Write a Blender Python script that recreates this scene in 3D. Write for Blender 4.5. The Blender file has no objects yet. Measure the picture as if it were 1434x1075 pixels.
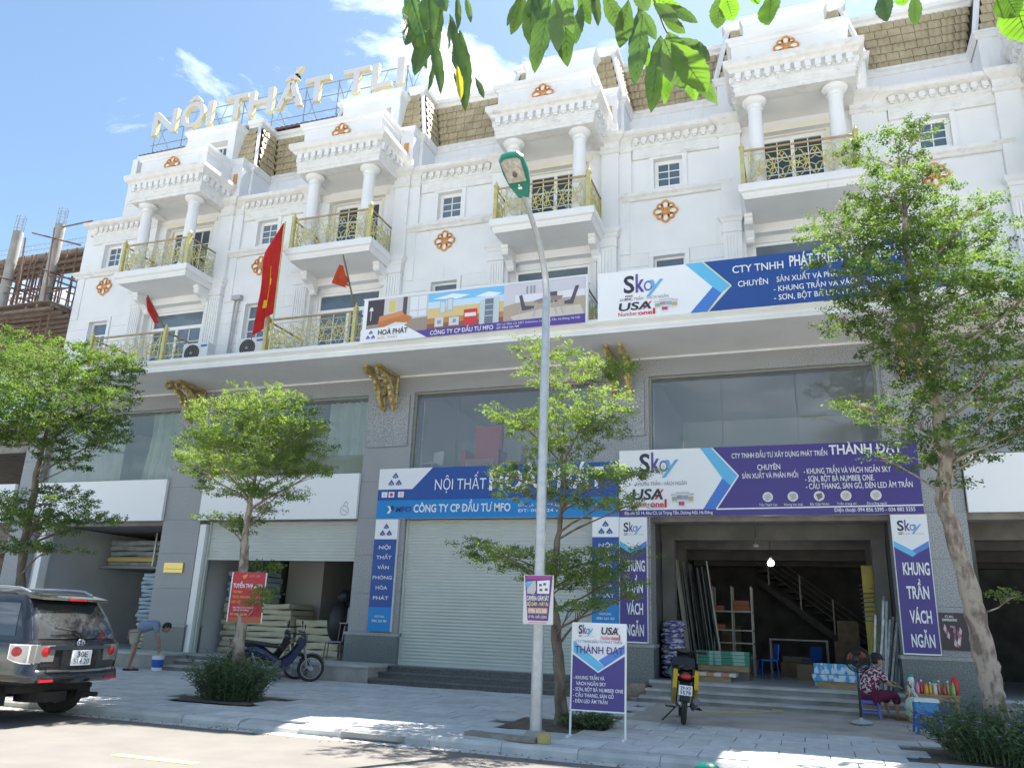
import bpy, math, random
import numpy as np
from mathutils import Vector, Matrix
random.seed(7)
SC = bpy.context.scene
COL = SC.collection
R = math.radians
pi = math.pi

# ------------------------------------------------------------------ camera
CX, CY, CZ = 17.783, -18.0647, 1.5252
YAW, PITCH, ROLL, FPX = .3524, .2921, .0374, 1127.9087
cd = bpy.data.cameras.new('camera'); cam = bpy.data.objects.new('camera', cd); COL.objects.link(cam)
fw = Vector((-math.sin(YAW)*math.cos(PITCH), math.cos(YAW)*math.cos(PITCH), math.sin(PITCH)))
rt = Vector((math.cos(YAW), math.sin(YAW), 0)); up = rt.cross(fw)
r2 = rt*math.cos(ROLL)+up*math.sin(ROLL); u2 = -rt*math.sin(ROLL)+up*math.cos(ROLL)
m = Matrix((r2, u2, -fw)).transposed().to_4x4(); m.translation = (CX, CY, CZ)
cam.matrix_world = m
cd.sensor_width = 36; cd.lens = FPX/1434*36; cd.clip_start = .05; cd.clip_end = 3000
SC.camera = cam

# ------------------------------------------------------------------ sky and sun
SUN_EL, SUN_AZ = R(63), R(25)           # azimuth measured from +Y towards +X (sun stands behind the houses)
w = bpy.data.worlds.new('World'); SC.world = w; w.use_nodes = True
nt = w.node_tree; nt.nodes.clear()
def N(t, **k):
    n = nt.nodes.new(t)
    for a, b in k.items(): setattr(n, a, b)
    return n
L = lambda a, b: nt.links.new(a, b)
sky = N('ShaderNodeTexSky', sky_type='NISHITA', sun_disc=False, sun_elevation=SUN_EL, sun_rotation=SUN_AZ, altitude=10, air_density=1.0, dust_density=.8, ozone_density=1.3)
tc = N('ShaderNodeTexCoord')
mp = N('ShaderNodeMapping'); mp.inputs['Scale'].default_value = (1, 1, 2.0); mp.inputs['Location'].default_value = (8.894, .335, 6.16)
L(tc.outputs['Generated'], mp.inputs[0])
n1 = N('ShaderNodeTexNoise'); n1.inputs['Scale'].default_value = 3.2; n1.inputs['Detail'].default_value = 9; n1.inputs['Roughness'].default_value = .62; n1.inputs['Distortion'].default_value = .35
L(mp.outputs[0], n1.inputs['Vector'])
rp = N('ShaderNodeValToRGB'); rp.color_ramp.elements[0].position = .555; rp.color_ramp.elements[1].position = .90
L(n1.outputs['Fac'], rp.inputs[0])
mx = N('ShaderNodeMix', data_type='RGBA'); L(rp.outputs[0], mx.inputs['Factor'])
gain = N('ShaderNodeMix', data_type='RGBA', blend_type='MULTIPLY'); gain.inputs['Factor'].default_value = 1
L(sky.outputs[0], gain.inputs['A']); gain.inputs['B'].default_value = (.58, .615, .59, 1)
L(gain.outputs['Result'], mx.inputs['A']); mx.inputs['B'].default_value = (9.0, 9.4, 9.8, 1)
bg = N('ShaderNodeBackground'); bg.inputs['Strength'].default_value = .10
L(mx.outputs['Result'], bg.inputs[0])
wo = N('ShaderNodeOutputWorld'); L(bg.outputs[0], wo.inputs[0])
sl = bpy.data.lights.new('sun', 'SUN'); sl.energy = 4.0; sl.angle = R(.5); sl.color = (1, .955, .88)
so = bpy.data.objects.new('sun', sl); COL.objects.link(so)
sd = Vector((math.sin(SUN_AZ)*math.cos(SUN_EL), math.cos(SUN_AZ)*math.cos(SUN_EL), math.sin(SUN_EL)))
so.rotation_euler = sd.to_track_quat('Z', 'Y').to_euler()
vs = SC.view_settings; vs.view_transform = 'Standard'; vs.look = 'None'; vs.exposure = 2.04; vs.gamma = 1
vs.use_curve_mapping = False
SC.render.engine = 'CYCLES'
SC.cycles.max_bounces = 8; SC.cycles.diffuse_bounces = 4; SC.cycles.transparent_max_bounces = 24
SC.cycles.use_denoising = True

# ------------------------------------------------------------------ materials
MATS = {}
def M(name, c, c2=None, scale=6, rough=.75, bump=0, bscale=None, metal=0, stretch=(1,1,1), lo=.35, hi=.65,
      rand=0, trans=0, emit=0, coat=0, detail=6, spec=.5, stain=None):
    if name in MATS: return MATS[name]
    mt = bpy.data.materials.new(name); mt.use_nodes = True; t = mt.node_tree; ns = t.nodes; ns.clear()
    out = ns.new('ShaderNodeOutputMaterial'); bs = ns.new('ShaderNodeBsdfPrincipled')
    bs.inputs['Roughness'].default_value = rough; bs.inputs['Metallic'].default_value = metal
    bs.inputs['Specular IOR Level'].default_value = spec; bs.inputs['Coat Weight'].default_value = coat
    c = tuple(c)+(1,)
    geo = ns.new('ShaderNodeNewGeometry'); mpp = ns.new('ShaderNodeMapping'); mpp.inputs['Scale'].default_value = stretch
    t.links.new(geo.outputs['Position'], mpp.inputs[0])
    last = None
    if c2 is not None:
        nz = ns.new('ShaderNodeTexNoise'); nz.inputs['Scale'].default_value = scale; nz.inputs['Detail'].default_value = detail
        t.links.new(mpp.outputs[0], nz.inputs['Vector'])
        rr = ns.new('ShaderNodeValToRGB'); e = rr.color_ramp.elements
        e[0].position = lo; e[1].position = hi; e[0].color = c; e[1].color = tuple(c2)+(1,)
        t.links.new(nz.outputs['Fac'], rr.inputs[0]); last = rr.outputs[0]
    if stain:
        sc_, amt, scol, lo_ = stain
        m2 = ns.new('ShaderNodeMapping'); m2.inputs['Scale'].default_value = sc_
        t.links.new(geo.outputs['Position'], m2.inputs[0])
        nz = ns.new('ShaderNodeTexNoise'); nz.inputs['Scale'].default_value = 1; nz.inputs['Detail'].default_value = 7; nz.inputs['Roughness'].default_value = .65
        t.links.new(m2.outputs[0], nz.inputs['Vector'])
        rr = ns.new('ShaderNodeValToRGB'); e = rr.color_ramp.elements; e[0].position = lo_; e[1].position = lo_+.2; e[1].color = (amt,)*3+(1,)
        t.links.new(nz.outputs['Fac'], rr.inputs[0])
        mm = ns.new('ShaderNodeMix'); mm.data_type = 'RGBA'
        t.links.new(rr.outputs[0], mm.inputs['Factor'])
        if last: t.links.new(last, mm.inputs['A'])
        else: mm.inputs['A'].default_value = c
        mm.inputs['B'].default_value = tuple(scol)+(1,); last = mm.outputs['Result']
    if rand:
        oi = ns.new('ShaderNodeObjectInfo'); ma = ns.new('ShaderNodeMath'); ma.operation = 'MULTIPLY_ADD'
        ma.inputs[1].default_value = rand; ma.inputs[2].default_value = 1-rand/2
        t.links.new(oi.outputs['Random'], ma.inputs[0])
        mm = ns.new('ShaderNodeVectorMath'); mm.operation = 'SCALE'
        if last: t.links.new(last, mm.inputs[0])
        else: mm.inputs[0].default_value = c[:3]
        t.links.new(ma.outputs[0], mm.inputs['Scale']); last = mm.outputs[0]
    if last: t.links.new(last, bs.inputs['Base Color'])
    else: bs.inputs['Base Color'].default_value = c
    if emit:
        bs.inputs['Emission Strength'].default_value = emit; bs.inputs['Emission Color'].default_value = c
    if bump:
        nb = ns.new('ShaderNodeTexNoise'); nb.inputs['Scale'].default_value = bscale or scale*3; nb.inputs['Detail'].default_value = 5
        t.links.new(mpp.outputs[0], nb.inputs['Vector'])
        bu = ns.new('ShaderNodeBump'); bu.inputs['Strength'].default_value = bump; bu.inputs['Distance'].default_value = .02
        t.links.new(nb.outputs['Fac'], bu.inputs['Height']); t.links.new(bu.outputs[0], bs.inputs['Normal'])
    sh = bs.outputs[0]
    if trans:
        tr = ns.new('ShaderNodeBsdfTranslucent'); 
        sc2 = ns.new('ShaderNodeVectorMath'); sc2.operation = 'MULTIPLY'; sc2.inputs[1].default_value = (1.5, 1.75, .6)
        if last: t.links.new(last, sc2.inputs[0])
        else: sc2.inputs[0].default_value = c[:3]
        t.links.new(sc2.outputs[0], tr.inputs[0])
        mxs = ns.new('ShaderNodeMixShader'); mxs.inputs[0].default_value = trans
        t.links.new(sh, mxs.inputs[1]); t.links.new(tr.outputs[0], mxs.inputs[2]); sh = mxs.outputs[0]
    t.links.new(sh, out.inputs[0])
    MATS[name] = mt
    return mt

WHITE = M('white_facade_paint', (.79,.79,.79), (.74,.74,.74), 1.2, .8, .06, 18, stain=((6,6,.45), .42, (.45,.44,.42), .59))
WHITED = M('weathered_white_moulding', (.77,.76,.74), (.70,.68,.65), 5, .85, .12, 30, stain=((3,3,6), .6, (.30,.28,.25), .58))
CREAM = M('cream_wall_paint', (.78,.74,.64), (.74,.70,.60), 2, .85, .04, 20)
SOFFIT = M('soffit_plaster', (.82,.81,.79), (.77,.76,.74), 1.5, .85)
GRAN = M('speckled_granite', (.17,.175,.185), (.46,.465,.475), 52, .45, .02, 60, lo=.36, hi=.64, detail=3, stain=((.9,.9,1.4), .25, (.22,.22,.22), .5))
GRAND = M('dark_green_granite', (.10,.12,.125), (.19,.21,.21), 40, .3, lo=.42, hi=.62)
TILE = M('roof_tile_clay', (.50,.41,.25), (.40,.32,.19), 3, .55, .1, 40, rand=.18, stain=((4,4,4), .5, (.12,.10,.08), .6))
GOLD = M('pale_gold_paint', (.62,.56,.22), (.50,.44,.17), 9, .4, metal=.25, stain=((12,12,8), .6, (.12,.09,.05), .62))
GOLDB = M('antique_gold_paint', (.62,.50,.22), (.34,.25,.12), 12, .4, .3, 30, metal=.45)
ORANGE = M('orange_flower_paint', (.68,.33,.12), (.58,.27,.09), 8, .6)
FLOWERW = M('white_petal_paint', (.85,.82,.76))
PANE = M('window_glass', (.035,.05,.07), (.055,.075,.10), .7, .06, spec=.8)
PANEB = M('bluish_window_glass', (.09,.13,.17), (.14,.18,.22), .9, .08, spec=.8)
FRAME = M('white_window_frame', (.82,.82,.80), rough=.35)
CONC = M('bare_concrete', (.34,.32,.29), (.24,.23,.21), 3, .9, .25, 25, stain=((1.5,1.5,1.5), .6, (.16,.15,.13), .55))
CONCL = M('old_cement', (.42,.40,.37), (.30,.29,.27), 2.5, .9, .3, 22)
ASPH = M('asphalt', (.175,.163,.148), (.148,.138,.126), 1.6, .9, .25, 120, stain=((.5,1.2,1), .5, (.13,.127,.12), .56))
PAVE = M('grey_paving_stone', (.60,.60,.595), (.50,.50,.50), 5, .8, .2, 60, rand=.18, stain=((.8,.8,1), .5, (.36,.345,.32), .535))
KERB = M('kerb_concrete', (.52,.52,.50), (.42,.42,.41), 4, .85, .25, 40, rand=.15)
JOINT = M('joint_sand', (.17,.16,.15), (.12,.115,.11), 6, .95)
DIRT = M('packed_cement_ground', (.46,.42,.37), (.36,.33,.30), 1.6, .95, .3, 22, stain=((1.2,1.2,1), .6, (.17,.15,.13), .55))
STEPD = M('dark_step_stone', (.09,.09,.095), (.16,.16,.165), 25, .45)
STEPC = M('cement_step', (.52,.51,.50), (.38,.37,.36), 3, .85, .25, 25)
SHUT = M('roller_shutter_paint', (.54,.56,.52), (.50,.52,.48), 1.3, .5)
BARK = M('tree_bark', (.24,.19,.15), (.10,.08,.065), 9, .95, .7, 22, stretch=(1,1,.35))
BARKP = M('pale_tree_bark', (.38,.32,.26), (.17,.13,.105), 9, .95, 1.0, 16, stretch=(1,1,.45), lo=.42, hi=.58, stain=((7,7,14), .7, (.09,.07,.055), .60))
LEAF = M('small_leaf_green', (.19,.25,.08), (.065,.115,.04), 2.6, .68, spec=.25, trans=.42, lo=.36, hi=.6, detail=8)
LEAFY = M('young_leaf_green', (.25,.31,.105), (.10,.155,.05), 2.6, .65, spec=.25, trans=.38, lo=.36, hi=.62, detail=8)
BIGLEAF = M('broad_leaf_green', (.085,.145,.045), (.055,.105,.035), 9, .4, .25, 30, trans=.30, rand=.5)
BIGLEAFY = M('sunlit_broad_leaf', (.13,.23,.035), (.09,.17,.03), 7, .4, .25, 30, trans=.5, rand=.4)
YLEAF = M('yellowed_leaf', (.36,.32,.05), (.28,.22,.04), 9, .5, trans=.5)
BUSHL = M('narrow_bush_leaf', (.085,.14,.075), (.14,.20,.10), 6, .5, trans=.2)
GALV = M('galvanised_steel', (.50,.52,.53), (.42,.44,.46), 12, .42, metal=.55)
GREENL = M('green_lamp_paint', (.0,.20,.13), (.0,.16,.11), 5, .35, coat=.3)
STEEL = M('bare_steel', (.55,.55,.56), rough=.3, metal=.9)
BLACKP = M('black_plastic', (.018,.018,.02), rough=.45)
RUBBER = M('tyre_rubber', (.022,.021,.02), (.05,.045,.04), 14, .85)
CARB = M('black_car_paint', (.018,.018,.020), (.04,.036,.032), 1.5, .2, coat=1, lo=.5, hi=.8, spec=.6)
CARG = M('tinted_car_glass', (.10,.105,.11), rough=.03, metal=.55, coat=1)
CHROME = M('chrome', (.75,.75,.76), rough=.12, metal=1)
REDL = M('red_lamp_plastic', (.55,.02,.03), rough=.2, coat=.4)
CLEARL = M('clear_lamp_plastic', (.34,.33,.32), rough=.12, metal=.4, coat=1)
PW = M('print_white', (.86,.86,.87), rough=.4)
YEL = M('yellow_motorbike_paint', (.62,.42,.01), rough=.25, coat=.4)
NAVY = M('dark_blue_motorbike_paint', (.02,.028,.07), rough=.25, coat=.4)
BLKM = M('black_motorbike_paint', (.015,.015,.018), rough=.25, coat=.4)
SKIN = M('skin', (.42,.26,.18), (.38,.23,.16), 9, .6)
HAIR = M('black_hair', (.02,.016,.014), rough=.6)
WOOD = M('raw_wood', (.42,.29,.15), (.30,.20,.10), 5, .75, .2, 30, stretch=(1,6,6))
WOODO = M('old_formwork_wood', (.26,.20,.16), (.17,.13,.105), 5, .9, .3, 20, rand=.3)
RUST = M('scaffold_rust', (.26,.17,.13), (.17,.11,.085), 14, .8, metal=.2)
BLUEPL = M('blue_plastic', (.03,.12,.50), rough=.35)
PURPL = M('purple_blue_plastic', (.12,.14,.48), rough=.4)
FLAGR = M('red_flag_cloth', (.55,.025,.03), (.46,.02,.025), 5, .8, trans=.35)
FLAGO = M('faded_red_flag_cloth', (.60,.10,.05), (.5,.07,.04), 5, .8, trans=.35)
STARY = M('yellow_star_cloth', (.75,.55,.02), rough=.8, trans=.3)

def glass_mat():
    mt = bpy.data.materials.new('shopfront_glass'); mt.use_nodes = True; t = mt.node_tree; ns = t.nodes; ns.clear()
    out = ns.new('ShaderNodeOutputMaterial'); tr = ns.new('ShaderNodeBsdfTransparent'); tr.inputs[0].default_value = (.96,.98,.98,1)
    gl = ns.new('ShaderNodeBsdfGlossy'); gl.inputs['Roughness'].default_value = .02
    df = ns.new('ShaderNodeBsdfDiffuse'); df.inputs[0].default_value = (.66,.70,.73,1)
    fr = ns.new('ShaderNodeFresnel'); fr.inputs[0].default_value = 1.9
    a = ns.new('ShaderNodeMixShader'); a.inputs[0].default_value = .13
    b = ns.new('ShaderNodeMixShader')
    t.links.new(tr.outputs[0], a.inputs[1]); t.links.new(df.outputs[0], a.inputs[2])
    t.links.new(fr.outputs[0], b.inputs[0]); t.links.new(a.outputs[0], b.inputs[1]); t.links.new(gl.outputs[0], b.inputs[2])
    t.links.new(b.outputs[0], out.inputs[0]); return mt
SHOPGLASS = glass_mat()

# ------------------------------------------------------------------ geometry helpers
class G:
    def __init__(s): s.v = []; s.f = []; s.m = []; s.k = 0
    def add(s, vs, fs):
        o = len(s.v); s.v += [tuple(p) for p in vs]
        for f in fs: s.f.append(tuple(i+o for i in f)); s.m.append(s.k)
        return s
    def box(s, x0, x1, y0, y1, z0, z1):
        return s.add([(x0,y0,z0),(x1,y0,z0),(x1,y1,z0),(x0,y1,z0),(x0,y0,z1),(x1,y0,z1),(x1,y1,z1),(x0,y1,z1)],
                     [(0,3,2,1),(4,5,6,7),(0,1,5,4),(1,2,6,5),(2,3,7,6),(3,0,4,7)])
    def quad(s, a, b, c, d): return s.add([a,b,c,d], [(0,1,2,3)])
    def prism(s, pts, a, b, ax='y'):
        n = len(pts)
        if ax == 'y': P = lambda p, t: (p[0], t, p[1])
        elif ax == 'x': P = lambda p, t: (t, p[0], p[1])
        else: P = lambda p, t: (p[0], p[1], t)
        vs = [P(p,a) for p in pts]+[P(p,b) for p in pts]
        return s.add(vs, [tuple(range(n)), tuple(range(2*n-1,n-1,-1))]+[(i,(i+1)%n,n+(i+1)%n,n+i) for i in range(n)])
    def tube(s, pts, r, n=6, cap=True):
        pts = [Vector(p) for p in pts]; k = len(pts)
        rs = r if isinstance(r, (list,tuple)) else [r]*k
        vs = []; prev = None
        for i, p in enumerate(pts):
            d = (pts[min(i+1,k-1)]-pts[max(i-1,0)]).normalized()
            if prev is None:
                a = Vector((0,0,1)) if abs(d.z) < .9 else Vector((1,0,0))
                u = d.cross(a).normalized()
            else:
                u = (prev-d*prev.dot(d)).normalized()
            prev = u; v = d.cross(u)
            for j in range(n):
                t = 2*pi*j/n; vs.append(p+(u*math.cos(t)+v*math.sin(t))*rs[i])
        fs = [(i*n+j, i*n+(j+1)%n, (i+1)*n+(j+1)%n, (i+1)*n+j) for i in range(k-1) for j in range(n)]
        if cap: fs += [tuple(range(n-1,-1,-1)), tuple((k-1)*n+j for j in range(n))]
        return s.add(vs, fs)
    def lathe(s, prof, c=(0,0,0), n=16, ax='z', a0=0, a1=2*pi):
        vs = []; k = len(prof); full = abs(a1-a0-2*pi) < 1e-6; nn = n if full else n+1
        for i in range(nn):
            t = a0+(a1-a0)*i/n
            for r, h in prof:
                if ax == 'z': q = (c[0]+r*math.cos(t), c[1]+r*math.sin(t), c[2]+h)
                elif ax == 'y': q = (c[0]+r*math.cos(t), c[1]+h, c[2]+r*math.sin(t))
                else: q = (c[0]+h, c[1]+r*math.cos(t), c[2]+r*math.sin(t))
                vs.append(q)
        fs = [(i*k+j, ((i+1)%nn)*k+j, ((i+1)%nn)*k+j+1, i*k+j+1) for i in range(n) for j in range(k-1)]
        return s.add(vs, fs)
    def ball(s, c, rx, ry=None, rz=None, n=10, mrings=6):
        ry = rx if ry is None else ry; rz = rx if rz is None else rz
        vs = []; fs = []
        for i in range(mrings+1):
            t = pi*i/mrings
            for j in range(n):
                a = 2*pi*j/n; vs.append((c[0]+rx*math.sin(t)*math.cos(a), c[1]+ry*math.sin(t)*math.sin(a), c[2]+rz*math.cos(t)))
        for i in range(mrings):
            for j in range(n): fs.append((i*n+j, i*n+(j+1)%n, (i+1)*n+(j+1)%n, (i+1)*n+j))
        return s.add(vs, fs)
    def mould(s, path, prof):
        k = len(path); n = len(prof); off = []
        for i in range(k):
            ds = []
            if i > 0: ds.append(((path[i][0]-path[i-1][0]), (path[i][1]-path[i-1][1])))
            if i < k-1: ds.append(((path[i+1][0]-path[i][0]), (path[i+1][1]-path[i][1])))
            ns = [(d[1]/math.hypot(*d), -d[0]/math.hypot(*d)) for d in ds]
            if len(ns) == 1: off.append(ns[0])
            else:
                sx, sy = ns[0][0]+ns[1][0], ns[0][1]+ns[1][1]; q = 1+ns[0][0]*ns[1][0]+ns[0][1]*ns[1][1]
                off.append((sx/q, sy/q))
        vs = [(path[i][0]+off[i][0]*o, path[i][1]+off[i][1]*o, z) for i in range(k) for o, z in prof]
        return s.add(vs, [(i*n+j, (i+1)*n+j, (i+1)*n+j+1, i*n+j+1) for i in range(k-1) for j in range(n-1)]
                     + [tuple(range(n)), tuple((k-1)*n+j for j in range(n-1,-1,-1))])
    def xf(s, mat, start=0):
        for i in range(start, len(s.v)): s.v[i] = tuple(mat @ Vector(s.v[i]))
        return s
    def join(s, g2, mat=None, k=None):
        o = len(s.v)
        s.v += [tuple(mat @ Vector(p)) for p in g2.v] if mat is not None else g2.v
        for f, mi in zip(g2.f, g2.m): s.f.append(tuple(i+o for i in f)); s.m.append(mi if k is None else k)
        return s
    def mesh(s, name, mats, smooth=False):
        me = bpy.data.meshes.new(name); me.from_pydata(s.v, [], s.f)
        for q in (mats if isinstance(mats, (list,tuple)) else [mats]): me.materials.append(q)
        me.polygons.foreach_set('material_index', s.m)
        if smooth: me.polygons.foreach_set('use_smooth', [True]*len(s.f))
        me.update()
        return me
    def obj(s, name, mats, parent=None, loc=(0,0,0), rz=0, smooth=False):
        o = bpy.data.objects.new(name, s.mesh(name, mats, smooth)); COL.objects.link(o)
        o.location = loc; o.rotation_euler = (0,0,rz); o.parent = parent
        if smooth: autosmooth(o.data)
        return o
def autosmooth(me, ang=40):
    try:
        me.set_sharp_from_angle(angle=R(ang))
    except Exception: pass
def minus(o, p): return (p[0]-o[0], p[1]-o[1], p[2]-o[2])
def empty(name, loc, label=None, cat=None, group=None, rz=0, parent=None):
    o = bpy.data.objects.new(name, None); COL.objects.link(o); o.location = loc; o.rotation_euler = (0,0,rz); o.empty_display_size = .2
    o.parent = parent
    return tag(o, label, cat, group)
def tag(o, label=None, cat=None, group=None, kind=None):
    if label: o['label'] = label
    if cat: o['category'] = cat
    if group: o['group'] = group
    if kind: o['kind'] = kind
    return o
def copy_tree(o, parent=None):
    c = o.copy(); COL.objects.link(c); c.parent = parent
    for ch in list(o.children): copy_tree(ch, c)
    return c
def inst(me, name, parent, loc, rot=(0,0,0), scale=(1,1,1)):
    o = bpy.data.objects.new(name, me); COL.objects.link(o); o.parent = parent
    o.location = loc; o.rotation_euler = rot; o.scale = scale; return o

# ------------------------------------------------------------------ lettering
_tc = {}
def glyphs(s_, bold):
    key = (s_, bold)
    if key not in _tc and 'Đ' in s_:
        V, F = glyphs(s_.replace('Đ', 'D'), bold); V = list(V); F = list(F); st_ = .085+.024*bold
        dx = [p[0] for p in glyphs('D', bold)[0]]; dw = max(dx)-min(dx)
        for i, ch in enumerate(s_):
            if ch != 'Đ': continue
            x0 = max(p[0] for p in glyphs(s_[:i].replace('Đ','D')+'D', bold)[0])-dw
            for a, b in ((x0-.085, x0-.001), (x0+st_+.012, x0+.30)):
                k = len(V); V += [(a,.325),(b,.325),(b,.40),(a,.40)]; F.append((k,k+1,k+2,k+3))
        _tc[key] = (V, F)
    if key not in _tc:
        cu = bpy.data.curves.new('text', 'FONT'); cu.body = s_; cu.size = 1; cu.resolution_u = 3; cu.fill_mode = 'FRONT'
        cu.offset = {0:0, 1:.012, 2:.024}[bold]
        ob = bpy.data.objects.new('text', cu); COL.objects.link(ob)
        dg = bpy.context.evaluated_depsgraph_get(); me = bpy.data.meshes.new_from_object(ob.evaluated_get(dg))
        _tc[key] = ([(v.co.x, v.co.y) for v in me.vertices], [tuple(p.vertices) for p in me.polygons])
        bpy.data.objects.remove(ob); bpy.data.curves.remove(cu); bpy.data.meshes.remove(me)
    return _tc[key]
CAPH = max(p[1] for p in glyphs('H', 0)[0])
class Sign:
    """flat printed matter on a board: u to the right, v down, both 0..1"""
    def __init__(s, name, X0, X1, Z0, Z1, Y, label, cat='sign', group=None, back=None, thick=.08, boardname='board', border=None, parent=None, rz=0):
        s.w = X1-X0; s.h = Z1-Z0; s.o = empty(name, (X0, Y, Z0), label, cat, group, rz, parent) if parent is None else empty(name, (X0,Y,Z0), None, None, None, rz, parent)
        G().box(0, s.w, 0, thick, 0, s.h).obj(boardname, back or PW, s.o)
        s.g = G(); s.t = G(); s.cols = []; s.layer = .003
    def ci(s, col):
        if col not in s.cols: s.cols.append(col)
        return s.cols.index(col)
    def P(s, u, v, dy=0): return (u*s.w, -s.layer-dy, (1-v)*s.h)
    def poly(s, col, pts):
        s.g.k = s.ci(col); s.layer += .0007
        s.g.add([s.P(u, v) for u, v in pts], [tuple(range(len(pts)))]); return s
    def rect(s, col, u0, u1, v0, v1): return s.poly(col, [(u0,v1),(u1,v1),(u1,v0),(u0,v0)])
    def disc(s, col, u, v, r, n=20, sx=1.):
        return s.poly(col, [(u+sx*r*math.cos(2*pi*i/n)/s.w, v+r*math.sin(2*pi*i/n)/s.h) for i in range(n)])
    def line(s, col, pts, wd):
        for (a, b), (c, d) in zip(pts, pts[1:]):
            x0, z0, x1, z1 = a*s.w, b*s.h, c*s.w, d*s.h; l = math.hypot(x1-x0, z1-z0) or 1
            nx, nz = -(z1-z0)/l*wd/2, (x1-x0)/l*wd/2
            s.poly(col, [((x0+nx)/s.w,(z0+nz)/s.h),((x1+nx)/s.w,(z1+nz)/s.h),((x1-nx)/s.w,(z1-nz)/s.h),((x0-nx)/s.w,(z0-nz)/s.h)])
        return s
    def text(s, st, col, u0, u1, vb, vt, bold=1, shear=0):
        V, F = glyphs(st, bold)
        xs = [p[0] for p in V]; a, b = min(xs), max(xs); h = (vb-vt)*s.h/CAPH
        s.t.k = s.ci(col)
        s.t.add([((u0+(u1-u0)*(x-a)/(b-a))*s.w+shear*y*h, -s.layer-.003, (1-vb)*s.h+y*h) for x, y in V], F); return s
    def done(s):
        mats = [M('print_%02x%02x%02x' % tuple(int(255*c) for c in col), col, rough=.45) for col in s.cols] or [PW]
        if s.g.f: s.g.obj('printed_artwork', mats, s.o)
        if s.t.f: s.t.obj('lettering', mats, s.o)
        return s.o
# ------------------------------------------------------------------ setting: ground
def zsw(y): return .12+(y+7.53)*.016
ground = G().box(-90, 110, -120, 120, -.35, -.06).obj('ground', DIRT); tag(ground, kind='structure')
road = G().box(-80, 100, -22, -7.68, -.055, 0).obj('road', ASPH); tag(road, kind='structure')
gl = G(); gl.quad((-80,-7.95,.003),(100,-7.95,.003),(100,-7.68,.003),(-80,-7.68,.003))
tag(gl.obj('gutter', KERB), kind='structure')
mk = G()
YLINE = M('worn_yellow_road_paint', (.72,.55,.16), (.55,.45,.22), 9, .8)
for i in range(-5, 8):
    x = 10.38+i*4.0
    mk.quad((x,-10.37,.004),(x+1.1,-10.37,.004),(x+1.1,-10.23,.004),(x,-10.23,.004))
tag(mk.obj('yellow_centre_line', YLINE), kind='structure')
# far side pavement, unseen behind the camera, paled to bounce light at the houses
tag(G().box(-80, 100, -70, -22, -.05, .12).obj('far_pavement', M('bounce_pale_concrete', (.60,.59,.57), (.52,.51,.50), .8, .9)), kind='structure')
# kerb
kerb = empty('kerb', (0,0,0)); tag(kerb, kind='structure')
kg = G(); kg.prism([(-.14,-.16),(-.14,-.045),(-.10,.0),(.14,.006),(.14,-.16)], .004, .996, 'x'); kme = kg.mesh('kerb_stone', KERB)
for i in range(-6, 32):
    if i == 10: continue
    inst(kme, 'kerb_stone', kerb, (i, -7.54+random.uniform(-.012,.012), .115+random.uniform(-.010,.004)), (random.uniform(-.02,.02), 0, random.uniform(-.008,.008)))
inst(kme, 'kerb_stone', kerb, (10.03,-7.58,.09), (.12,.03,.04))
# pavement bed + paving stones
def sheet(name, x0, x1, y0, y1, dz, mat_):
    g = G(); g.quad((x0,y0,zsw(y0)+dz),(x1,y0,zsw(y0)+dz),(x1,y1,zsw(y1)+dz),(x0,y1,zsw(y1)+dz)); return g.obj(name, mat_)
pav = G(); pav.add([(x,y,z) for x in (-60,80) for y,z in ((-7.40,-.05),(-7.40,zsw(-7.4)-.035),(1.0,zsw(1.0)-.035),(1.0,-.05))], [(0,1,5,4),(1,2,6,5),(2,3,7,6)])
pav = pav.obj('pavement', JOINT); tag(pav, kind='structure')
tag(sheet('forecourt', 14.75, 60, -4.6, 1.0, -.010, DIRT), kind='structure')
pits = [(13.35,14.85,-6.3,-4.9), (7.3,9.0,-6.2,-4.9), (18.9,21.0,-6.6,-4.9), (1.7,3.2,-6.1,-4.9)]
tw_, td_ = .60, .50
tg = G(); tg.box(.006, tw_-.006, .006, td_-.006, -.03, 0); 
tme = tg.mesh('paving_stone', PAVE)
stones = []
for j in range(13):
    y = -7.39+j*td_
    for i in range(-14, 52):
        x = i*tw_+(j % 2)*tw_/2-1
        if y+td_ > -1.2: continue
        if x+tw_ > 14.9 and y+td_ > -4.1+.06*((i*7) % 3): continue
        if any(a < x+tw_/2 < b and c < y+td_/2 < d for a,b,c,d in pits): continue
        stones.append((math.hypot(x-CX, y-CY), x, y))
stones.sort(); rest = G()
tilt = math.atan(.016)
vis = []
for d, x, y in stones:
    q = Vector((x+.3,y+.25,.15))-cam.location; u = q.dot(r2)/max(q.dot(fw),.1)*FPX
    (vis if (abs(u) < 760 and q.dot(fw) > 0) else [None]).append((d,x,y)) if abs(u) < 760 else rest.join(tg, Matrix.Translation((x,y,zsw(y))) @ Matrix.Rotation(tilt,4,'X'))
for k, (d, x, y) in enumerate(vis):
    z = zsw(y)+random.uniform(-.003,.004); rx = tilt+random.uniform(-.006,.006); ry = random.uniform(-.006,.006)
    if k < 298: inst(tme, 'paving_stone', pav, (x,y,z), (rx,ry,0))
    else: rest.join(tg, Matrix.Translation((x,y,z)) @ Matrix.Rotation(rx,4,'X'))
tag(rest.obj('paving_stones', PAVE, pav), kind='stuff')
for a,b,c,d in pits:
    pass
soil = M('pit_soil', (.11,.085,.06), (.17,.14,.10), 9, .95, .5, 30)
for k,(a,b,c,d) in enumerate(pits):
    tag(sheet('planting_pit', a+.05, b-.05, c+.05, d-.05, -.012, soil), kind='structure')

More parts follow.
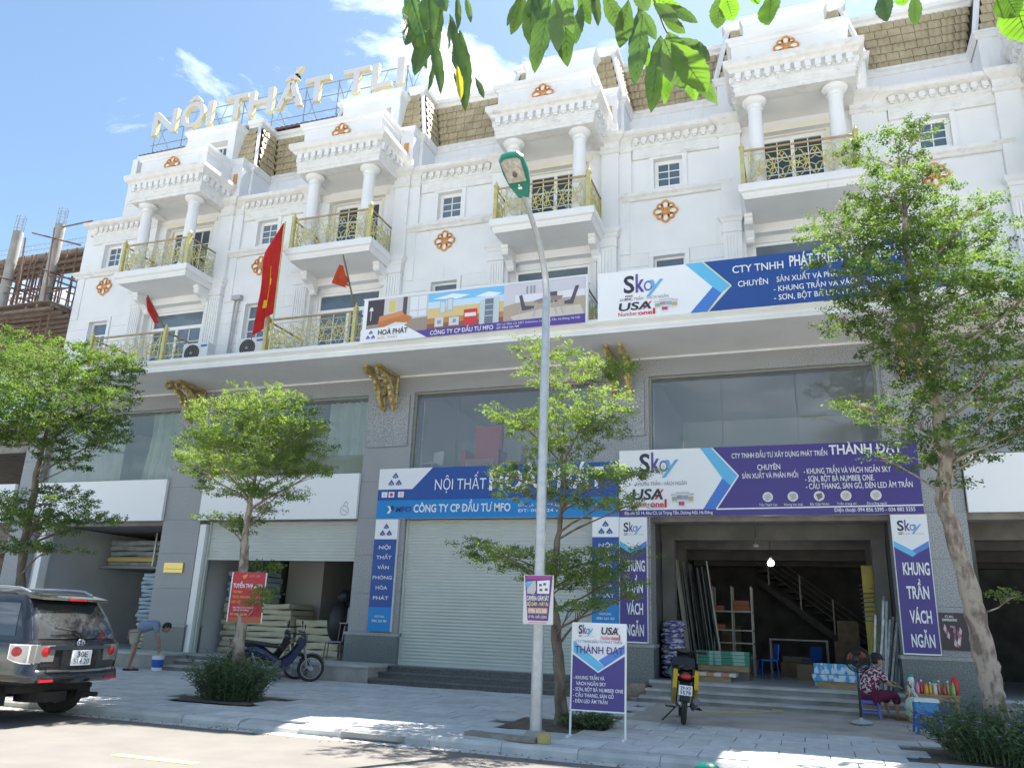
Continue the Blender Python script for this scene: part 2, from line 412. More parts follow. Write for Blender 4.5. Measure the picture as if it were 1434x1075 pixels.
# ------------------------------------------------------------------ wall with openings
def wall(g, x0, x1, z0, z1, y0, y1, ops):
    xs = sorted({x0, x1, *[o[0] for o in ops], *[o[1] for o in ops]}); zs = sorted({z0, z1, *[o[2] for o in ops], *[o[3] for o in ops]})
    for a, b in zip(xs, xs[1:]):
        for c, d in zip(zs, zs[1:]):
            mx_, mz_ = (a+b)/2, (c+d)/2
            if any(o[0] < mx_ < o[1] and o[2] < mz_ < o[3] for o in ops): continue
            g.quad((a,y0,c),(b,y0,c),(b,y0,d),(a,y0,d)); g.quad((a,y1,d),(b,y1,d),(b,y1,c),(a,y1,c))
    for a, b, c, d in ops:
        g.quad((a,y0,c),(a,y0,d),(a,y1,d),(a,y1,c)); g.quad((b,y0,c),(b,y1,c),(b,y1,d),(b,y0,d))
        g.quad((a,y0,c),(a,y1,c),(b,y1,c),(b,y0,c)); g.quad((a,y0,d),(b,y0,d),(b,y1,d),(a,y1,d))
    return g
def sash(parent, name, x0, x1, z0, z1, y, cols, rows, gm=PANE, fw_=.05, transom=None, mull=.022, leaves=1):
    """framed glazing, one object per pane"""
    g = G(); t = .05; f = fw_
    g.box(x0,x1,y-t,y,z1-f,z1); g.box(x0,x1,y-t,y,z0,z0+f); g.box(x0,x0+f,y-t,y,z0+f,z1-f); g.box(x1-f,x1,y-t,y,z0+f,z1-f)
    zt = z1-f; panes = []
    if transom:
        g.box(x0+f,x1-f,y-t,y,zt-transom-f,zt-transom); panes.append((x0+f,x1-f,zt-transom,zt)); ztop = zt-transom-f
    else: ztop = zt
    lw = (x1-x0-2*f)/leaves
    for l in range(leaves):
        a = x0+f+l*lw; b = a+lw
        if leaves > 1:
            e = .045
            g.box(a,a+e,y-t-.012,y,z0+f,ztop); g.box(b-e,b,y-t-.012,y,z0+f,ztop); g.box(a+e,b-e,y-t-.012,y,ztop-e,ztop); g.box(a+e,b-e,y-t-.012,y,z0+f,z0+f+e)
            a += e; b -= e; c0, c1 = z0+f+e, ztop-e
        else: c0, c1 = z0+f, ztop
        for i in range(cols):
            pa = a+(b-a)*i/cols; pb = a+(b-a)*(i+1)/cols
            if i: g.box(pa-mull/2,pa+mull/2,y-t+.006,y,c0,c1)
            for j in range(rows):
                q0 = c0+(c1-c0)*j/rows; q1 = c0+(c1-c0)*(j+1)/rows
                if j and not i: g.box(a,b,y-t+.009,y-.002,q0-mull/2,q0+mull/2)
                panes.append((pa+(mull/2 if i else 0), pb-(mull/2 if i < cols-1 else 0), q0+(mull/2 if j else 0), q1-(mull/2 if j < rows-1 else 0)))
    fr = g.obj(name, FRAME, parent)
    for a, b, c, d in panes:
        G().box(a,b,y-.018,y-.012,c,d).obj('pane', gm, fr)
    return fr
def flower(parent, x, y, z, s=1., half=False, name='flower_ornament'):
    g = G(); 
    for k in range(8):
        a = k*pi/4; rr = .17*s if k % 2 == 0 else .185*s
        if half and math.sin(a) < -.2: continue
        cx, cz = x+rr*math.cos(a), z+rr*math.sin(a); big = .085*s if k % 2 == 0 else .06*s
        n = 12
        # ring
        g.k = 0
        P = []
        for i in range(n):
            t = 2*pi*i/n; ex = big*1.25 if k % 4 == 0 else big; ez = big*1.25 if k % 4 == 2 else big
            P.append((cx+ex*math.cos(t), y-.03, cz+ez*math.sin(t)))
        g.tube(P+[P[0]], .028*s, 5, False)
        g.k = 1; n2 = len(P)
        g.add([(cx, y-.045, cz)]+[(cx+(p[0]-cx)*.85, y-.012, cz+(p[2]-cz)*.85) for p in P], [(0,i+1,(i+1)%n2+1) for i in range(n2)])
    g.k = 0; g.ball((x,y-.03,z), .065*s, .03*s, .065*s, 8, 4)
    return g.obj(name, [ORANGE, FLOWERW], parent, smooth=True)

# ------------------------------------------------------------------ railing in local coords
def spiral(cx, cz, r0, r1, a0, turns, n=14):
    return [(cx+(r0+(r1-r0)*i/n)*math.cos(a0+turns*2*pi*i/n), cz+(r0+(r1-r0)*i/n)*math.sin(a0+turns*2*pi*i/n)) for i in range(n+1)]
def scrollpanel(g, x0, x1, z0, z1, put):
    """put(x,z)->3D point; a run of mirrored scroll motifs"""
    w_ = x1-x0; h = z1-z0; n = max(1, round(w_/.62)); mw = w_/n
    for i in range(n):
        c = x0+mw*(i+.5); zc = z0+h*.5; q = mw/2
        for sx in (-1, 1):
            for sz in (-1, 1):
                sp = spiral(0, 0, .012, .30*h, 0, 1.15, 12)
                pts = [(c+sx*(q*.50+px), zc+sz*(h*.22+pz*.72)) for px, pz in sp]
                g.tube([put(min(max(a, x0+.01), x1-.01), min(max(b, z0+.005), z1-.005)) for a, b in pts], .012, 4, False)
            pts = [(c+sx*q*(.06+.9*t), zc+h*.46*math.sin(pi*(t-.5))*(1)) for t in [k/7 for k in range(8)]]
            g.tube([put(a, b) for a, b in pts], .012, 4, False)
            pts = [(c+sx*q*(.96-.9*t), zc+h*.46*math.sin(pi*(t-.5))) for t in [k/7 for k in range(8)]]
            g.tube([put(a, b) for a, b in pts], .012, 4, False)
        cc = [(c+h*.2*math.cos(2*pi*k/12), zc+h*.2*math.sin(2*pi*k/12)) for k in range(13)]
        g.tube([put(a, b) for a, b in cc], .013, 4, False)
        for k in range(6):
            a = k*pi/3+.3
            g.tube([put(c, zc), put(c+h*.19*math.cos(a), zc+h*.19*math.sin(a))], [.016,.007], 4, False)
def railing(parent, x0, x1, yf, yb, z0, z1):
    rl = empty('railing', (0,0,0), parent=parent)
    mid = (x0+x1)/2
    gt = G(); zt = z1-.05
    gt.tube([(x0,yb,zt),(x0,yf,zt)], .026, 6); gt.tube([(x0,yf,zt),(x1,yf,zt)], .026, 6); gt.tube([(x1,yf,zt),(x1,yb,zt)], .026, 6)
    gt.obj('handrail', M('bronze_handrail', (.42,.30,.13), (.34,.24,.10), 8, .4, metal=.4), rl)
    gb = G(); r_ = .012
    for zz in (z0+.06, zt-.12):
        for a, b in (((x0,yb,zz),(x0,yf,zz)),((x0,yf,zz),(x1,yf,zz)),((x1,yf,zz),(x1,yb,zz))): gb.tube([a,b], r_, 4)
    gb.obj('rail_bars', GOLD, rl)
    for x in (x0, x1):
        g = G(); g.box(x-.045,x+.045,yf-.045,yf+.045,z0,z1+.02); g.box(x-.06,x+.06,yf-.06,yf+.06,z0,z0+.06); g.box(x-.058,x+.058,yf-.058,yf+.058,z1+.02,z1+.045)
        g.lathe([(0,.0),(.035,.01),(.045,.05),(.02,.09),(.012,.12),(0,.15)], (x,yf,z1+.045), 8)
        g.obj('post', GOLD, rl)
    for x in (x0+.0, x1+.0):
        G().box(x-.03,x+.03,yb-.06,yb,z0,z1-.03).obj('wall_post', GOLD, rl)
    for x in (x0+.14, x1-.14):
        G().box(x-.012,x+.012,yf-.012,yf+.012,z0+.02,zt).obj('baluster', GOLD, rl)
    sg = G(); scrollpanel(sg, x0+.16, x1-.16, z0+.07, zt-.13, lambda a, b: (a, yf, b)); sg.obj('scrollwork', GOLD, rl)
    for x in (x0, x1):
        sg = G(); scrollpanel(sg, yf+.06, yb-.05, z0+.07, zt-.13, lambda a, b: (x, a, b)); sg.obj('scrollwork', GOLD, rl)
    return rl
def glove(prof, h0): return prof
CORN = [(0,0),(.04,0),(.05,.05),(.12,.10),(.16,.18),(.17,.24),(.27,.27),(.29,.33),(.33,.36),(.33,.44),(0,.44)]
def pr(prof, z, so=1, sz=1): return [(o*so, z+h*sz) for o, h in prof]
def dentils(g, path_pts, z0, z1, out, step, wd):
    for (xa, ya), (xb, yb) in zip(path_pts, path_pts[1:]):
        l = math.hypot(xb-xa, yb-ya); n = max(1, int(l/step)); dx, dy = (xb-xa)/l, (yb-ya)/l; nx, ny = dy, -dx
        for i in range(n):
            c = (i+.5)*l/n; px, py = xa+dx*c, ya+dy*c
            q = [(px-dx*wd/2, py-dy*wd/2), (px+dx*wd/2, py+dy*wd/2)]
            P = [q[0], q[1], (q[1][0]+nx*out, q[1][1]+ny*out), (q[0][0]+nx*out, q[0][1]+ny*out)]
            g.prism(P, z0, z1, 'z')
            g.prism([(p[0]+nx*.0, p[1]) for p in [ (px-dx*wd*.3,py-dy*wd*.3), (px+dx*wd*.3,py+dy*wd*.3), (px+dx*wd*.3+nx*out*.7,py+dy*wd*.3+ny*out*.7), (px-dx*wd*.3+nx*out*.7,py-dy*wd*.3+ny*out*.7)]], z0-.05, z0, 'z')
# ------------------------------------------------------------------ townhouse upper floors (local x 0..6, shared by the row)
def build_upper():
    H = empty('townhouse', (0,0,0))
    # walls
    g = G()
    ops = [(.86,1.58,12.22,13.02), (.82,1.58,8.75,10.32), (3.3,5.15,11.2,13.28), (3.02,5.3,8.1,10.62)]
    wall(g, -.06, 5.94, 7.69, 13.86, 0, .30, ops)
    g.box(-.06,5.94,0.302,8.9,13.8,13.855)         # terrace behind the cornice
    g.box(-.06,2.5,1.25,1.4,13.86,15.36)
    g.box(2.47,6.02,.40,.55,13.86,15.3); g.box(2.47,2.6,.55,1.25,13.86,15.3); g.box(5.90,6.02,.55,1.4,13.86,15.3)
    g.box(-.06,.06,.31,8.9,.5,13.8)               # party wall
    g.box(-.06,5.94,8.9,9.1,.2,17.3)              # rear wall
    g.obj('wall', WHITE, H)
    # rustication bands of the second-floor wall
    for i in range(8):
        za = 8.12+i*.332; zb = za+.318
        if zb > 10.46: break
        for a, b in ((-.02,.70),(1.70,2.49)): G().box(a,b,-.018,0,za,zb).obj('wall_block', WHITE, H)
    G().box(-.02,.24,-.03,0,10.46,11.9).obj('wall_panel', WHITE, H); G().box(.34,2.49,-.015,0,10.46,11.9).obj('wall_panel', WHITE, H)
    # ledge
    g = G(); g.mould([(-.1,.0),(-.1,-.03),(2.62,-.03),(2.62,.0)], [(0,11.9),(.04,11.92),(.06,11.97),(.12,12.02),(.13,12.1),(0,12.12)]); g.obj('string_course', WHITED, H)
    flower(H, 1.14, -.015, 11.52, 1.05)
    # window casings
    for a,b,c,d in ((.86,1.58,12.22,13.02),(.82,1.58,8.75,10.32)):
        g = G()
        g.box(a-.11,a,-.05,.0,c-.06,d+.12); g.box(b,b+.11,-.05,0,c-.06,d+.12); g.box(a,b,-.05,0,d,d+.12); g.box(a-.13,b+.13,-.065,0,c-.1,c-.061)
        g.obj('window_surround', WHITE, H)
    sash(H, 'window', .862, 1.578, 12.222, 13.018, .16, 2, 3, PANEB, fw_=.095)
    sash(H, 'window', .822, 1.578, 8.752, 10.318, .16, 2, 3, PANEB, transom=.36)
    # balcony doors
    d4 = sash(H, 'balcony_door', 3.42, 4.98, 11.22, 13.24, .25, 2, 4, PANE, leaves=2, fw_=.07)
    g = G(); g.box(3.3,3.42,.14,.28,11.2,13.28); g.box(4.98,5.15,.14,.28,11.2,13.28); g.box(3.42,4.98,.14,.28,13.24,13.28); g.box(3.2,5.25,-.03,0,13.28,13.42)
    g.obj('door_surround', CREAM, H)
    sash(H, 'balcony_door', 3.15, 5.17, 8.12, 10.45, .27, 2, 4, PANEB, transom=.42, leaves=2, fw_=.07)
    g = G(); g.box(3.02,3.15,.18,.29,8.1,10.62); g.box(5.17,5.3,.18,.29,8.1,10.62); g.box(3.15,5.17,.18,.29,10.45,10.62)
    g.box(2.93,3.02,-.04,0,8.1,10.70); g.box(5.3,5.39,-.04,0,8.1,10.70); g.box(3.02,5.3,-.04,0,10.62,10.70); g.obj('door_surround', WHITE, H)
    # pilasters
    for xa, xb in ((2.50,2.93),(5.44,5.92)):
        g = G(); g.box(xa,xb,-.15,0,8.1,10.68)
        n = 5; ww = (xb-xa-.08)/n
        for i in range(n): g.box(xa+.04+i*ww+.012, xa+.04+(i+1)*ww-.012, -.175, -.15, 8.3, 10.6)
        g.box(xa-.02,xb+.02,-.18,0,8.1,8.28); g.box(xa-.01,xb+.01,-.17,0,10.68,10.93)
        g.mould([(xa,0),(xa,-.16),(xb,-.16),(xb,0)], [(0,10.66),(.03,10.68),(.0,10.72)])
        g.mould([(xa,0),(xa,-.15),(xb,-.15),(xb,0)], [(0,10.93),(.03,10.95),(.05,11.02),(.10,11.06),(.11,11.16),(0,11.2)])
        g.obj('pilaster', WHITE, H)
    for xa, xb, dep in ((2.5,3.0,.13),(5.54,5.98,.16)):
        g = G(); g.box(xa,xb,-dep,0,11.2,13.43)
        g.obj('pilaster', WHITE, H)
    G().box(5.98,6.3,-.08,-.001,12.13,13.43).obj('pilaster', WHITE, H)
    # cornice between the porticoes, breaking forward over the pilasters
    g = G()
    g.box(.33,2.5,-.07,0,13.08,13.40)
    pth = [(.30,0),(.30,-.05),(2.5,-.05)]
    g.mould([(.30,0),(.30,-.07),(2.5,-.07),(2.5,0)], [(0,13.38),(.03,13.40),(.03,13.43),(.0,13.44)])
    g.mould([(.15,0),(.15,-.08),(2.52,-.08),(2.52,0)], [(0,13.43),(0,13.66),(.08,13.68),(.17,13.72),(.2,13.76),(.2,13.83),(0,13.862)])
    dentils(g, [(.32,-.082),(2.45,-.082)], 13.52, 13.66, .07, .205, .135)
    g.obj('cornice', WHITED, H)
    for xa, xb, dep in ((2.5,3.0,.13),(5.54,5.98,.16),(5.98,6.28,.08)):
        g = G(); g.mould([(xa,0),(xa,-dep),(xb,-dep),(xb,0)], [(0,13.3),(.04,13.32),(.05,13.40),(.03,13.44),(.03,13.62),(.10,13.68),(.17,13.74),(.2,13.84),(0,13.875)])
        g.obj('pilaster_cornice', WHITED, H)
    # portico columns
    for x in (3.41, 5.17):
        g = G(); g.lathe([(0,11.2),(.24,11.2),(.24,11.28),(.2,11.3),(.2,11.36),(.178,11.4),(.17,12.3),(.152,13.28),(.185,13.3),(.185,13.34),(.16,13.36),(.16,13.40),(.22,13.43),(.275,13.48),(.285,13.52),(.25,13.562),(0,13.562)], (x,-.97,0), 20)
        g.obj('portico_column', WHITE, H, smooth=True)
    # portico canopy
    g = G(); path = [(3.0,0),(3.0,-1.28),(5.6,-1.28),(5.6,0)]
    g.mould(path, [(-.3,13.62),(-.3,13.56),(0,13.56),(0,13.66),(.02,13.67),(.02,13.78),(.04,13.80),(.04,13.86),(.02,13.9),(.02,14.12),(.1,14.14),(.14,14.2),(.2,14.24),(.235,14.30),(.235,14.42),(-.2,14.46)])
    g.obj('portico_canopy', WHITED, H)
    g = G(); dentils(g, [(2.98,-.1),(2.98,-1.3)], 13.96, 14.12, .1, .205, .135); dentils(g, [(2.98,-1.3),(5.62,-1.3)], 13.96, 14.12, .1, .205, .135); dentils(g, [(5.62,-1.3),(5.62,-.1)], 13.96, 14.12, .1, .205, .135)
    tag(g.obj('dentils', WHITE, H), kind='stuff')
    G().box(3.28,5.32,-1.0,-.001,13.59,13.62).obj('portico_ceiling', SOFFIT, H); G().box(3.0,5.6,-1.28,.4,14.40,14.45).obj('portico_roof', WHITED, H)
    # parapet above the canopy
    g = G(); path = [(2.95,.38),(2.95,-1.10),(5.48,-1.10),(5.48,.38)]
    g.mould(path, [(-.12,14.45),(0,14.45),(0,15.06),(.04,15.08),(.06,15.14),(.11,15.18),(.12,15.26),(-.14,15.28)]); g.obj('parapet', WHITE, H)
    flower(H, 4.2, -1.11, 14.79, 1.0)
    # corner pedestals
    for xa, xb in ((5.5,5.92),):
        g = G(); g.box(xa,xb,.0,.38,13.87,15.25); g.mould([(xa,.38),(xa,0),(xb,0),(xb,.38)], [(0,15.2),(.03,15.22),(.05,15.3),(.07,15.38),(0,15.4)]); g.box(xa,xb,0,.38,15.25,15.39)
        g.obj('corner_pedestal', WHITE, H)
        G().box(xa+.14,xb-.14,-.03,0,14.45,14.85).obj('pedestal_ornament', ORANGE, H)
    # base mouldings under the tiles
    g = G(); g.mould([(.02,1.25),(2.45,1.25)], [(0,15.2),(.03,15.22),(.05,15.3),(.1,15.34),(.1,15.4),(0,15.41)]); g.obj('eaves_moulding', WHITED, H); g = G()
    g.mould([(2.45,1.25),(2.45,.4),(3.2,.4)], [(0,15.15),(.03,15.17),(.05,15.25),(.1,15.29),(.1,15.35),(0,15.36)]); g.obj('eaves_moulding', WHITED, H); g = G()
    g.mould([(5.2,.4),(6.03,.4),(6.03,1.3)], [(0,15.15),(.03,15.17),(.05,15.25),(.1,15.29),(.1,15.35),(0,15.36)])
    g.obj('eaves_moulding', WHITED, H)
    # dormer
    g = G(); ops = [(3.5,4.9,15.28,16.46)]
    wall(g, 3.2, 5.18, 15.25, 16.98, .30, .62, ops); g.box(3.2,3.3,.31,1.5,15.25,16.98); g.box(5.08,5.18,.31,1.5,15.25,16.98)
    g.box(3.2,5.18,.3,1.6,16.94,17.0)
    g.mould([(3.2,1.6),(3.2,.3),(5.18,.3),(5.18,1.6)], [(0,16.80),(.02,16.82),(.03,16.88),(.08,16.92),(.1,17.03),(-.2,17.06)])
    dm = g.obj('dormer', WHITE, H)
    G().box(3.52,4.88,.56,.60,15.3,15.32).obj('dormer_sill', WHITE, H)
    sash(H, 'dormer_window', 3.52, 4.88, 15.32, 16.44, .60, 2, 2, PANEB, leaves=2)
    # roof cornice and flat roof
    g = G(); prf = [(0,17.16),(.03,17.18),(.05,17.26),(.12,17.30),(.14,17.42),(-.2,17.45)]
    g.mould([(-.34,1.72),(2.75,1.72),(2.75,.90),(3.2,.90)], prf); g.obj('roof_cornice', WHITE, H)
    g = G(); g.mould([(5.18,.90),(5.64,.90),(5.64,1.72)], prf); g.obj('roof_cornice', WHITE, H)
    G().box(-.34,2.75,1.75,8.9,17.3,17.4).obj('flat_roof', CONC, H); G().box(2.75,5.64,.93,8.9,17.3,17.4).obj('flat_roof', CONC, H)
    # raking ribs
    g = G()
    def rib(a, b, s_=.05):
        a, b = Vector(a), Vector(b)
        g.tube([a, b], s_*1.35, 4)
    rib((2.43,.42,15.33),(2.78,.86,17.2)); g.obj('raking_rib', WHITE, H); g = G(); rib((6.03,.42,15.33),(5.62,.86,17.2)); g.obj('raking_rib', WHITE, H)
    # tile beds
    bed = G(); 
    bed.quad((.06,1.36,15.38),(2.45,1.36,15.38),(2.80,1.76,17.2),(-.36,1.76,17.2))
    bed.quad((2.43,.50,15.33),(6.03,.50,15.33),(5.62,.93,17.2),(2.78,.93,17.2))
    bed.quad((6.03,.50,15.33),(6.06,1.36,15.38),(5.64,1.76,17.2),(5.62,.93,17.2))
    bed.quad((2.43,.50,15.33),(2.45,1.36,15.38),(2.80,1.76,17.2),(2.78,.93,17.2))
    roof = bed.obj('mansard_roof', M('tile_gap_shade', (.07,.055,.04), rough=.9), H)  # bed coloured dark to draw the shadow lines between tile courses
    return H, roof
# one roof tile: two rolls, lapped over the course below
TILEW, TILEH = .30, .34
def tile_mesh():
    g = G(); n = 8; top = []; vs = []
    for r_, (s_, lift) in enumerate(((0,.050),(1,.022))):
        for i in range(n+1):
            t = i/n; h = (.020,.024,.020,.012,0,.012,.020,.024,.020)[i]*.0+(0,.018,.024,.018,0,.018,.024,.018,0)[i]
            vs.append((TILEW*t-.0, -lift-h, s_*(TILEH-.012)))
    for i in range(n+1):
        t = i/n; h = (0,.018,.024,.018,0,.018,.024,.018,0)[i]
        vs.append((TILEW*t, .0, 0))
    k = n+1
    g.add(vs, [(i,i+1,k+i+1,k+i) for i in range(n)]+[(2*k+i,2*k+i+1,i+1,i) for i in range(n)])
    g.k = 0
    return g
TG = tile_mesh()
def lay_tiles(faces):
    """faces: corner quads (bl,br,tr,tl); yields a matrix for every tile"""
    for bl, br, tr, tl in faces:
        bl, br, tr, tl = map(Vector, (bl, br, tr, tl))
        ux = (br-bl).normalized(); n = ux.cross(tl-bl); uz = n.cross(ux).normalized(); uy = uz.cross(ux)
        H = (tl-bl).dot(uz); rows = max(1, round(H/.31)); rh = H/rows
        a0, a1 = 0, (br-bl).dot(ux); b0, b1 = (tl-bl).dot(ux), (tr-bl).dot(ux)
        for r_ in range(rows):
            t = (r_+.15)/rows; xa = a0+(b0-a0)*t; xb = a1+(b1-a1)*t; t2 = (r_+1)/rows
            xa = max(xa, a0+(b0-a0)*t2) if b0 > a0 else xa; xb = min(xb, a1+(b1-a1)*t2) if b1 < a1 else xb
            cnt = max(1, round((xb-xa)/TILEW)); w_ = (xb-xa)/cnt
            for c in range(cnt):
                o = bl+ux*(xa+c*w_)+uz*(r_*rh)
                o = o+ux*w_*.015
                yield Matrix(((ux.x*w_*.97/TILEW, uy.x, uz.x*rh/TILEH, o.x), (ux.y*w_*.97/TILEW, uy.y, uz.y*rh/TILEH, o.y), (ux.z*w_*.97/TILEW, uy.z, uz.z*rh/TILEH, o.z), (0,0,0,1)))
TFACES = [((.10,1.34,15.40),(2.42,1.34,15.40),(2.74,1.73,17.17),(-.30,1.73,17.17)),
          ((2.50,.46,15.36),(3.2,.46,15.36),(3.2,.885,17.17),(2.84,.885,17.17)),
          ((5.18,.46,15.36),(5.98,.46,15.36),(5.58,.885,17.17),(5.18,.885,17.17)),
          ((6.06,.50,15.36),(6.09,1.32,15.40),(5.68,1.70,17.17),(5.66,.93,17.17))]
TALL = [m_ for m_ in lay_tiles(TFACES)]
H0, roof0 = build_upper()
LOTX = [-4.1, 1.9, 7.9, 13.9, 19.9]
LABELS = ['white townhouse at the left end of the row, next to the scaffolded building',
          'white townhouse with a half lowered roller shutter and cream foam blocks in its shop',
          'white townhouse above the fully closed grey green roller shutter and blue sign',
          'white townhouse above the open workshop under the wide purple sign',
          'white townhouse at the right end behind the tallest street tree, with a blank white sign']
HOUSES = []; ROOFS = []
for k in range(5):
    h = H0 if k == 0 else copy_tree(H0)
    h.location = (LOTX[k], 0, 0); tag(h, LABELS[k], 'house', 'attached townhouses of one row'); HOUSES.append(h)
    ROOFS.append([c for c in h.children if c.name.startswith('mansard_roof')][0])
order = [3, 2, 4, 1, 0]; left = {}
tme2 = TG.mesh('roof_tile', TILE, True); autosmooth(tme2, 50)
mT = Matrix
for k in order:
    n = 0
    if k in (3,):
        for m_ in TALL:
            o = bpy.data.objects.new('roof_tile', tme2); COL.objects.link(o); o.parent = ROOFS[k]; o.matrix_local = m_
    elif k == 2:
        for m_ in TALL:
            o = bpy.data.objects.new('roof_tile', tme2); COL.objects.link(o); o.parent = ROOFS[k]; o.matrix_local = m_
rg = G()
for m_ in TALL: rg.join(TG, m_)
rme = rg.mesh('roof_tiles', TILE, True); autosmooth(rme, 50)
for k in (4, 1, 0):
    o = bpy.data.objects.new('roof_tiles', rme); COL.objects.link(o); o.parent = ROOFS[k]; tag(o, kind='stuff')
# left gable wall
G().box(-.10,-.061,0,9.1,.2,13.86).obj('gable_wall', WHITE, HOUSES[0])
G().box(-.3,-.06,1.4,9.1,13.87,17.3).obj('gable_wall', WHITE, HOUSES[0])
# terrace slabs, railings and gold brackets
for k in range(5):
    g = G(); x0, x1 = (-.12 if k == 0 else -.06), 5.94
    g.box(x0,x1,-1.72,-.001,7.74,8.095)
    g.prism([(-1.72,7.74),(-1.84,7.74),(-1.84,7.80),(-1.80,7.84),(-1.80,7.90),(-1.86,7.94),(-1.9,7.97),(-1.9,8.06),(-1.72,8.1)], x0, x1, 'x')
    if k == 0: g.prism([(x0-.06,7.9),(x0,7.9),(x0,8.09),(x0-.06,8.09)], -1.9, 0, 'y')
    g.obj('terrace_slab', SOFFIT, HOUSES[k])
rail3 = railing(HOUSES[0], 2.92, 5.56, -1.62, -.02, 8.1, 9.05)
rail4 = railing(HOUSES[0], 3.08, 5.49, -1.25, -.02, 11.2, 12.15)
def balcony_slab():
    g = G(); g.mould([(3.08,0),(3.08,-1.27),(5.55,-1.27),(5.55,0)], [(0,10.86),(.012,10.90),(.03,10.93),(.05,10.99),(.10,11.02),(.11,11.08),(.10,11.20),(0,11.202)])
    g.box(3.08,5.55,-1.26,-.001,10.861,11.199); return g
bsl = balcony_slab().obj('balcony_slab', WHITE, HOUSES[0])
def corbel(x):
    g = G(); pts = [(0,10.35),(-.10,10.36),(-.15,10.42),(-.14,10.50),(-.22,10.56),(-.42,10.60),(-.55,10.62),(-.60,10.68),(-.58,10.76),(-.62,10.78),(-.62,10.86),(0,10.86)]
    g.prism(pts, x-.09, x+.09, 'x'); g.prism([(-.001,10.40),(-.13,10.44),(-.4,10.66),(-.5,10.7),(-.3,10.74),(0,10.74)], x-.105, x+.105, 'x'); return g
crb = [corbel(x).obj('corbel', WHITE, HOUSES[0]) for x in (3.12, 5.40)]
for k in range(1, 5):
    for o in (rail3, rail4, bsl, *crb): copy_tree(o, HOUSES[k])
# ------------------------------------------------------------------ ground floors
def pillar(h, lx, X0, X1, plaque=True):
    g = G(); a, b = X0-lx, X1-lx
    pa = empty('granite_pillar', (0,0,0), parent=h)
    zz = 1.27
    while zz < 7.68:
        z2 = min(zz+.918, 7.69)
        if z2 < 7.69 and 7.69-z2 < .3: z2 = 7.69
        G().box(a,b,0,.62,zz+.004,z2-.002).obj('granite_slab', GRAN, pa); zz = z2
    g.box(a-.04,b+.04,-.05,.62,.18,1.22); g.obj('base', GRAND, pa)
    G().box(a-.06,b+.06,-.07,.62,1.20,1.27).obj('base_cap', M('grey_stone_cap', (.36,.37,.37), (.28,.29,.29), 20, .5), pa)
    if plaque: G().box(a+.10,b-.10,-.05,0,5.84,7.2).obj('raised_panel', GRAN, pa)
    return pa
HA, HB, HC, HD, HE = HOUSES
pillar(HA, LOTX[0], -4.85, -4.08, False); pillar(HA, LOTX[0], .92, 2.18)
pillar(HB, LOTX[1], 7.1, 8.45); pillar(HC, LOTX[2], 13.25, 14.55); pillar(HD, LOTX[3], 19.43, 20.82)
pillar(HE, LOTX[4], 25.6, 26.9)
bays = [(-4.08,.92),(2.18,7.1),(8.45,13.25),(14.55,19.43),(20.82,25.6)]
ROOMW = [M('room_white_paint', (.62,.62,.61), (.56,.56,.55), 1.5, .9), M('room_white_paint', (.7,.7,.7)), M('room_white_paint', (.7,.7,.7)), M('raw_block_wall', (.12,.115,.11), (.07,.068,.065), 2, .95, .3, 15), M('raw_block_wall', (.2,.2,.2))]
UPW = M('showroom_paint', (.84,.84,.83), rough=.8)
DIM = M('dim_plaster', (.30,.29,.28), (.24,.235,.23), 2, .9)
FLOORT = M('pale_floor_tile', (.48,.50,.51), (.42,.44,.45), 3, .25)
for k, (x0, x1) in enumerate(bays):
    h = HOUSES[k]; lx = LOTX[k]; a, b = x0-lx, x1-lx
    G().box(a,b,.0,.6,7.27,7.69).obj('granite_beam', GRAN, h)
    g = G(); g.box(a,b,.25,.6,4.0,5.2); g.box(a,b,.6,8,3.98,4.22) ; g.box(a,b,.25,.6,3.9,4.0)
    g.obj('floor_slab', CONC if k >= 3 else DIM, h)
    # upstairs showroom
    g = G(); dep = [4.5,5,5,5.5,4][k]
    g.box(a,b,dep,dep+.1,4.25,7.6); g.box(a-.1,a+.02,.6,dep,4.25,7.6); g.box(b-.02,b+.1,.6,dep,4.25,7.6); g.box(a,b,.6,dep,7.5,7.6)
    g.obj('showroom_wall', UPW, h)
    G().box(a,b,.6,dep,5.0,5.06).obj('showroom_floor', FLOORT, h)
    # glazing
    n = [3,4,4,3,3][k]; fr = G()
    zb, zt = 5.2, 7.22
    fr.box(a,b,.08,.16,zt,zt+.05); fr.box(a,b,.08,.16,zb-.05,zb+.02); fr.box(a,a+.05,.08,.16,zb,zt); fr.box(b-.05,b,.08,.16,zb,zt)
    gw = fr.obj('showroom_window', M('window_bronze_frame', (.30,.29,.26), rough=.4, metal=.3), h)
    for i in range(n):
        q0 = a+.05+(b-a-.1)*i/n; q1 = a+.05+(b-a-.1)*(i+1)/n
        G().quad((q0+.004,.12,zb+.02),(q1-.004,.12,zb+.02),(q1-.004,.12,zt),(q0+.004,.12,zt)).obj('pane', SHOPGLASS, gw)
    # ground-floor shop shell
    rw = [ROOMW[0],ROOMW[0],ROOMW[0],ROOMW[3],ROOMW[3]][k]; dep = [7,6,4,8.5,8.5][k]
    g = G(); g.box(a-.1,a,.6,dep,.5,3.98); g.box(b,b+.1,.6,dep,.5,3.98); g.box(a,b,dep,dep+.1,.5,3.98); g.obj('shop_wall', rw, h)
    G().box(a-.05,b+.05,-.15 if k == 3 else -.05,dep,.45,.57).obj('shop_floor', FLOORT, h)
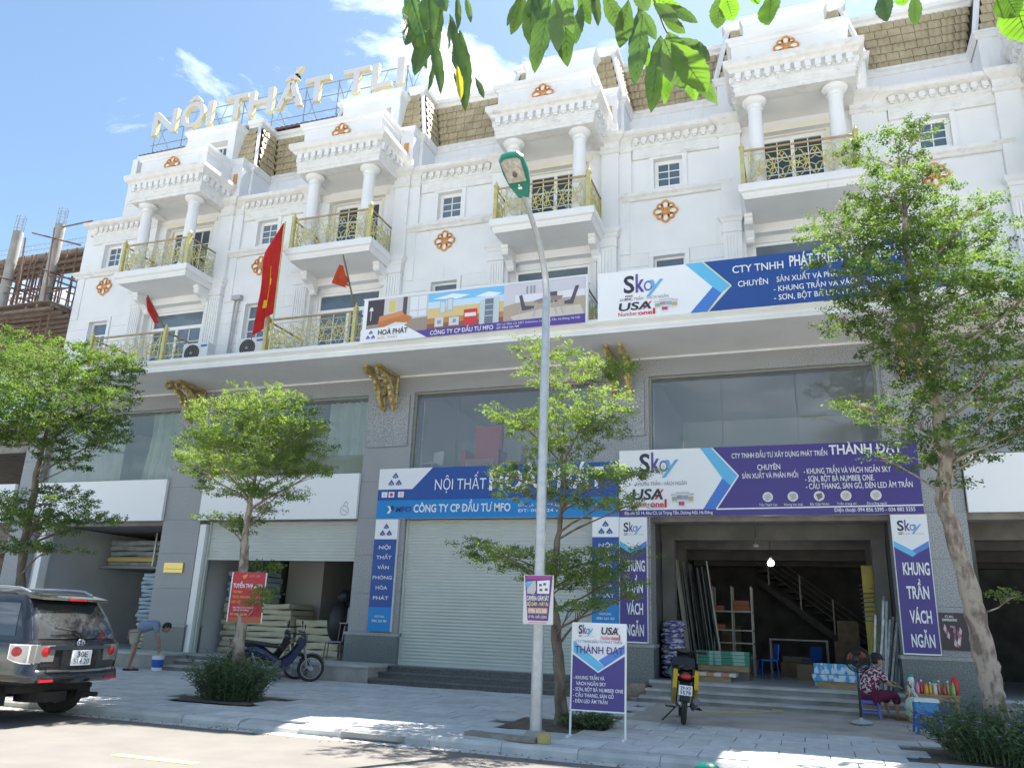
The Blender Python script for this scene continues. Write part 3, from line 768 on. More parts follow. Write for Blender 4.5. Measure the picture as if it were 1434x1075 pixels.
# white jambs
for h, x in ((HA,-3.60),(HB,2.19)):
    lx = h.location.x; G().box(x-lx,x-lx+.2,.02,.3,.57,3.9).obj('white_door_jamb', FRAME, h)
lx = LOTX[0]; G().box(-4.07-lx,-3.62-lx,.31,7,.57,3.95).obj('white_partition_wall', ROOMW[0], HA)
# beams in the raw shops
for h, k in ((HD,3),(HE,4)):
    a, b = bays[k][0]-LOTX[k], bays[k][1]-LOTX[k]
    for y, z in ((1.4,3.62),(3.4,3.60),(5.4,3.5),(7.4,3.5)):
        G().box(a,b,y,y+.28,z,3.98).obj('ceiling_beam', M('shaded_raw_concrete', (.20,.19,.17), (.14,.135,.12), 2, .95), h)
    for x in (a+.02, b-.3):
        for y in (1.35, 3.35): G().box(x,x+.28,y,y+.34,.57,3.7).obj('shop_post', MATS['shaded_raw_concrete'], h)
# roller shutters
def shutter(h, X0, X1, z0, z1, y):
    lx = h.location.x; sh = empty('roller_shutter', (0,0,0), parent=h)
    n = int((z1-z0)/.075); g = G()
    P = []
    for i in range(n):
        z = z0+(z1-z0)*i/n; d = (z1-z0)/n
        for t, o in ((0,.006),(.18,.0),(.5,-.007),(.82,.0)): P.append((o, z+d*t))
    P.append((.012, z1))
    a, b = X0-lx, X1-lx
    g.add([(a,y+o,z) for o,z in P]+[(b,y+o,z) for o,z in P], [(i,len(P)+i,len(P)+i+1,i+1) for i in range(len(P)-1)])
    tag(g.obj('slats', SHUT, sh), kind='stuff')
    g = G(); g.box(a,b,y-.03,y+.03,z0-.06,z0); g.obj('bottom_bar', SHUT, sh)
    for x in (a, b-.05): G().box(x,x+.05,y-.05,y+.05,.57,z1).obj('guide_rail', SHUT, sh)
shutter(HC, 8.46, 13.24, .63, 3.98, .12); shutter(HB, 2.42, 7.09, 3.02, 3.98, .18)
# steps and plinths
def steps(h, X0, X1, mat_, nm='steps', zs=((.57,-.05,-.38),(.45,-.38,-.80),(.33,-.80,-1.22))):
    lx = h.location.x; s = empty(nm, (0,0,0), parent=h)
    for i, (zt, yb, yf) in enumerate(zs):
        if mat_ is STEPC: G().box(X0-lx-.05*i+.001, X1-lx+.05*i-.001, yf-.004, yf-.0005, .12, zt-.05).obj('riser', CONC, s)
        g = G(); g.box(X0-lx-.05*i, X1-lx+.05*i, yf, 0 if i == 0 else yb, .1, zt-.045); g.box(X0-lx-.05*i-.02, X1-lx+.05*i+.02, yf-.03, 0-.051 if i == 0 else yb-.031, zt-.044, zt-.004)
        g.obj('step', mat_, s)
steps(HC, 8.52, 13.2, STEPD); steps(HD, 14.62, 19.4, STEPC, zs=((.57,-.16,-.45),(.44,-.45,-.85),(.32,-.85,-1.25)))
steps(HB, 2.75, 6.45, STEPC); steps(HA, -4.0, .85, STEPC); steps(HE, 20.9, 25.5, STEPC)
for h, X0, X1 in ((HA,.86,2.7),(HB,6.5,8.46)):
    lx = h.location.x; p = empty('plinth', (0,0,0), parent=h)
    G().box(X0-lx,X1-lx,-1.28,-.08,.1,.53).obj('plinth_block', CONCL, p)
    G().box(X0-lx-.03,X1-lx+.03,-1.32,-.052,.531,.585).obj('plinth_slab', KERB, p)
    if h is HB: G().box(1.9+3.95,1.9+4.6-.05,-1.305,-1.29,.18,.52)
g = G(); random.seed(3)
lx = LOTX[2]
for i in range(26):
    x = 13.3+random.random()*1.2-lx; y = -.15-random.random()*.9; z = .2+random.random()*.3*(1+y)
    g2 = G(); g2.box(-.1,.1,-.055,.055,-.04,.04); g.join(g2, Matrix.Translation((x,y,max(z,.22))) @ Matrix.Rotation(random.random()*3,4,'Z') @ Matrix.Rotation(random.uniform(-.5,.5),4,'X'))
g.box(13.25-lx,14.5-lx,-.62,-.052,.1,.5)
tag(g.obj('broken_brick_plinth', M('broken_brick', (.28,.18,.13), (.35,.31,.27), 7, .95, .4, 20), HC), kind='stuff')
# gold brackets under the terrace
def gold_bracket(X, h):
    o = empty('gold_bracket', (X-h.location.x, 0, 0), parent=h)
    for s in (-.17, .17):
        g = G()
        g.tube([(s,-.02,7.70),(s,-1.15,7.70)], .05, 6); 
        g.tube([(s,-1.12,7.66),(s,-1.22,7.58),(s,-1.14,7.50),(s,-1.02,7.54),(s,-.96,7.60)], .045, 6)
        g.tube([(s,-1.0,7.6),(s,-.75,7.56),(s,-.5,7.42),(s,-.36,7.2),(s,-.30,7.0),(s,-.2,6.86),(s,-.06,6.84)], [.05,.07,.085,.085,.07,.055,.03], 7)
        g.tube([(s,-.04,7.68),(s,-.05,6.74)], [.06,.035], 6)
        g.tube([(s,-.12,7.62),(s,-.35,7.55),(s,-.42,7.42),(s,-.30,7.33),(s,-.2,7.42)], .04, 6)
        g.tube([(s,-.1,7.2),(s,-.2,7.12),(s,-.2,7.0),(s,-.1,6.95)], .035, 6)
        for i in range(7):
            t = i/6; g.ball((s+random.uniform(-.05,.05), -.95+.85*t, 7.60-.75*t**1.3), .065, .07, .08, 6, 4)
        g.obj('scroll_arm', GOLDB, o, smooth=True)
    return o
for X, h in ((1.55,HA),(7.78,HB),(13.95,HC),(20.1,HD)): gold_bracket(X, h)
# gold plaque
pq = empty('gold_plaque', (1.22,0,2.60), 'small gold plaque in two bands on the left granite pillar', 'plaque')
G().box(0,.64,-.05,-.0,.10,.26).obj('plaque_top', M('polished_brass', (.60,.45,.16), rough=.25, metal=.8), pq); G().box(0,.64,-.045,0,0,.09).obj('plaque_bottom', MATS['polished_brass'], pq)

# ------------------------------------------------------------------ signs
PUR = (.065,.045,.235); WH = (.82,.82,.84); LB = (.13,.50,.78); MB_ = (.05,.19,.62); NB = (.015,.075,.33); CB = (.0,.23,.60); DK = (.035,.03,.06); RD = (.62,.03,.05); GR = (.3,.3,.32)
def sky_logo(S, u, v, wd, hh, tagline=True, tag_v=None):
    """script-like word mark; u,v top-left"""
    S.text('S', DK, u, u+wd*.27, v+hh*.62, v+hh*.02, 2)
    S.text('k', (.12,.09,.30), u+wd*.30, u+wd*.52, v+hh*.62, v+hh*-.02, 2)
    S.text('o', (.13,.17,.45), u+wd*.50, u+wd*.72, v+hh*.62, v+hh*.06, 0); S.layer += .001; S.text('y', (.16,.42,.68), u+wd*.58, u+wd*.92, v+hh*.62, v+hh*.04, 1, .24); S.layer -= .001
    for i in range(7): S.rect(DK, u+wd*(.04+.05*(i%4)), u+wd*(.07+.05*(i%4)), v+hh*(.72+.1*(i//4))-.0, v+hh*(.78+.1*(i//4)))
def usa_logo(S, u, v, wd, hh, num=True):
    S.text('USA', (.04,.035,.06), u, u+wd, v+hh*.5, v, 2, .15)
    S.poly(RD, [(u+wd*.72,v+hh*.5),(u+wd*.80,v+hh*.5),(u+wd*1.02,v+hh*.02),(u+wd*.98,v+hh*.0)])
    if num: S.text('Number', RD, u, u+wd*.58, v+hh*.88, v+hh*.60, 0); S.text('one', RD, u+wd*.60, u+wd*1.02, v+hh*.88, v+hh*.60, 2); S.rect(RD, u+wd*1.04, u+wd*1.11, v+hh*.5, v+hh*.9)
def buckets(S, u, v, wd, hh):
    for i, (a, b, sc, c) in enumerate(((0,.1,.8,(.25,.45,.3)),(.62,.08,.85,(.5,.42,.2)),(.2,.0,.8,(.45,.25,.35)),(.42,.0,.85,(.3,.4,.5)),(.28,.42,.75,(.55,.05,.2)))):
        x = u+wd*a; y = v+hh*b; w_ = wd*.36*sc; h_ = hh*.65*sc
        S.poly((.72,.70,.68), [(x,y),(x+w_,y),(x+w_*.9,y+h_),(x+w_*.1,y+h_)]); S.rect(c, x+w_*.08, x+w_*.92, y+h_*.3, y+h_*.8); S.rect((.5,.5,.52), x-w_*.04, x+w_*1.04, y-h_*.06, y+h_*.08)
# wide purple sign of the right shop
S = Sign('shop_sign', 13.88, 20.05, 3.975, 5.48, -.13, 'wide white and purple shop sign over the open workshop, phone number at its lower right', 'sign', thick=.12)
S.poly(PUR, [(.336,0),(1,0),(1,1),(0,1),(0,.905),(.343,.905),(.423,.43)])
S.poly(LB, [(.296,0),(.336,0),(.425,.43),(.398,.57),(.37,.46)]); S.poly((.07,.20,.62), [(.370,.46),(.398,.57),(.343,.905),(.300,.905)])
S.line(WH, [(.336,0),(.425,.43),(.345,.905)], .03); S.line(WH, [(.345,.905),(1,.885)], .03)
sky_logo(S, .075, .06, .145, .45); S.text('KHUNG TRẦN - VÁCH NGĂN', (.25,.24,.3), .062, .245, .545, .49, 0)
usa_logo(S, .045, .60, .115, .30); S.text('SƠN BỘT BẢ CAO CẤP', GR, .10, .165, .885, .86, 0); buckets(S, .19, .66, .085, .23)
S.text('CTY TNHH ĐẦU TƯ XÂY DỰNG PHÁT TRIỂN', WH, .405, .722, .175, .105, 1); S.text('THÀNH ĐẠT', WH, .728, .955, .165, .035, 2)
S.text('CHUYÊN', WH, .490, .567, .355, .28, 1); S.text('SẢN XUẤT VÀ PHÂN PHỐI:', WH, .438, .625, .475, .405, 1)
S.text('- KHUNG TRẦN VÀ VÁCH NGĂN SKY', WH, .642, .915, .43, .355, 1); S.text('- SƠN, BỘT BẢ NUMBER ONE.', WH, .645, .862, .54, .465, 1); S.text('- CẦU THANG, SÀN GỖ, ĐÈN LED ÂM TRẦN', WH, .646, .975, .645, .57, 1)
for u, c, t in ((.52,(.5,.5,.48),'Trần Thạch Cao'),(.602,(.42,.45,.42),'Khung kim loại'),(.686,(.2,.16,.16),'Bột Giặt Nhôm'),(.77,(.55,.5,.42),'Trần trang trí'),(.862,(.5,.52,.45),'Đá tường ngoài')):
    S.disc(WH, u, .745, .105); S.disc((.66,.65,.62), u, .745, .09); S.poly(c, [(u-.01,.72),(u+.008,.70),(u+.011,.76),(u-.004,.80)]); S.text(t, WH, u-.03, u+.03, .872, .838, 0)
S.text('Địa chỉ: Số 14, Khu C3, Lê Trọng Tấn, Dương Nội, Hà Đông', WH, .02, .333, .975, .93, 1); S.text('Điện thoại: 094 856 5395 - 036 882 5255', WH, .73, .975, .965, .915, 1)
S.done()
# blue sign of the middle shop
def pyramid(S, u, v, s, col):
    """a mark of three small blue pyramids"""
    for a, b in ((0,-.5),(-.55,.45),(.55,.45)):
        cu, cv = u+a*s/S.w, v+b*s/S.h
        e = s*.46
        S.poly(col, [(cu,cv-e/S.h),(cu+e/S.w,cv+e*.35/S.h),(cu+e*.62/S.w,cv+e*.75/S.h),(cu+.02*e/S.w,cv-e*.05/S.h),(cu-e*.62/S.w,cv+e*.75/S.h),(cu-e/S.w,cv+e*.35/S.h)])
        S.poly(col, [(cu,cv+.12*e/S.h),(cu+.45*e/S.w,cv+e*.75/S.h),(cu-.45*e/S.w,cv+e*.75/S.h)])
S = Sign('shop_sign', 7.69, 13.86, 3.985, 5.24, -.12, 'two tone blue shop sign over the closed roller shutter with a pyramid mark', 'sign', thick=.11)
S.rect(NB, 0, 1, 0, .64); S.rect(CB, 0, 1, .64, 1); S.poly(WH, [(0,0),(.24,0),(.155,.42),(0,.42)])
pyramid(S, .075, .22, .19, (.07,.10,.33))
for u, c in ((.03,(.5,.7,.8)),(.062,RD),(.105,(.8,.55,.55))): S.rect(WH, u-.012, u+.014, .47, .58); S.disc(c, u+.001, .525, .045)
S.text('NỘI THẤT', WH, .255, .475, .45, .24, 0); S.text('HOÀ PHÁT', WH, .488, .945, .47, .10, 2)
S.poly(WH, [(.048,.75),(.06,.75),(.072,.82),(.06,.9),(.048,.9),(.06,.82)]); S.poly((.02,.03,.1), [(.062,.76),(.074,.74),(.08,.8),(.07,.86)]); S.text('MFO', (.03,.05,.2), .087, .155, .87, .77, 2, .2)
S.text('CÔNG TY CP ĐẦU TƯ MFO', WH, .168, .58, .88, .735, 2); S.text('Đ/C: Lô TĐ4, C3, Lê Trọng Tấn, Hà Đông', WH, .61, .95, .80, .755, 0); S.text('ĐT: 096 224 789', WH, .61, .80, .90, .85, 1); S.done()
# vertical side panels
def side_sky(X0, X1, z0, nm_label, words=('KHUNG','TRẦN','VÁCH','NGĂN')):
    S = Sign('vertical_sign', X0, X1, z0, 3.965, -.11, nm_label, 'sign', 'purple vertical signs beside the open workshop', thick=.10)
    S.rect(PUR, .02, .98, .2, .99); S.poly(WH, [(.0,.0),(1,.0),(1,.205),(.5,.275),(0,.205)])
    S.poly(LB, [(.02,.195),(.02,.24),(.5,.312),(.62,.29),(.5,.262)]); S.poly((.10,.24,.62), [(.98,.195),(.98,.24),(.62,.29),(.5,.265)])
    sky_logo(S, .16, .045, .68, .12); S.text('KHUNG TRẦN - VÁCH NGĂN', GR, .15, .88, .148, .14, 0)
    for w_, v, a, b in zip(words, (.44,.61,.78,.945), (.2,.24,.26,.24), (.92,.84,.84,.86)): S.text(w_, WH, a, b, v, v-.085, 2)
    return S.done()
side_sky(13.87, 14.49, 1.285, 'purple vertical sign left of the open workshop, half behind tree leaves'); side_sky(19.43, 20.09, 1.285, 'purple vertical sign right of the open workshop above the street vendor')
def side_blue(X0, X1, z0, label, words, foot):
    S = Sign('vertical_sign', X0, X1, z0, 3.975, -.11, label, 'sign', 'blue vertical signs beside the closed shutter', thick=.10)
    S.rect(NB, 0, 1, .185, 1); S.rect(CB, 0, 1, .79, 1)
    pyramid(S, .5, .1, .17, (.07,.10,.33))
    for i, w_ in enumerate(words): S.text(w_, WH, .5-.085*len(w_), .5+.085*len(w_), .275+i*.09, .245+i*.09, 1)
    S.text('HOTLINE', WH, .3, .72, .88, .862, 1); S.text(foot, WH, .18, .84, .92, .90, 1); return S.done()
side_blue(7.69, 8.31, 1.30, 'blue vertical sign left of the closed shutter, fully visible', ('NỘI','THẤT','VĂN','PHÒNG','HÒA','PHÁT'), '0986 224 789')
side_blue(13.25, 13.86, 1.55, 'blue vertical sign right of the closed shutter, crossed by tree branches', ('NỘI','THẤT','GIA','ĐÌNH','HÒA','PHÁT'), '0986 224 789')
# blank white sign boards
for X0, X1, lab in ((-4.06,.91,'blank white sign board over the open shop behind the car'),(2.19,7.09,'blank white sign board over the half lowered shutter'),(20.85,25.6,'blank white sign board at the right edge behind the tall tree'),(-9.9,-4.9,'blank white sign board at the far left beside the construction site')):
    S = Sign('blank_sign', X0, X1, 4.0, 5.16, -.10, lab, 'sign', 'blank white sign boards', thick=.10)
    if X0 == 2.19:
        S.disc((.45,.45,.45), .93, .82, .13); S.disc(WH, .93, .82, .11); S.line((.45,.45,.45), [(.92,.72),(.935,.62),(.95,.70)], .02); S.line((.45,.45,.45), [(.915,.8),(.95,.86)], .02)
    S.done()
# upper sky banner on the terrace
S = Sign('terrace_banner', 13.8, 20.1, 7.99, 9.13, -1.93, 'white and blue banner on the terrace rail, half behind the tall tree', 'banner', thick=.03)
BL2 = (.02,.075,.30)
def uX(x): return (x-13.8)/6.3
S.poly(BL2, [(uX(16.1),0),(1,0),(1,1),(uX(16.15),1),(uX(16.64),.53)])
S.poly(LB, [(uX(15.72),0),(uX(16.08),0),(uX(16.64),.53),(uX(16.46),.66),(uX(16.28),.52)]); S.poly((.07,.20,.62), [(uX(16.28),.52),(uX(16.46),.66),(uX(16.15),1),(uX(15.8),1)])
S.line((.75,.75,.35), [(uX(16.1),0),(uX(16.66),.53),(uX(16.17),1)], .025)
sky_logo(S, uX(14.38), .12, .14, .56); S.text('KHUNG TRẦN - VÁCH NGĂN', (.25,.24,.3), uX(14.3), uX(15.35), .64, .58, 0)
usa_logo(S, uX(14.26), .68, .115, .30); buckets(S, uX(15.05), .68, .085, .26)
S.text('CTY TNHH', WH, uX(16.7), uX(17.72), .30, .16, 1); S.text('PHÁT TRIỂN THÀNH ĐẠT', WH, uX(17.84), uX(20.0), .28, .08, 2)
S.text('CHUYÊN', WH, uX(16.8), uX(17.4), .58, .47, 1); S.text('SẢN XUẤT VÀ PHÂN PHỐI:', WH, uX(17.57), uX(19.2), .56, .46, 1)
S.text('- KHUNG TRẦN VÀ VÁCH NGĂN SKY', WH, uX(17.5), uX(19.9), .74, .64, 1); S.text('- SƠN, BỘT BẢ USA NUMBER ONE', WH, uX(17.5), uX(19.7), .91, .81, 1); S.done()
# furniture photo banner
S = Sign('terrace_banner', 7.88, 13.58, 7.97, 9.13, -1.93, 'long banner printed with furniture pictures on the terrace rail', 'banner', thick=.03)
P2 = (.10,.06,.30)
S.rect((.55,.55,.58), .02, .31, .03, .70); S.rect((.07,.05,.06), .02, .10, .03, .66); S.rect((.62,.60,.60), .10, .16, .04, .6); S.rect((.65,.55,.15), .125, .155, .08, .34); S.rect((.10,.08,.08), .19, .21, .03, .5)
for u in (.225,.265): S.rect((.75,.76,.78), u, u+.037, .05, .35); S.rect((.75,.76,.78), u, u+.037, .37, .5)
S.rect((.62,.66,.7), .215, .31, .52, .56); S.poly((.35,.27,.22), [(.02,.6),(.31,.52),(.31,.95),(.02,.95)])
S.poly((.55,.19,.06), [(.075,.52),(.2,.42),(.24,.5),(.22,.62),(.11,.68),(.08,.66)]); S.poly((.64,.26,.10), [(.08,.42),(.19,.34),(.20,.44),(.08,.54)]); S.poly((.72,.70,.68), [(.11,.66),(.16,.58),(.22,.62),(.18,.72)])
S.poly((.75,.75,.78), [(.03,.28),(.035,.2),(.045,.2),(.05,.28)]); S.rect((.6,.6,.6), .038, .042, .28, .5)
S.rect((.20,.52,.80), .31, .65, .03, .25); S.rect((.55,.72,.85), .31, .65, .22, .38); S.rect((.70,.52,.24), .31, .65, .36, .6); S.rect((.50,.24,.08), .31, .65, .58, .72); S.rect((.26,.11,.07), .31, .65, .70, .9)
S.poly((.78,.84,.9), [(.33,.16),(.42,.08),(.5,.14),(.44,.2)]); S.poly((.78,.84,.9), [(.52,.2),(.58,.12),(.64,.18),(.6,.24)])
for a,b,c,d in ((.365,.392,.22,.5),(.397,.425,.17,.46)): S.rect((.42,.50,.55), a, b, c, d); S.rect((.60,.66,.7), a+.004, b-.004, c+.03, d-.03)
S.rect((.62,.64,.66), .345, .385, .58, .78); S.rect((.3,.32,.35), .357, .374, .64, .72); S.rect((.62,.64,.66), .41, .455, .60, .78); S.rect((.3,.32,.35), .427, .442, .64, .72)
S.rect((.60,.05,.05), .475, .535, .46, .83); S.rect((.78,.74,.72), .48, .53, .54, .62); S.rect((.55,.6,.62), .545, .568, .30, .86); S.rect((.16,.2,.24), .568, .605, .28, .84); S.rect((.55,.6,.62), .605, .63, .26, .82)
for v in (.4,.52,.64): S.rect((.6,.65,.68), .57, .603, v, v+.015)
S.rect((.60,.58,.64), .65, .99, .03, .55); S.rect((.74,.73,.78), .70, .99, .28, .52); S.poly((.45,.36,.28), [(.65,.5),(.7,.44),(.99,.42),(.99,.85),(.65,.85)]); S.poly((.62,.56,.48), [(.68,.72),(.8,.62),(.97,.60),(.99,.85),(.7,.85)])
for a in (.745,.762,.775): S.rect((.3,.3,.35), a, a+.008, .1, .27)
CH = (.10,.09,.11)
S.poly(CH, [(.715,.3),(.728,.28),(.742,.52),(.78,.54),(.778,.6),(.73,.62)]); S.poly(CH, [(.95,.2),(.965,.2),(.945,.5),(.94,.58),(.905,.56),(.905,.5),(.93,.48)]); S.rect(CH, .842, .875, .28, .5)
S.poly((.30,.22,.20), [(.775,.44),(.84,.36),(.90,.38),(.89,.46),(.79,.5)])
for a, b in ((.79,.78),(.83,.815),(.86,.875),(.885,.90)): S.line((.45,.4,.4), [(a,.46),(b,.76)], .03)
for a, b in ((.722,.716),(.772,.776),(.912,.905),(.938,.945)): S.line((.5,.5,.52), [(a,.58),(b,.78)], .012)
S.poly(P2, [(.0,.99),(.0,.92),(.25,.83),(.99,.80),(.99,.985)]); S.poly(WH, [(0,.7),(.20,.66),(.315,.99),(0,1)])
pyramid(S, .05, .83, .13, (.08,.09,.28)); S.text('HOÀ PHÁT', DK, .085, .225, .85, .74, 2); S.text('NỘI  THẤT', (.5,.3,.1), .085, .18, .94, .89, 0)
S.text('CÔNG TY CP ĐẦU TƯ MFO', WH, .33, .61, .955, .865, 1); S.text('ĐC: Lô TĐ4, C3, KĐT Geleximco, Lê Trọng Tấn, Hà Đông, Hà Nội', WH, .625, .97, .89, .85, 0); S.text('ĐT: 0962 224 789', WH, .625, .72, .96, .92, 1)
S.line(WH, [(0,0.01),(1,0.01)], .03); S.line(WH, [(.995,0),(.995,1)], .03); S.done()
# poster on the right pillar
S = Sign('wall_poster', 20.12, 20.62, 1.39, 2.08, -.055, 'dark printed poster pasted low on the right granite pillar behind the tree', 'poster', thick=.006)
S.rect((.05,.03,.04), 0, 1, 0, 1); S.text('KTC MALL', WH, .2, .5, .13, .07, 1); S.text('EXPRESSIONS', WH, .1, .6, .22, .16, 2); S.text('Mini', WH, .35, .5, .4, .34, 0)
random.seed(11)
for i in range(14):
    u, v = random.uniform(.1,.9), random.uniform(.3,.9); S.poly(random.choice([(.45,.16,.22),(.62,.48,.5),(.75,.68,.68),(.25,.08,.12)]), [(u,v-.12),(u+.06,v-.02),(u+.02,v+.1),(u-.05,v+.04)])
S.done()
# roof lettering
sg = empty('roof_sign', (-3.5,1.25,17.45), 'large silver and yellow letters standing on the roof of the left houses', 'sign')
LF = M('silver_letter_face', (.60,.60,.61), rough=.5); LS = M('yellow_letter_side', (.60,.54,.26), rough=.5)
def roofletter(ch, x0, x1, z0, z1, y=1.2):
    V, F = glyphs(ch, 2); xs = [p[0] for p in V]; ys = [p[1] for p in V]; a, b, c, d = min(xs), max(xs), min(ys), max(ys)
    g = G(); q = [(x0+(x-a)/(b-a)*(x1-x0)+3.5, z0+(y_-c)/(d-c)*(z1-z0)-17.45) for x, y_ in V]; th = .14
    n = len(q); g.add([(x,-.12,z) for x, z in q], [f for f in F]); g.k = 1; g.add([(x,.02,z) for x, z in q], [tuple(reversed(f)) for f in F])
    ed = {}
    for f in F:
        for i in range(len(f)):
            e = (f[i], f[(i+1) % len(f)]); k_ = tuple(sorted(e)); ed[k_] = ed.get(k_, 0)+1
    for (i, j), cnt in ed.items():
        if cnt == 1: g.add([(q[i][0],-.12,q[i][1]),(q[j][0],-.12,q[j][1]),(q[j][0],.02,q[j][1]),(q[i][0],.02,q[i][1])], [(0,1,2,3)])
    g.obj('letter', [LF, LS], sg)
for ch, x0, x1, z0, z1 in (('N',-3.5,-2.42,17.95,18.92),('Ộ',-2.22,-1.22,17.72,19.28),('I',-1.1,-.86,17.95,18.92),('T',-.33,.60,17.95,18.93),('H',.66,1.66,17.95,18.93),('Ấ',1.80,2.86,17.95,19.5),('T',2.92,3.87,17.97,18.94),('T',4.38,5.38,17.98,18.95),('L',5.46,6.22,17.98,18.95),('I',6.38,6.64,17.98,18.98)):
    roofletter(ch, x0, x1, z0, z1)
g = G()
for z in (.24,.80,1.30): g.tube([(-.15,.08,z),(10.2,.08,z)], .026, 4)
g.tube([(-.15,.9,.03),(10.2,.9,.03)], .02, 4)
for i in range(9):
    x = i*1.27; g.tube([(x,.08,-.02),(x,.08,1.32)], .022, 4); g.tube([(x,.08,1.2),(x+.1,1.0,0.1)], .018, 4); g.tube([(x,.08,.03),(x,1.2,.08)], .022, 4); g.tube([(x,.08,.3),(x+.5,.3,.0)], .015, 4); g.tube([(x+.2,.08,.24),(x+.55,.08,1.28)], .014, 4)
g.obj('steel_frame', M('painted_sign_frame', (.24,.28,.33), rough=.5), sg)
REDR = M('red_brown_roof_sheet', (.20,.11,.10), (.15,.085,.08), 6, .6)
g = G(); n = 240; x0_, x1_ = -4.25, 7.6
P = [(x0_+(x1_-x0_)*i/n, .014*math.sin(i*pi/2)) for i in range(n+1)]
g.add([(x,1.46,17.50+h) for x, h in P]+[(x,6.5,17.66+h) for x, h in P], [(i,i+1,n+2+i,n+1+i) for i in range(n)]); g.box(x0_,x1_,1.47,1.50,17.44,17.49)
for x in (-3,0,3,6): g.box(x,x+.06,1.9,1.96,17.3,17.5)
o = g.obj('roof_sheeting', REDR); tag(o, 'thin red brown corrugated sheet roof under the big roof letters', 'roof')

PADS_T2 = [(8.45,-5.93,5.43,0.71,0.2),(8.05,-6.26,5.02,0.79,0.28),(8.52,-5.63,5.08,0.79,0.28),(9.34,-5.86,4.85,0.38,0.19),(7.59,-6.19,4.58,0.64,0.19),(7.94,-5.62,4.62,0.96,0.35),(8.15,-4.56,4.84,0.75,0.27),(6.3,-5.05,4.59,0.36,0.18),(6.72,-4.87,4.39,0.78,0.21),(8.58,-5.96,4.13,0.69,0.2),(8.92,-5.34,4.23,0.55,0.19),(7.9,-5.81,3.77,0.63,0.13),(8.91,-5.89,3.67,0.45,0.18),(7.04,-5.83,4.13,0.3,0.11),(9.55,-5.69,4.08,0.22,0.08),(8.07,-5.02,3.53,0.2,0.14),(7.06,-4.85,3.34,0.59,0.11),(7.62,-5.09,3.11,0.25,0.11),(8.29,-5.15,2.34,0.16,0.18),(8.68,-5.68,1.87,0.18,0.25)]
PADS_T3 = [(13.78,-5.72,6.05,0.44,0.17),(14.77,-5.19,5.82,0.43,0.18),(14.05,-4.89,5.88,0.9,0.24),(12.74,-4.93,5.2,0.34,0.11),(13.14,-4.89,5.03,0.34,0.16),(14.69,-6.31,4.83,0.67,0.3),(13.76,-5.17,4.81,0.69,0.28),(14.64,-5.14,4.77,0.37,0.25),(14.09,-5.39,4.37,0.55,0.22),(13.13,-5.83,3.95,0.31,0.08),(13.5,-5.46,3.89,0.62,0.24),(14.7,-6.3,3.76,0.66,0.17),(14.75,-4.53,4.09,0.56,0.12),(15.18,-4.85,4.08,0.36,0.07),(13.46,-5.31,3.65,0.5,0.14),(14.93,-5.83,3.45,0.56,0.14),(15.12,-4.85,3.54,0.3,0.08),(14.08,-5.29,3.55,0.36,0.11),(12.36,-4.89,2.89,0.33,0.1),(12.65,-4.76,2.72,0.52,0.17),(13.4,-5.38,2.56,0.67,0.23),(14.53,-5.59,2.49,0.68,0.24),(15.01,-5.22,2.69,0.45,0.1),(14.29,-5.55,2.22,0.57,0.2),(13.93,-5.91,2.3,0.34,0.14),(14.92,-5.79,2.22,0.49,0.14),(15.14,-5.04,2.1,0.23,0.09),(14.47,-6.16,1.83,0.38,0.11),(14.77,-6.08,1.89,0.32,0.11)]
PADS_T1 = [(0.91,-5.13,7.4,1.13,0.18),(3.25,-5.88,6.65,1.2,0.23),(0.9,-5.35,6.81,0.67,0.27),(3.98,-5.44,6.66,0.5,0.2),(2.39,-5.75,6.24,1.24,0.33),(2.19,-4.41,6.65,0.98,0.32),(4.37,-5.81,5.73,0.48,0.19),(1.41,-5.55,5.87,0.76,0.42),(3.35,-6.05,5.47,1.17,0.39),(3.63,-5.2,5.4,0.6,0.19),(2.15,-5.81,5.12,0.82,0.32),(3.49,-5.71,4.98,0.97,0.22),(3.81,-5.11,5.1,0.4,0.1),(3.25,-5.62,4.58,0.43,0.15),(3.28,-5.34,4.45,0.28,0.08),(2.74,-4.79,3.97,0.61,0.11),(3.63,-6.2,3.56,0.84,0.13),(2.71,-6.06,3.51,0.58,0.12),(3.28,-5.99,3.26,0.94,0.13),(2.98,-4.87,3.39,0.89,0.12),(4.16,-5.25,3.38,0.47,0.07),(3.31,-5.79,3.05,0.57,0.1),(2.45,-5.65,2.73,0.59,0.12),(3.76,-5.94,2.66,0.65,0.07),(-0.27,-5.49,6.76,1.16,0.54),(1.33,-6.39,5.41,1.05,0.64),(0.31,-4.97,3.51,1.09,0.19)]
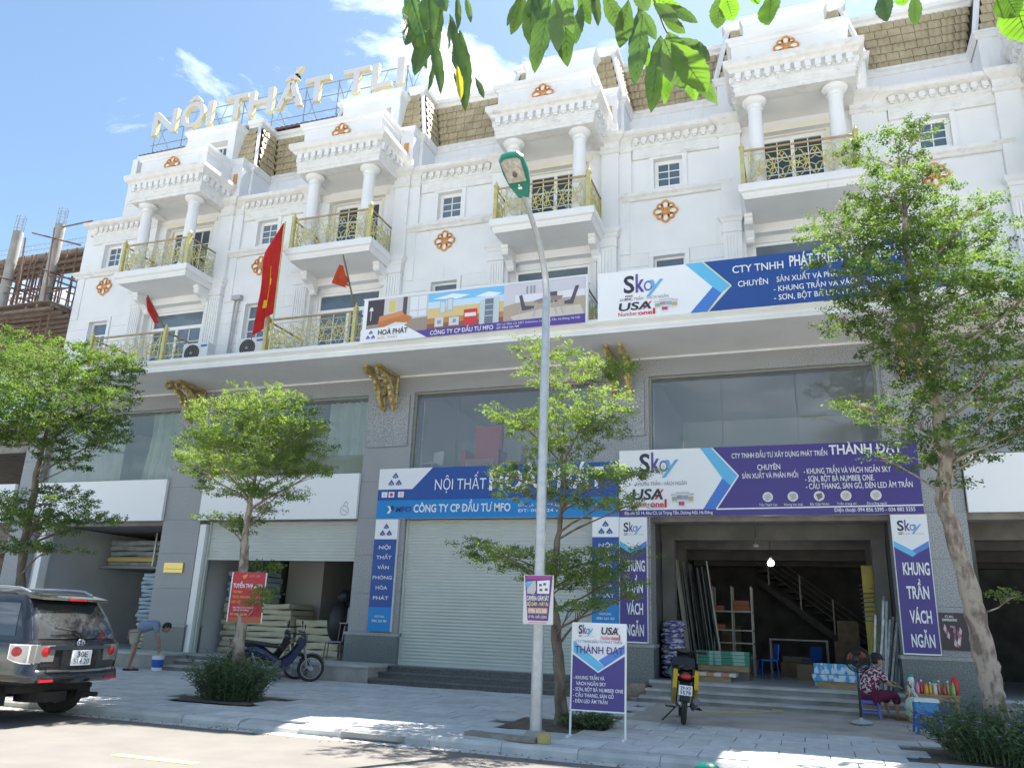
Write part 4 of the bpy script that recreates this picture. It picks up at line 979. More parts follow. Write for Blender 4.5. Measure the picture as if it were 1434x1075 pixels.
PADS_T4 = [(19.72,-4.96,9.6,0.19,0.22),(20.04,-4.87,9.67,0.21,0.09),(18.96,-5.11,9.31,0.24,0.19),(19.64,-4.63,9.2,0.38,0.25),(19.94,-5.93,8.38,0.17,0.1),(19.29,-5.79,8.14,0.39,0.25),(20.08,-4.61,8.7,0.37,0.16),(20.49,-4.94,8.1,0.34,0.1),(20.67,-5.51,7.85,0.2,0.07),(19.18,-4.66,8.38,0.38,0.27),(19.74,-5.14,7.92,0.5,0.31),(18.54,-4.86,8.13,0.39,0.16),(18.24,-5.63,7.63,0.19,0.09),(20.13,-6.07,7.21,0.45,0.2),(20.77,-5.47,7.5,0.23,0.09),(18.79,-6.13,7.13,0.43,0.21),(19.51,-5.66,7.2,0.57,0.3),(20.51,-4.38,7.52,0.6,0.28),(20.71,-5.71,6.62,0.35,0.2),(18.56,-6.23,6.82,0.35,0.14),(19.0,-6.4,6.41,0.54,0.24),(19.76,-6.13,6.38,0.62,0.31),(20.73,-4.79,6.55,0.47,0.26),(18.89,-5.7,6.26,0.48,0.21),(18.52,-5.7,6.04,0.28,0.08),(19.41,-6.29,5.81,0.53,0.27),(20.48,-4.34,6.26,0.59,0.26),(18.72,-5.51,5.96,0.28,0.1),(19.14,-5.94,5.53,0.37,0.15),(19.61,-6.35,5.25,0.43,0.21),(20.38,-6.29,5.16,0.37,0.18),(19.46,-5.95,4.97,0.31,0.19),(20.15,-5.01,5.09,0.55,0.24),(20.45,-6.04,4.68,0.33,0.18),(19.29,-6.24,4.51,0.35,0.1),(18.83,-5.42,4.81,0.33,0.1),(18.53,-5.66,4.83,0.15,0.08),(19.07,-4.69,4.76,0.28,0.09),(19.43,-6.22,4.17,0.43,0.18),(20.29,-5.34,4.41,0.44,0.19),(20.06,-4.9,4.14,0.37,0.15),(20.63,-5.51,4.25,0.17,0.15),(19.52,-4.59,4.16,0.34,0.11),(18.91,-5.42,4.07,0.17,0.08),(19.7,-5.68,3.61,0.16,0.08),(20.31,-5.52,2.17,0.21,0.05),(21.02,-6.25,6.19,0.32,0.42),(21.16,-5.54,5.39,0.34,0.42),(20.89,-5.78,4.42,0.25,0.25)]
TRUNK_T1 = [(2.69,-5.4,0.04),(2.57,-5.4,1.4),(2.42,-5.4,2.83),(2.32,-5.4,4.66),(2.39,-5.4,5.93)]
TRUNK_T2 = [(8.17,-5.4,0.35),(8.1,-5.4,1.07),(8.01,-5.4,1.93),(7.92,-5.4,2.97),(7.94,-5.4,3.77),(8.02,-5.4,4.32)]
TRUNK_T3 = [(14.12,-5.4,0.24),(14.07,-5.4,0.99),(14.0,-5.4,1.62),(13.9,-5.4,2.06),(14.0,-5.4,2.84),(14.06,-5.4,3.3),(14.11,-5.4,3.65),(14.06,-5.4,4.25)]
TRUNK_T4 = [(20.0,-5.4,0.41),(19.93,-5.4,1.09),(19.86,-5.4,1.9),(19.77,-5.4,2.65),(19.64,-5.4,3.44),(19.75,-5.4,4.05),(19.7,-5.4,4.9),(19.61,-5.4,5.9),(19.55,-5.4,7.32),(19.62,-5.4,8.94)]
LV = [(16.072,-14.927,4.71,16.108,-14.855,4.44,0.069),(16.161,-15.201,4.47,16.14,-15.256,4.159,0.09),(16.222,-15.372,4.284,16.336,-15.393,3.907,0.064),(16.407,-15.404,4.167,16.338,-15.427,3.825,0.096),(16.212,-14.941,4.569,16.299,-14.979,4.064,0.08),(16.403,-15.514,3.962,16.439,-15.426,3.738,0.053),(16.375,-15.154,4.06,16.354,-15.056,3.961,0.037),(16.136,-15.268,4.377,16.108,-15.184,4.392,0.053),(16.319,-15.092,4.544,16.307,-15.026,4.408,0.032),(16.194,-15.029,4.24,16.148,-15.01,4.087,0.027),(16.371,-15.485,4.223,16.412,-15.511,3.962,0.08),(16.623,-14.938,4.618,16.526,-14.854,4.471,0.069),(16.649,-14.903,4.62,16.648,-14.909,4.344,0.08),(16.807,-15.09,4.391,16.744,-15.022,4.067,0.096),(16.881,-15.1,4.341,16.883,-15.03,4.069,0.09),(16.871,-15.18,4.315,16.862,-15.136,4.078,0.069),(16.637,-15.07,4.434,16.6,-15.087,4.303,0.027),(16.895,-14.904,4.551,16.93,-14.811,4.456,0.059),(17.165,-15.498,3.954,17.216,-15.403,3.865,0.064),(16.906,-14.877,4.507,16.87,-14.83,4.34,0.053),(17.126,-15.519,3.981,17.118,-15.435,3.881,0.043),(17.258,-15.461,3.927,17.202,-15.366,3.819,0.069),(17.23,-15.083,4.203,17.221,-15.133,3.88,0.064),(17.309,-15.433,3.861,17.278,-15.391,3.604,0.069),(17.236,-15.152,4.049,17.261,-15.092,3.921,0.053),(17.296,-14.901,4.198,17.261,-14.926,3.844,0.09),(17.408,-15.548,3.633,17.458,-15.46,3.498,0.085),(17.433,-15.541,3.616,17.536,-15.461,3.471,0.101),(17.411,-15.469,3.728,17.439,-15.399,3.661,0.069),(17.373,-15.002,4.021,17.325,-14.921,3.833,0.053),(17.423,-15.165,3.81,17.46,-15.084,3.701,0.053),(17.348,-15.409,3.93,17.425,-15.361,3.87,0.048),(17.362,-15.319,3.95,17.436,-15.236,3.922,0.043),(17.234,-15.008,4.366,17.387,-14.993,4.25,0.059),(17.455,-15.182,3.807,17.494,-15.237,3.619,0.032),(17.299,-15.526,3.927,17.334,-15.491,3.846,0.059),(17.613,-15.208,4.086,17.633,-15.129,4.024,0.074),(17.795,-15.124,4.11,17.782,-15.162,3.937,0.09),(17.729,-15.296,3.994,17.732,-15.233,3.978,0.053),(18.202,-15.184,3.946,18.2,-15.242,3.776,0.059),(18.353,-14.964,4.098,18.358,-14.891,4.014,0.048),(18.22,-15.49,3.701,18.226,-15.463,3.647,0.053),(18.599,-15.283,3.765,18.641,-15.217,3.608,0.122),(18.554,-15.332,3.749,18.586,-15.355,3.6,0.09)]

# ------------------------------------------------------------------ building under construction on the left
cb = empty('unfinished_building', (-4.3,0,0), 'grey concrete building under construction wrapped in rusty scaffolding', 'building')
ox = -4.3
g = G()
for z, y0, y9 in ((3.7,1.2,10),(7.1,.8,10),(11.0,.25,6),(13.55,.9,2.1)): g.box(-22-ox,-4.32-ox,y0,y9,z,z+.14)
g.box(-22-ox,-4.9-ox,9.9,10.1,0,7.2); g.box(-9.3-ox,-4.9-ox,5.8,5.9,.2,7)
g.obj('concrete_slab', CONC, cb)
for x in (-6.1,-8.1,-10.6,-13.5):
    g = G(); g.lathe([(.0,10.9),(.17,10.9),(.17,14.42 if x > -9 else 14.3),(0,14.42)], (x-ox,.45,0), 12); g.obj('concrete_column', CONCL, cb, smooth=True)
    g = G()
    for i in range(6):
        a = i*pi/3; g.tube([(x-ox+.15*math.cos(a),.45+.15*math.sin(a),14.3),(x-ox+.15*math.cos(a),.45+.15*math.sin(a),15.05)], .012, 4)
    for z in (14.55,14.8,15.0): g.tube([(x-ox+.15*math.cos(t*pi/4),.45+.15*math.sin(t*pi/4),z) for t in range(9)], .008, 3, False)
    g.obj('rebar', M('grey_rebar', (.35,.36,.38), rough=.6, metal=.4), cb)
for x in (-6.4,-9.5,-13): G().box(x-ox,x+.3-ox,1.3,1.6,0,7.1).obj('concrete_column', CONC, cb)
for z in (3.2,6.5): G().box(-22-ox,-4.95-ox,1.3,1.6,z,z+.5).obj('concrete_beam', CONC, cb)
random.seed(21)
pole = G(); pole.tube([(0,0,0),(0,0,1)], .03, 6); pme = pole.mesh('scaffold_pole', RUST)
def rod(a, b, nm='scaffold_pole', me=pme):
    a, b = Vector(a), Vector(b); d = b-a; o = inst(me, nm, cb, a-Vector((ox,0,0)))
    o.rotation_euler = d.to_track_quat('Z','Y').to_euler(); o.scale = (1,1,d.length)
for i in range(30):
    x = -4.6-i*.27
    for y in (.6,1.8,3.4):
        if random.random() < .85: rod((x,y,11.14),(x+random.uniform(-.15,.15),y,13.5))
for i in range(44):
    x = -4.5-i*.2; y = random.choice((.35,1.2,2.4)); z = random.uniform(11.4,13.3)
    rod((x,y,z),(x-random.uniform(1.2,2.2),y,z+random.uniform(-.5,.5)))
for i in range(12):
    x = -4.5-i*.7; rod((x,-.1,11.5+.5*(i%3)),(x+.3,3.5,11.7+.5*(i%3)))
rod((-4.35,.2,14.2),(-6.4,.5,14.35)); rod((-4.6,.15,13.3),(-7.0,.15,14.1)); rod((-5.6,.1,10.9),(-5.9,.1,14.1)); rod((-6.9,.1,10.9),(-7.2,.1,13.9))
bd = G(); bd.box(0,1,-.05,.05,0,.10); bme = bd.mesh('formwork_beam', WOODO)
for i in range(15):
    x = -4.5-i*.55; o = inst(bme, 'formwork_beam', cb, (x-ox,random.uniform(-.6,-.3),10.82), (random.uniform(-.03,.03),0,R(90)+random.uniform(-.05,.05)), (3.0+random.random(),1,1))
for i in range(9):
    y = -.5+i*.33; o = inst(bme, 'formwork_beam', cb, (-4.45-ox,y,10.70), (0,0,R(180)+random.uniform(-.04,.04)), (8,1.2,1))
for i in range(12):
    x = -4.7-i*.62; rod((x,-.3+.3*(i%3),7.25),(x+random.uniform(-.2,.2),-.3+.3*(i%3),10.7))
for i in range(8):
    x = -4.6-i*.8; rod((x,.2,9.0+.3*(i%2)),(x-1.6,.2,9.6))
for i in range(4):
    o = inst(bme, 'formwork_beam', cb, (-4.5-ox,.8+.4*i,13.42), (0,0,R(180)+random.uniform(-.03,.03)), (7.5,1.1,1))
g = G(); g.box(-13-ox,-4.4-ox,-.7,.3,10.92,10.95); g.obj('plywood_sheet', WOODO, cb)
# safety net/mesh on top
g = G()
for i in range(60):
    x = -4.4-i*.16; g.tube([(x-ox,.95,13.69),(x-ox,.95,14.1)], .008, 3)
for z in (13.9,14.1): g.tube([(-4.4-ox,.95,z),(-14-ox,.95,z)], .01, 3)
tag(g.obj('slab_rebar', MATS['grey_rebar'], cb), kind='stuff')
G().box(-5.05-ox,-4.86-ox,-.35,-.05,8.9-1.9,10.8).obj('concrete_pier', CONC, cb) if 0 else None

# ------------------------------------------------------------------ street lamp
lp = empty('street_lamp', (14.25,-7.05,.12), 'tall galvanised street lamp with a green head leaning over the road', 'street lamp')
g = G(); pts = [(0,0,0),(0,0,5.9)]
g.tube([(0,0,.0),(0,0,3),(.0,0,6.3)], [.082,.072,.060], 14)
g.obj('pole', GALV, lp, smooth=True)
g = G(); arm = []
for i in range(13):
    t = i/12; arm.append((-.06*t*t, -1.05*t**1.7, 6.3+1.42*t-.22*t*t))
g.tube(arm, [.058-.022*i/12 for i in range(13)], 12); g.obj('arm', GALV, lp, smooth=True)
g = G(); g.lathe([(.0,0),(.21,0),(.21,.02),(.14,.05),(.12,.10),(0,.10)], (0,0,.0), 14); 
for a in range(4): g.prism([(.08,.10),(.17,.05),(.17,.02),(.08,.02)], -.006, .006, 'y') if a == 0 else None
g.lathe([(0,0),(.34,0),(.3,.035),(0,.04)], (0,0,-.035), 9); g.obj('base_plate', CONCL, lp)
# the head, built along +X then turned
hd = G()
out = [(-.10,.075),(-.02,.105),(.14,.165),(.34,.195),(.56,.185),(.64,.12),(.655,0)]
lo = [(x, w_) for x, w_ in out]; ring = lo+[(x,-w_) for x, w_ in reversed(lo[:-1])]
n = len(ring)
def lay(z, s): return [(.28+(x-.28)*s, y*s, z) for x, y in ring]
vs = lay(-.03,.93)+lay(0,1)+lay(.05,.97)+lay(.10,.72)
hd.add(vs, [(k*n+i,k*n+(i+1)%n,(k+1)*n+(i+1)%n,(k+1)*n+i) for k in range(3) for i in range(n)]+[tuple(range(3*n,4*n))])
hd.add([v for v in lay(-.03,.93)], [tuple(range(n-1,-1,-1))])
tip = Vector(arm[-1])
dirv = Vector((-.03,-.88,.47)).normalized()
xax = dirv; yax = Vector((0,0,1)).cross(xax).normalized(); zax = xax.cross(yax)
hm = Matrix((xax, yax, zax)).transposed().to_4x4(); hm.translation = tip+dirv*.06
hd.xf(hm); head = hd.obj('lamp_head', GREENL, lp)
ln = G(); ln.prism([(.20,-.135),(.54,-.15),(.58,-.09),(.58,.09),(.54,.15),(.20,.135)], -.052, -.0305, 'z'); ln.xf(hm); ln.obj('lens', M('lamp_lens', (.55,.52,.45), (.32,.29,.24), 14, .1, coat=.8), head)
bl = G(); bl.ball((.33,0,-.058), .05, .035, .02, 8, 5); bl.xf(hm); bl.obj('bulb', M('lamp_socket', (.12,.11,.10), rough=.4), head)
tg_ = G(); tg_.k = 0
V, F = glyphs('SCHRÉDER', 0) if 0 else ([], [])
mk_ = G(); mk_.quad((.07,-.03,-.0335),(.11,-.03,-.0335),(.11,.03,-.0335),(.07,.03,-.0335)); mk_.quad((.125,-.012,-.0335),(.15,-.012,-.0335),(.15,.012,-.0335),(.125,.012,-.0335)); mk_.xf(hm); mk_.obj('white_mark', PW, head)
# banners tied on lamp and tree
def cloth_sign(name, X0, X1, Z0, Z1, Y, label, fill, rz=0):
    S = Sign(name, X0, X1, Z0, Z1, Y, label, 'banner', thick=.006, back=M('banner_vinyl', (.72,.70,.70), rough=.5), boardname='vinyl', rz=rz)
    fill(S); return S
def f1(S):
    PQ = (.13,.05,.20); S.poly(PQ, [(.03,.01),(.97,.01),(.84,.93),(.16,.93)]); S.rect((.40,.05,.28), .1, .9, .02, .08)
    S.text('LẮP ĐẶT TRỌN GÓI', (.5,.1,.35), .14, .86, .075, .03, 1)
    S.poly((.55,.5,.5), [(.1,.14),(.4,.12),(.42,.3),(.36,.40),(.12,.38)]); S.poly((.1,.45,.7), [(.06,.16),(.3,.14),(.12,.3)]); S.poly((.8,.8,.82), [(.46,.12),(.88,.10),(.86,.38),(.46,.38)])
    for a, b in ((.52,.18),(.66,.16),(.54,.28),(.72,.27)): S.rect((.1,.1,.13), a, a+.09, b, b+.05)
    S.text('CAMERA GIÁM SÁT', WH, .12, .86, .52, .43, 2); S.text('BỘ ĐÀM - MÁY IN', (.8,.75,.3), .15, .84, .63, .56, 2); S.rect((.55,.25,.3), .16, .82, .67, .79); S.text('0986 655.888', (.85,.8,.5), .19, .80, .77, .69, 2); S.text('UY TÍN - CHẤT LƯỢNG', WH, .19, .80, .88, .83, 1)
    S.line((.8,.2,.2), [(.2,.97),(.8,.97)], .01); S.done()
cloth_sign('lamp_banner', 14.06, 14.49, 1.57, 2.22, -7.16, 'purple camera advertising banner tied to the street lamp pole', f1)
def f2(S):
    RQ = (.50,.02,.035); S.rect(RQ, .03, .97, .0, 1); S.poly((.42,.12,.05), [(.03,.9),(.97,.88),(.97,1),(.03,1)]); S.poly((.65,.30,.05), [(.3,.07),(.45,.03),(.42,.1),(.34,.13)]); S.text('SOFA ĐẸP', (.6,.25,.2), .5, .82, .09, .05, 1)
    S.text('TUYỂN THỢ SOFA', WH, .07, .92, .31, .23, 2)
    for v, a, b in ((.42,'THỢ MAY','8-15 TR'),(.52,'THỢ BỌC, ĐÓNG KHUNG','9-15 TR'),(.62,'HỌC VIỆC','4-6 TR')): S.text(a, (.75,.45,.12), .08, .36 if len(a) < 12 else .62, v, v-.05, 1); S.text(b, (.75,.5,.25), .68, .92, v, v-.05, 1)
    S.text('BAO ĂN Ở CHO THỢ Ở XA', WH, .14, .8, .72, .69, 1); S.text('LIÊN HỆ TẠI XƯỞNG', WH, .16, .6, .77, .74, 1); S.text('ĐT: 0968 224 789', (.8,.6,.2), .08, .56, .86, .82, 1); S.line(WH, [(.015,0),(.015,1)], .02); S.line(WH, [(.985,0),(.985,.95)], .016); S.done()
cloth_sign('tree_banner', 7.86, 8.52, 1.42, 2.30, -5.53, 'red hiring banner with white letters tied round the slim tree trunk', f2, rz=R(14))
# standing advert board
S = Sign('advert_stand', 14.60, 15.36, .46, 1.62, -6.62, 'white and purple advert board on thin legs beside the street lamp', 'sign', thick=.02)
S.o.rotation_euler = (R(-4),0,R(3))
S.poly(PUR, [(.02,.37),(.5,.57),(.98,.37),(.98,.985),(.02,.985)]); S.poly(WH, [(.02,.22),(.98,.22),(.98,.37),(.5,.57),(.02,.37)]); S.poly(LB, [(.03,.21),(.03,.345),(.5,.555),(.62,.50),(.5,.44)]); S.poly((.10,.24,.62), [(.98,.24),(.98,.34),(.62,.5),(.5,.43)]); S.poly(WH, [(.12,.2),(.88,.2),(.5,.41)])
S.line(WH, [(.02,.35),(.5,.565),(.98,.35)], .012)
sky_logo(S, .12, .03, .28, .16); S.text('KHUNG TRẦN - VÁCH NGĂN', GR, .12, .42, .165, .157, 0); usa_logo(S, .54, .05, .32, .16)
S.text('CTY TNHH ĐẦU TƯ PHÁT TRIỂN', (.2,.18,.3), .07, .93, .235, .205, 0); S.text('THÀNH ĐẠT', (.06,.05,.22), .06, .96, .355, .275, 1)
for t, a, b, v in (('- KHUNG TRẦN VÀ',.05,.62,.65),('VÁCH NGĂN SKY',.10,.65,.715),('- SƠN, BỘT BẢ NUMBER ONE',.05,.96,.78),('- CẦU THANG, SÀN GỖ',.05,.79,.845),('- ĐÈN LED ÂM TRẦN',.05,.68,.91)): S.text(t, WH, a, b, v, v-.038, 1)
S.done()
g = G()
for x in (.0, .755): g.box(x-.012,x+.012,.02,.045,-.33,1.15); g.box(x-.015,x+.015,-.17,.2,-.34,-.31)
g.obj('stand_leg', FRAME, S.o)

# ------------------------------------------------------------------ trees
def leafcloud(name, pads, mat_, parent, dens, size=.055, seed=1, origin=(0,0,0), flat=.5):
    rng = np.random.default_rng(seed); C = []
    for x, y, z, rx, rz in pads:
        ns = max(3, int(rx*max(rz,.08)*dens*.62)); rz = max(rz, .06)
        a = rng.uniform(0, 2*pi, ns); rr = np.sqrt(rng.uniform(0,1,ns))
        sx = x+rr*np.cos(a)*rx*1.0; sy = y+rr*np.sin(a)*rx*.95; sz = z+rng.uniform(-1,1,ns)*rz*.9*np.sqrt(np.clip(1-rr**2*.8,0,1))
        for i in range(ns):
            m_ = int(rng.integers(20, 52)); th = rng.uniform(0, 2*pi)
            if rr[i] > .6: th = a[i]+rng.uniform(-.5,.5)
            l = rng.uniform(.12,.26); t = rng.uniform(0,1,m_)
            px = sx[i]+np.cos(th)*l*t+rng.normal(0,.03,m_); py = sy[i]+np.sin(th)*l*t+rng.normal(0,.03,m_); pz = sz[i]+rng.normal(0,.022,m_)+t*l*.12
            C.append(np.stack([px,py,pz],1))
    P = np.concatenate(C)-np.array(origin); n = len(P)
    az = rng.uniform(0,2*pi,n); el = rng.normal(.0,.55,n); ro = rng.normal(0,.7,n); s = size*rng.uniform(.6,1.25,n)
    d = np.stack([np.cos(az)*np.cos(el), np.sin(az)*np.cos(el), np.sin(el)],1)
    h = np.cross(d, np.array([0,0,1.])); h /= np.linalg.norm(h,axis=1)[:,None]; k_ = np.cross(h, d)
    sd_ = h*np.cos(ro)[:,None]+k_*np.sin(ro)[:,None]
    V = np.stack([P, P+d*(s*.55)[:,None]+sd_*(s*.30)[:,None], P+d*s[:,None], P+d*(s*.55)[:,None]-sd_*(s*.30)[:,None]],1).reshape(-1,3)
    me = bpy.data.meshes.new(name); me.vertices.add(4*n); me.vertices.foreach_set('co', V.ravel()); me.loops.add(4*n); me.loops.foreach_set('vertex_index', np.arange(4*n)); me.polygons.add(n); me.polygons.foreach_set('loop_start', np.arange(n)*4); me.polygons.foreach_set('loop_total', np.full(n,4))
    me.materials.append(mat_); me.update(); me.validate()
    o = bpy.data.objects.new(name, me); COL.objects.link(o); o.parent = parent; return o
def tree(pads, trunk, r0, label, leaf, bark, dens, seed, limbs_from=.4, size=.055, grow=(1,1)):
    pads = [(x, y, z, rx*grow[0], rz*grow[1]) for x, y, z, rx, rz in pads]
    base = (trunk[0][0], trunk[0][1], zsw(trunk[0][1])); t = empty('street_tree', base, label, 'tree', 'street trees along the pavement')
    rng = random.Random(seed); T = [Vector(p)-Vector(base) for p in trunk]
    if T[0].z > .02: T.insert(0, Vector((T[0].x, T[0].y, -.05)))
    T[0].z = min(T[0].z, -.03)
    zt = T[-1].z; pts = []; rr = []
    for i, p in enumerate(T[:-1]):
        q = T[i+1]; m_ = 5
        for j in range(m_):
            s = j/m_; c = p.lerp(q, s); f = max(0, c.z/zt)
            pts.append(c+Vector((rng.uniform(-.012,.012), rng.uniform(-.03,.03), 0))); rr.append(r0*((1-f)**.75*.86+.10)*(1+.45*math.exp(-c.z/.22))*rng.uniform(.88,1.14))
    pts.append(T[-1]); rr.append(r0*.10)
    g = G(); g.tube(pts, rr, 11)
    for k in range(7):
        i = rng.randrange(3, len(pts)*2//3); a_ = rng.uniform(0,6.28); g.ball((pts[i].x+rr[i]*.45*math.cos(a_), pts[i].y+rr[i]*.45*math.sin(a_), pts[i].z), rr[i]*.8, rr[i]*.8, rr[i]*rng.uniform(.6,1.3), 8, 6)
    g.obj('trunk', bark, t, smooth=True)
    def at(z):
        for i in range(len(pts)-1):
            if pts[i].z <= z <= pts[i+1].z: return pts[i].lerp(pts[i+1], (z-pts[i].z)/max(1e-4,pts[i+1].z-pts[i].z)), rr[i]
        return pts[-1], rr[-1]
    for x, y, z, rx, rz in pads:
        g = G(); c = Vector((x,y,z))-Vector(base); hd_ = math.hypot(c.x-at(c.z)[0].x, c.y-at(c.z)[0].y)
        zs = max(.9 if seed != 2 else 1.2, min(c.z-.10-hd_*rng.uniform(.25,.55), zt*.97)); s, rs = at(zs)
        rb = min(rs*.5, .010+.011*hd_)
        mid = s.lerp(c, .5)+Vector((rng.uniform(-.08,.08), rng.uniform(-.08,.08), -.03+.08*hd_*rng.random()))
        g.tube([s, s.lerp(mid,.5)+Vector((0,0,.02)), mid, c], [rb, rb*.85, rb*.65, .005], 6)
        for k in range(6):
            a = rng.uniform(0,2*pi); e = c+Vector((math.cos(a)*rx*.8, math.sin(a)*rx*.8, rng.uniform(-.6,.7)*rz)); b0 = mid.lerp(c, rng.uniform(.02,.9))
            g.tube([b0, b0.lerp(e,.5)+Vector((0,0,.03)), e], [rb*.4+.002,.005,.002], 4)
        g.obj('branch', bark, t, smooth=True)
    cr = leafcloud('crown', pads, leaf, t, dens, size, seed, base); tag(cr, kind='stuff')
    return t
tree(PADS_T1, TRUNK_T1, .13, 'broad leafy street tree at the left, rising behind the black car', LEAF, BARK, 760, 1, size=.050, grow=(1.05,1.15))
tree(PADS_T2, [(8.2,-5.4,.2)]+TRUNK_T2[1:], .135, 'slim street tree with the red banner on its trunk and bright green crown', LEAFY, BARKP, 1000, 2, size=.045, grow=(1.0,1.1))
tree(PADS_T3, [(14.14,-5.4,.15)]+TRUNK_T3[1:], .10, 'thin layered street tree just behind the street lamp', LEAFY, BARK, 780, 3, size=.043, grow=(1.0,1.1))
tree(PADS_T4, [(20.02,-5.4,.15)]+TRUNK_T4[1:], .155, 'tallest street tree at the right with a pale crooked trunk', LEAF, BARKP, 860, 4, size=.045, grow=(1.05,1.2))
# long-leaved bushes round the tree feet
def bush(name, cx, cy, rx, ry, h, n, label, seed, flowers=0, cat='bush'):
    rng = random.Random(seed); b = empty(name, (cx,cy,zsw(cy)), label, cat, 'flowering bushes round the tree feet')
    g = G(); s = G(); fl = G()
    for i in range(n):
        a = rng.uniform(0,2*pi); r_ = math.sqrt(rng.random()); bx, by = rx*.7*r_*math.cos(a), ry*.7*r_*math.sin(a)
        hh = h*rng.uniform(.5,1.0)*(1-.35*r_); lx_, ly_ = rx*.45*r_*math.cos(a)+rng.uniform(-.1,.1), ry*.45*r_*math.sin(a)+rng.uniform(-.1,.1)
        P = [Vector((bx+lx_*t*t, by+ly_*t*t, hh*t)) for t in (0,.25,.5,.75,1)]
        s.tube(P, [.007,.006,.005,.004,.002], 3, False)
        for k in range(22):
            t = rng.uniform(.08,1); j = min(3, int(t*4)); p = P[j].lerp(P[j+1], t*4-j); az = rng.uniform(0,2*pi); el = rng.uniform(-.1,.9); l = rng.uniform(.08,.15); wv = rng.uniform(.010,.017)
            d = Vector((math.cos(az)*math.cos(el), math.sin(az)*math.cos(el), math.sin(el))); sd_ = d.cross(Vector((0,0,1))).normalized()*wv
            q = p+d*l-Vector((0,0,l*.25)); mm_ = p+d*l*.5
            g.add([p, mm_+sd_, q, mm_-sd_], [(0,1,2,3)])
        if rng.random() < flowers:
            p = P[-1]+Vector((0,0,.02))
            for k in range(5):
                a2 = k*2*pi/5; c = Vector((math.cos(a2), math.sin(a2), .3))*.03; fl.add([p, p+c+Vector((-c.y,c.x,0))*.5, p+c*1.4, p+c-Vector((-c.y,c.x,0))*.5], [(0,1,2,3)])
    s.obj('stems', BUSHL, b); tag(g.obj('leaves', BUSHL, b), kind='stuff')
    if fl.f: tag(fl.obj('purple_flowers', M('purple_flower', (.32,.22,.62), rough=.6, trans=.3), b), kind='stuff')
bush('flowering_bush', 8.15, -5.55, .85, .55, .95, 260, 'dense bush with narrow dark leaves at the foot of the banner tree', 5, .04)
bush('flowering_bush', 19.95, -5.7, .95, .75, .85, 300, 'purple flowering bush round the foot of the tall right tree', 6, .22)
bush('low_plant', 14.6, -5.6, .42, .4, .26, 60, 'low dark green plants behind the standing advert board', 7, .0, 'plant')
# climbing shoot beside banner is part of T2 pads

# ------------------------------------------------------------------ overhanging broad-leaved branches
br = empty('overhanging_branch', (17.0,-15.1,4.9), 'branch of broad green leaves hanging into the top of the view', 'branch')
B0 = Vector((17.0,-15.1,4.9))
def leafmesh(curl):
    g = G(); n = 16; vs = []
    for i in range(n+1):
        t = i/n; w_ = max(.012, .5*math.sin(pi*t**1.12)**.75) if 0 < t < 1 else .012
        for s in (-1,-.5,0,.5,1):
            vs.append((s*w_*(1+.06*math.sin(t*40+s)), curl*t*t-.16*abs(s)*w_*-1+.02*math.sin(t*18)*abs(s), -t))
    k = 5
    g.add(vs, [(i*k+j,i*k+j+1,(i+1)*k+j+1,(i+1)*k+j) for i in range(n) for j in range(k-1)])
    g.k = 1; g.tube([(0, curl*t*t-.012*1, -t) for t in (0,.25,.5,.75,.97)], [.022,.016,.012,.008,.003], 4)
    for i in range(1, 9):
        for q in (-1, 1):
            t = i/10; w_ = .40*math.sin(pi*t**1.12)**.75; g.tube([(0, curl*t*t-.006, -t), (q*w_*.6, curl*(t+.05)**2-.16*.6*w_-.006, -t-.05), (q*w_, curl*(t+.1)**2-.16*w_-.004, -t-.09)], [.008,.006,.003], 3)
    return g
lm = {}
for nm, mt_ in (('a',BIGLEAF),('b',BIGLEAFY),('c',YLEAF)):
    lm[nm] = [leafmesh(c).mesh('leaf', [mt_, M('pale_leaf_rib', (.20,.27,.10), rough=.5, trans=.3)], True) for c in (.05,-.12,.18)]
rng = random.Random(12)
def put_leaf(a, b, w_, kind):
    a, b = Vector(a), Vector(b); d = (a-b); l = d.length*1.05; z = d.normalized()
    view = (cam.location-a).normalized(); x = view.cross(z).normalized(); y = z.cross(x)
    rot = Matrix((x,y,z)).transposed().to_4x4() @ Matrix.Rotation(rng.uniform(-.7,.7),4,'Z')
    o = bpy.data.objects.new('leaf', rng.choice(lm[kind])); COL.objects.link(o); o.parent = br
    o.matrix_local = Matrix.Translation(a-B0) @ rot @ Matrix.Diagonal((w_*1.15, l*.6, l*1.10, 1)) 
for i, v in enumerate(LV):
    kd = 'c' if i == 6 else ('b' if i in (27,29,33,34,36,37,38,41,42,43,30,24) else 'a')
    put_leaf(v[:3], v[3:6], v[6], kd)
    if i % 2 == 0 and i < 38:
        dx, dy_ = rng.uniform(-.07,.07), rng.uniform(-.15,.2)
        put_leaf((v[0]+dx*.5, v[1]+dy_, v[2]+rng.uniform(.02,.10)), (v[3]+dx*1.6, v[4]+dy_, v[5]+rng.uniform(.03,.14)), v[6]*rng.uniform(.8,1.05), 'a')
tg2 = G()
def tw(pts, r_): tg2.tube([Vector(p)-B0 for p in pts], r_, 6)
tw([(16.0,-14.4,5.6),(16.2,-14.9,5.0),(16.25,-15.15,4.5),(16.33,-15.25,4.15)], [.012,.008,.005,.002])
tw([(16.0,-14.4,5.6),(16.5,-14.7,5.0),(16.8,-15.0,4.5),(16.9,-15.1,4.3)], [.012,.009,.005,.002])
tw([(16.0,-14.4,5.6),(16.9,-14.7,5.1),(17.2,-15.1,4.5),(17.30,-15.2,4.2),(17.36,-15.22,3.97),(17.41,-15.25,3.82)], [.014,.010,.006,.005,.004,.003])
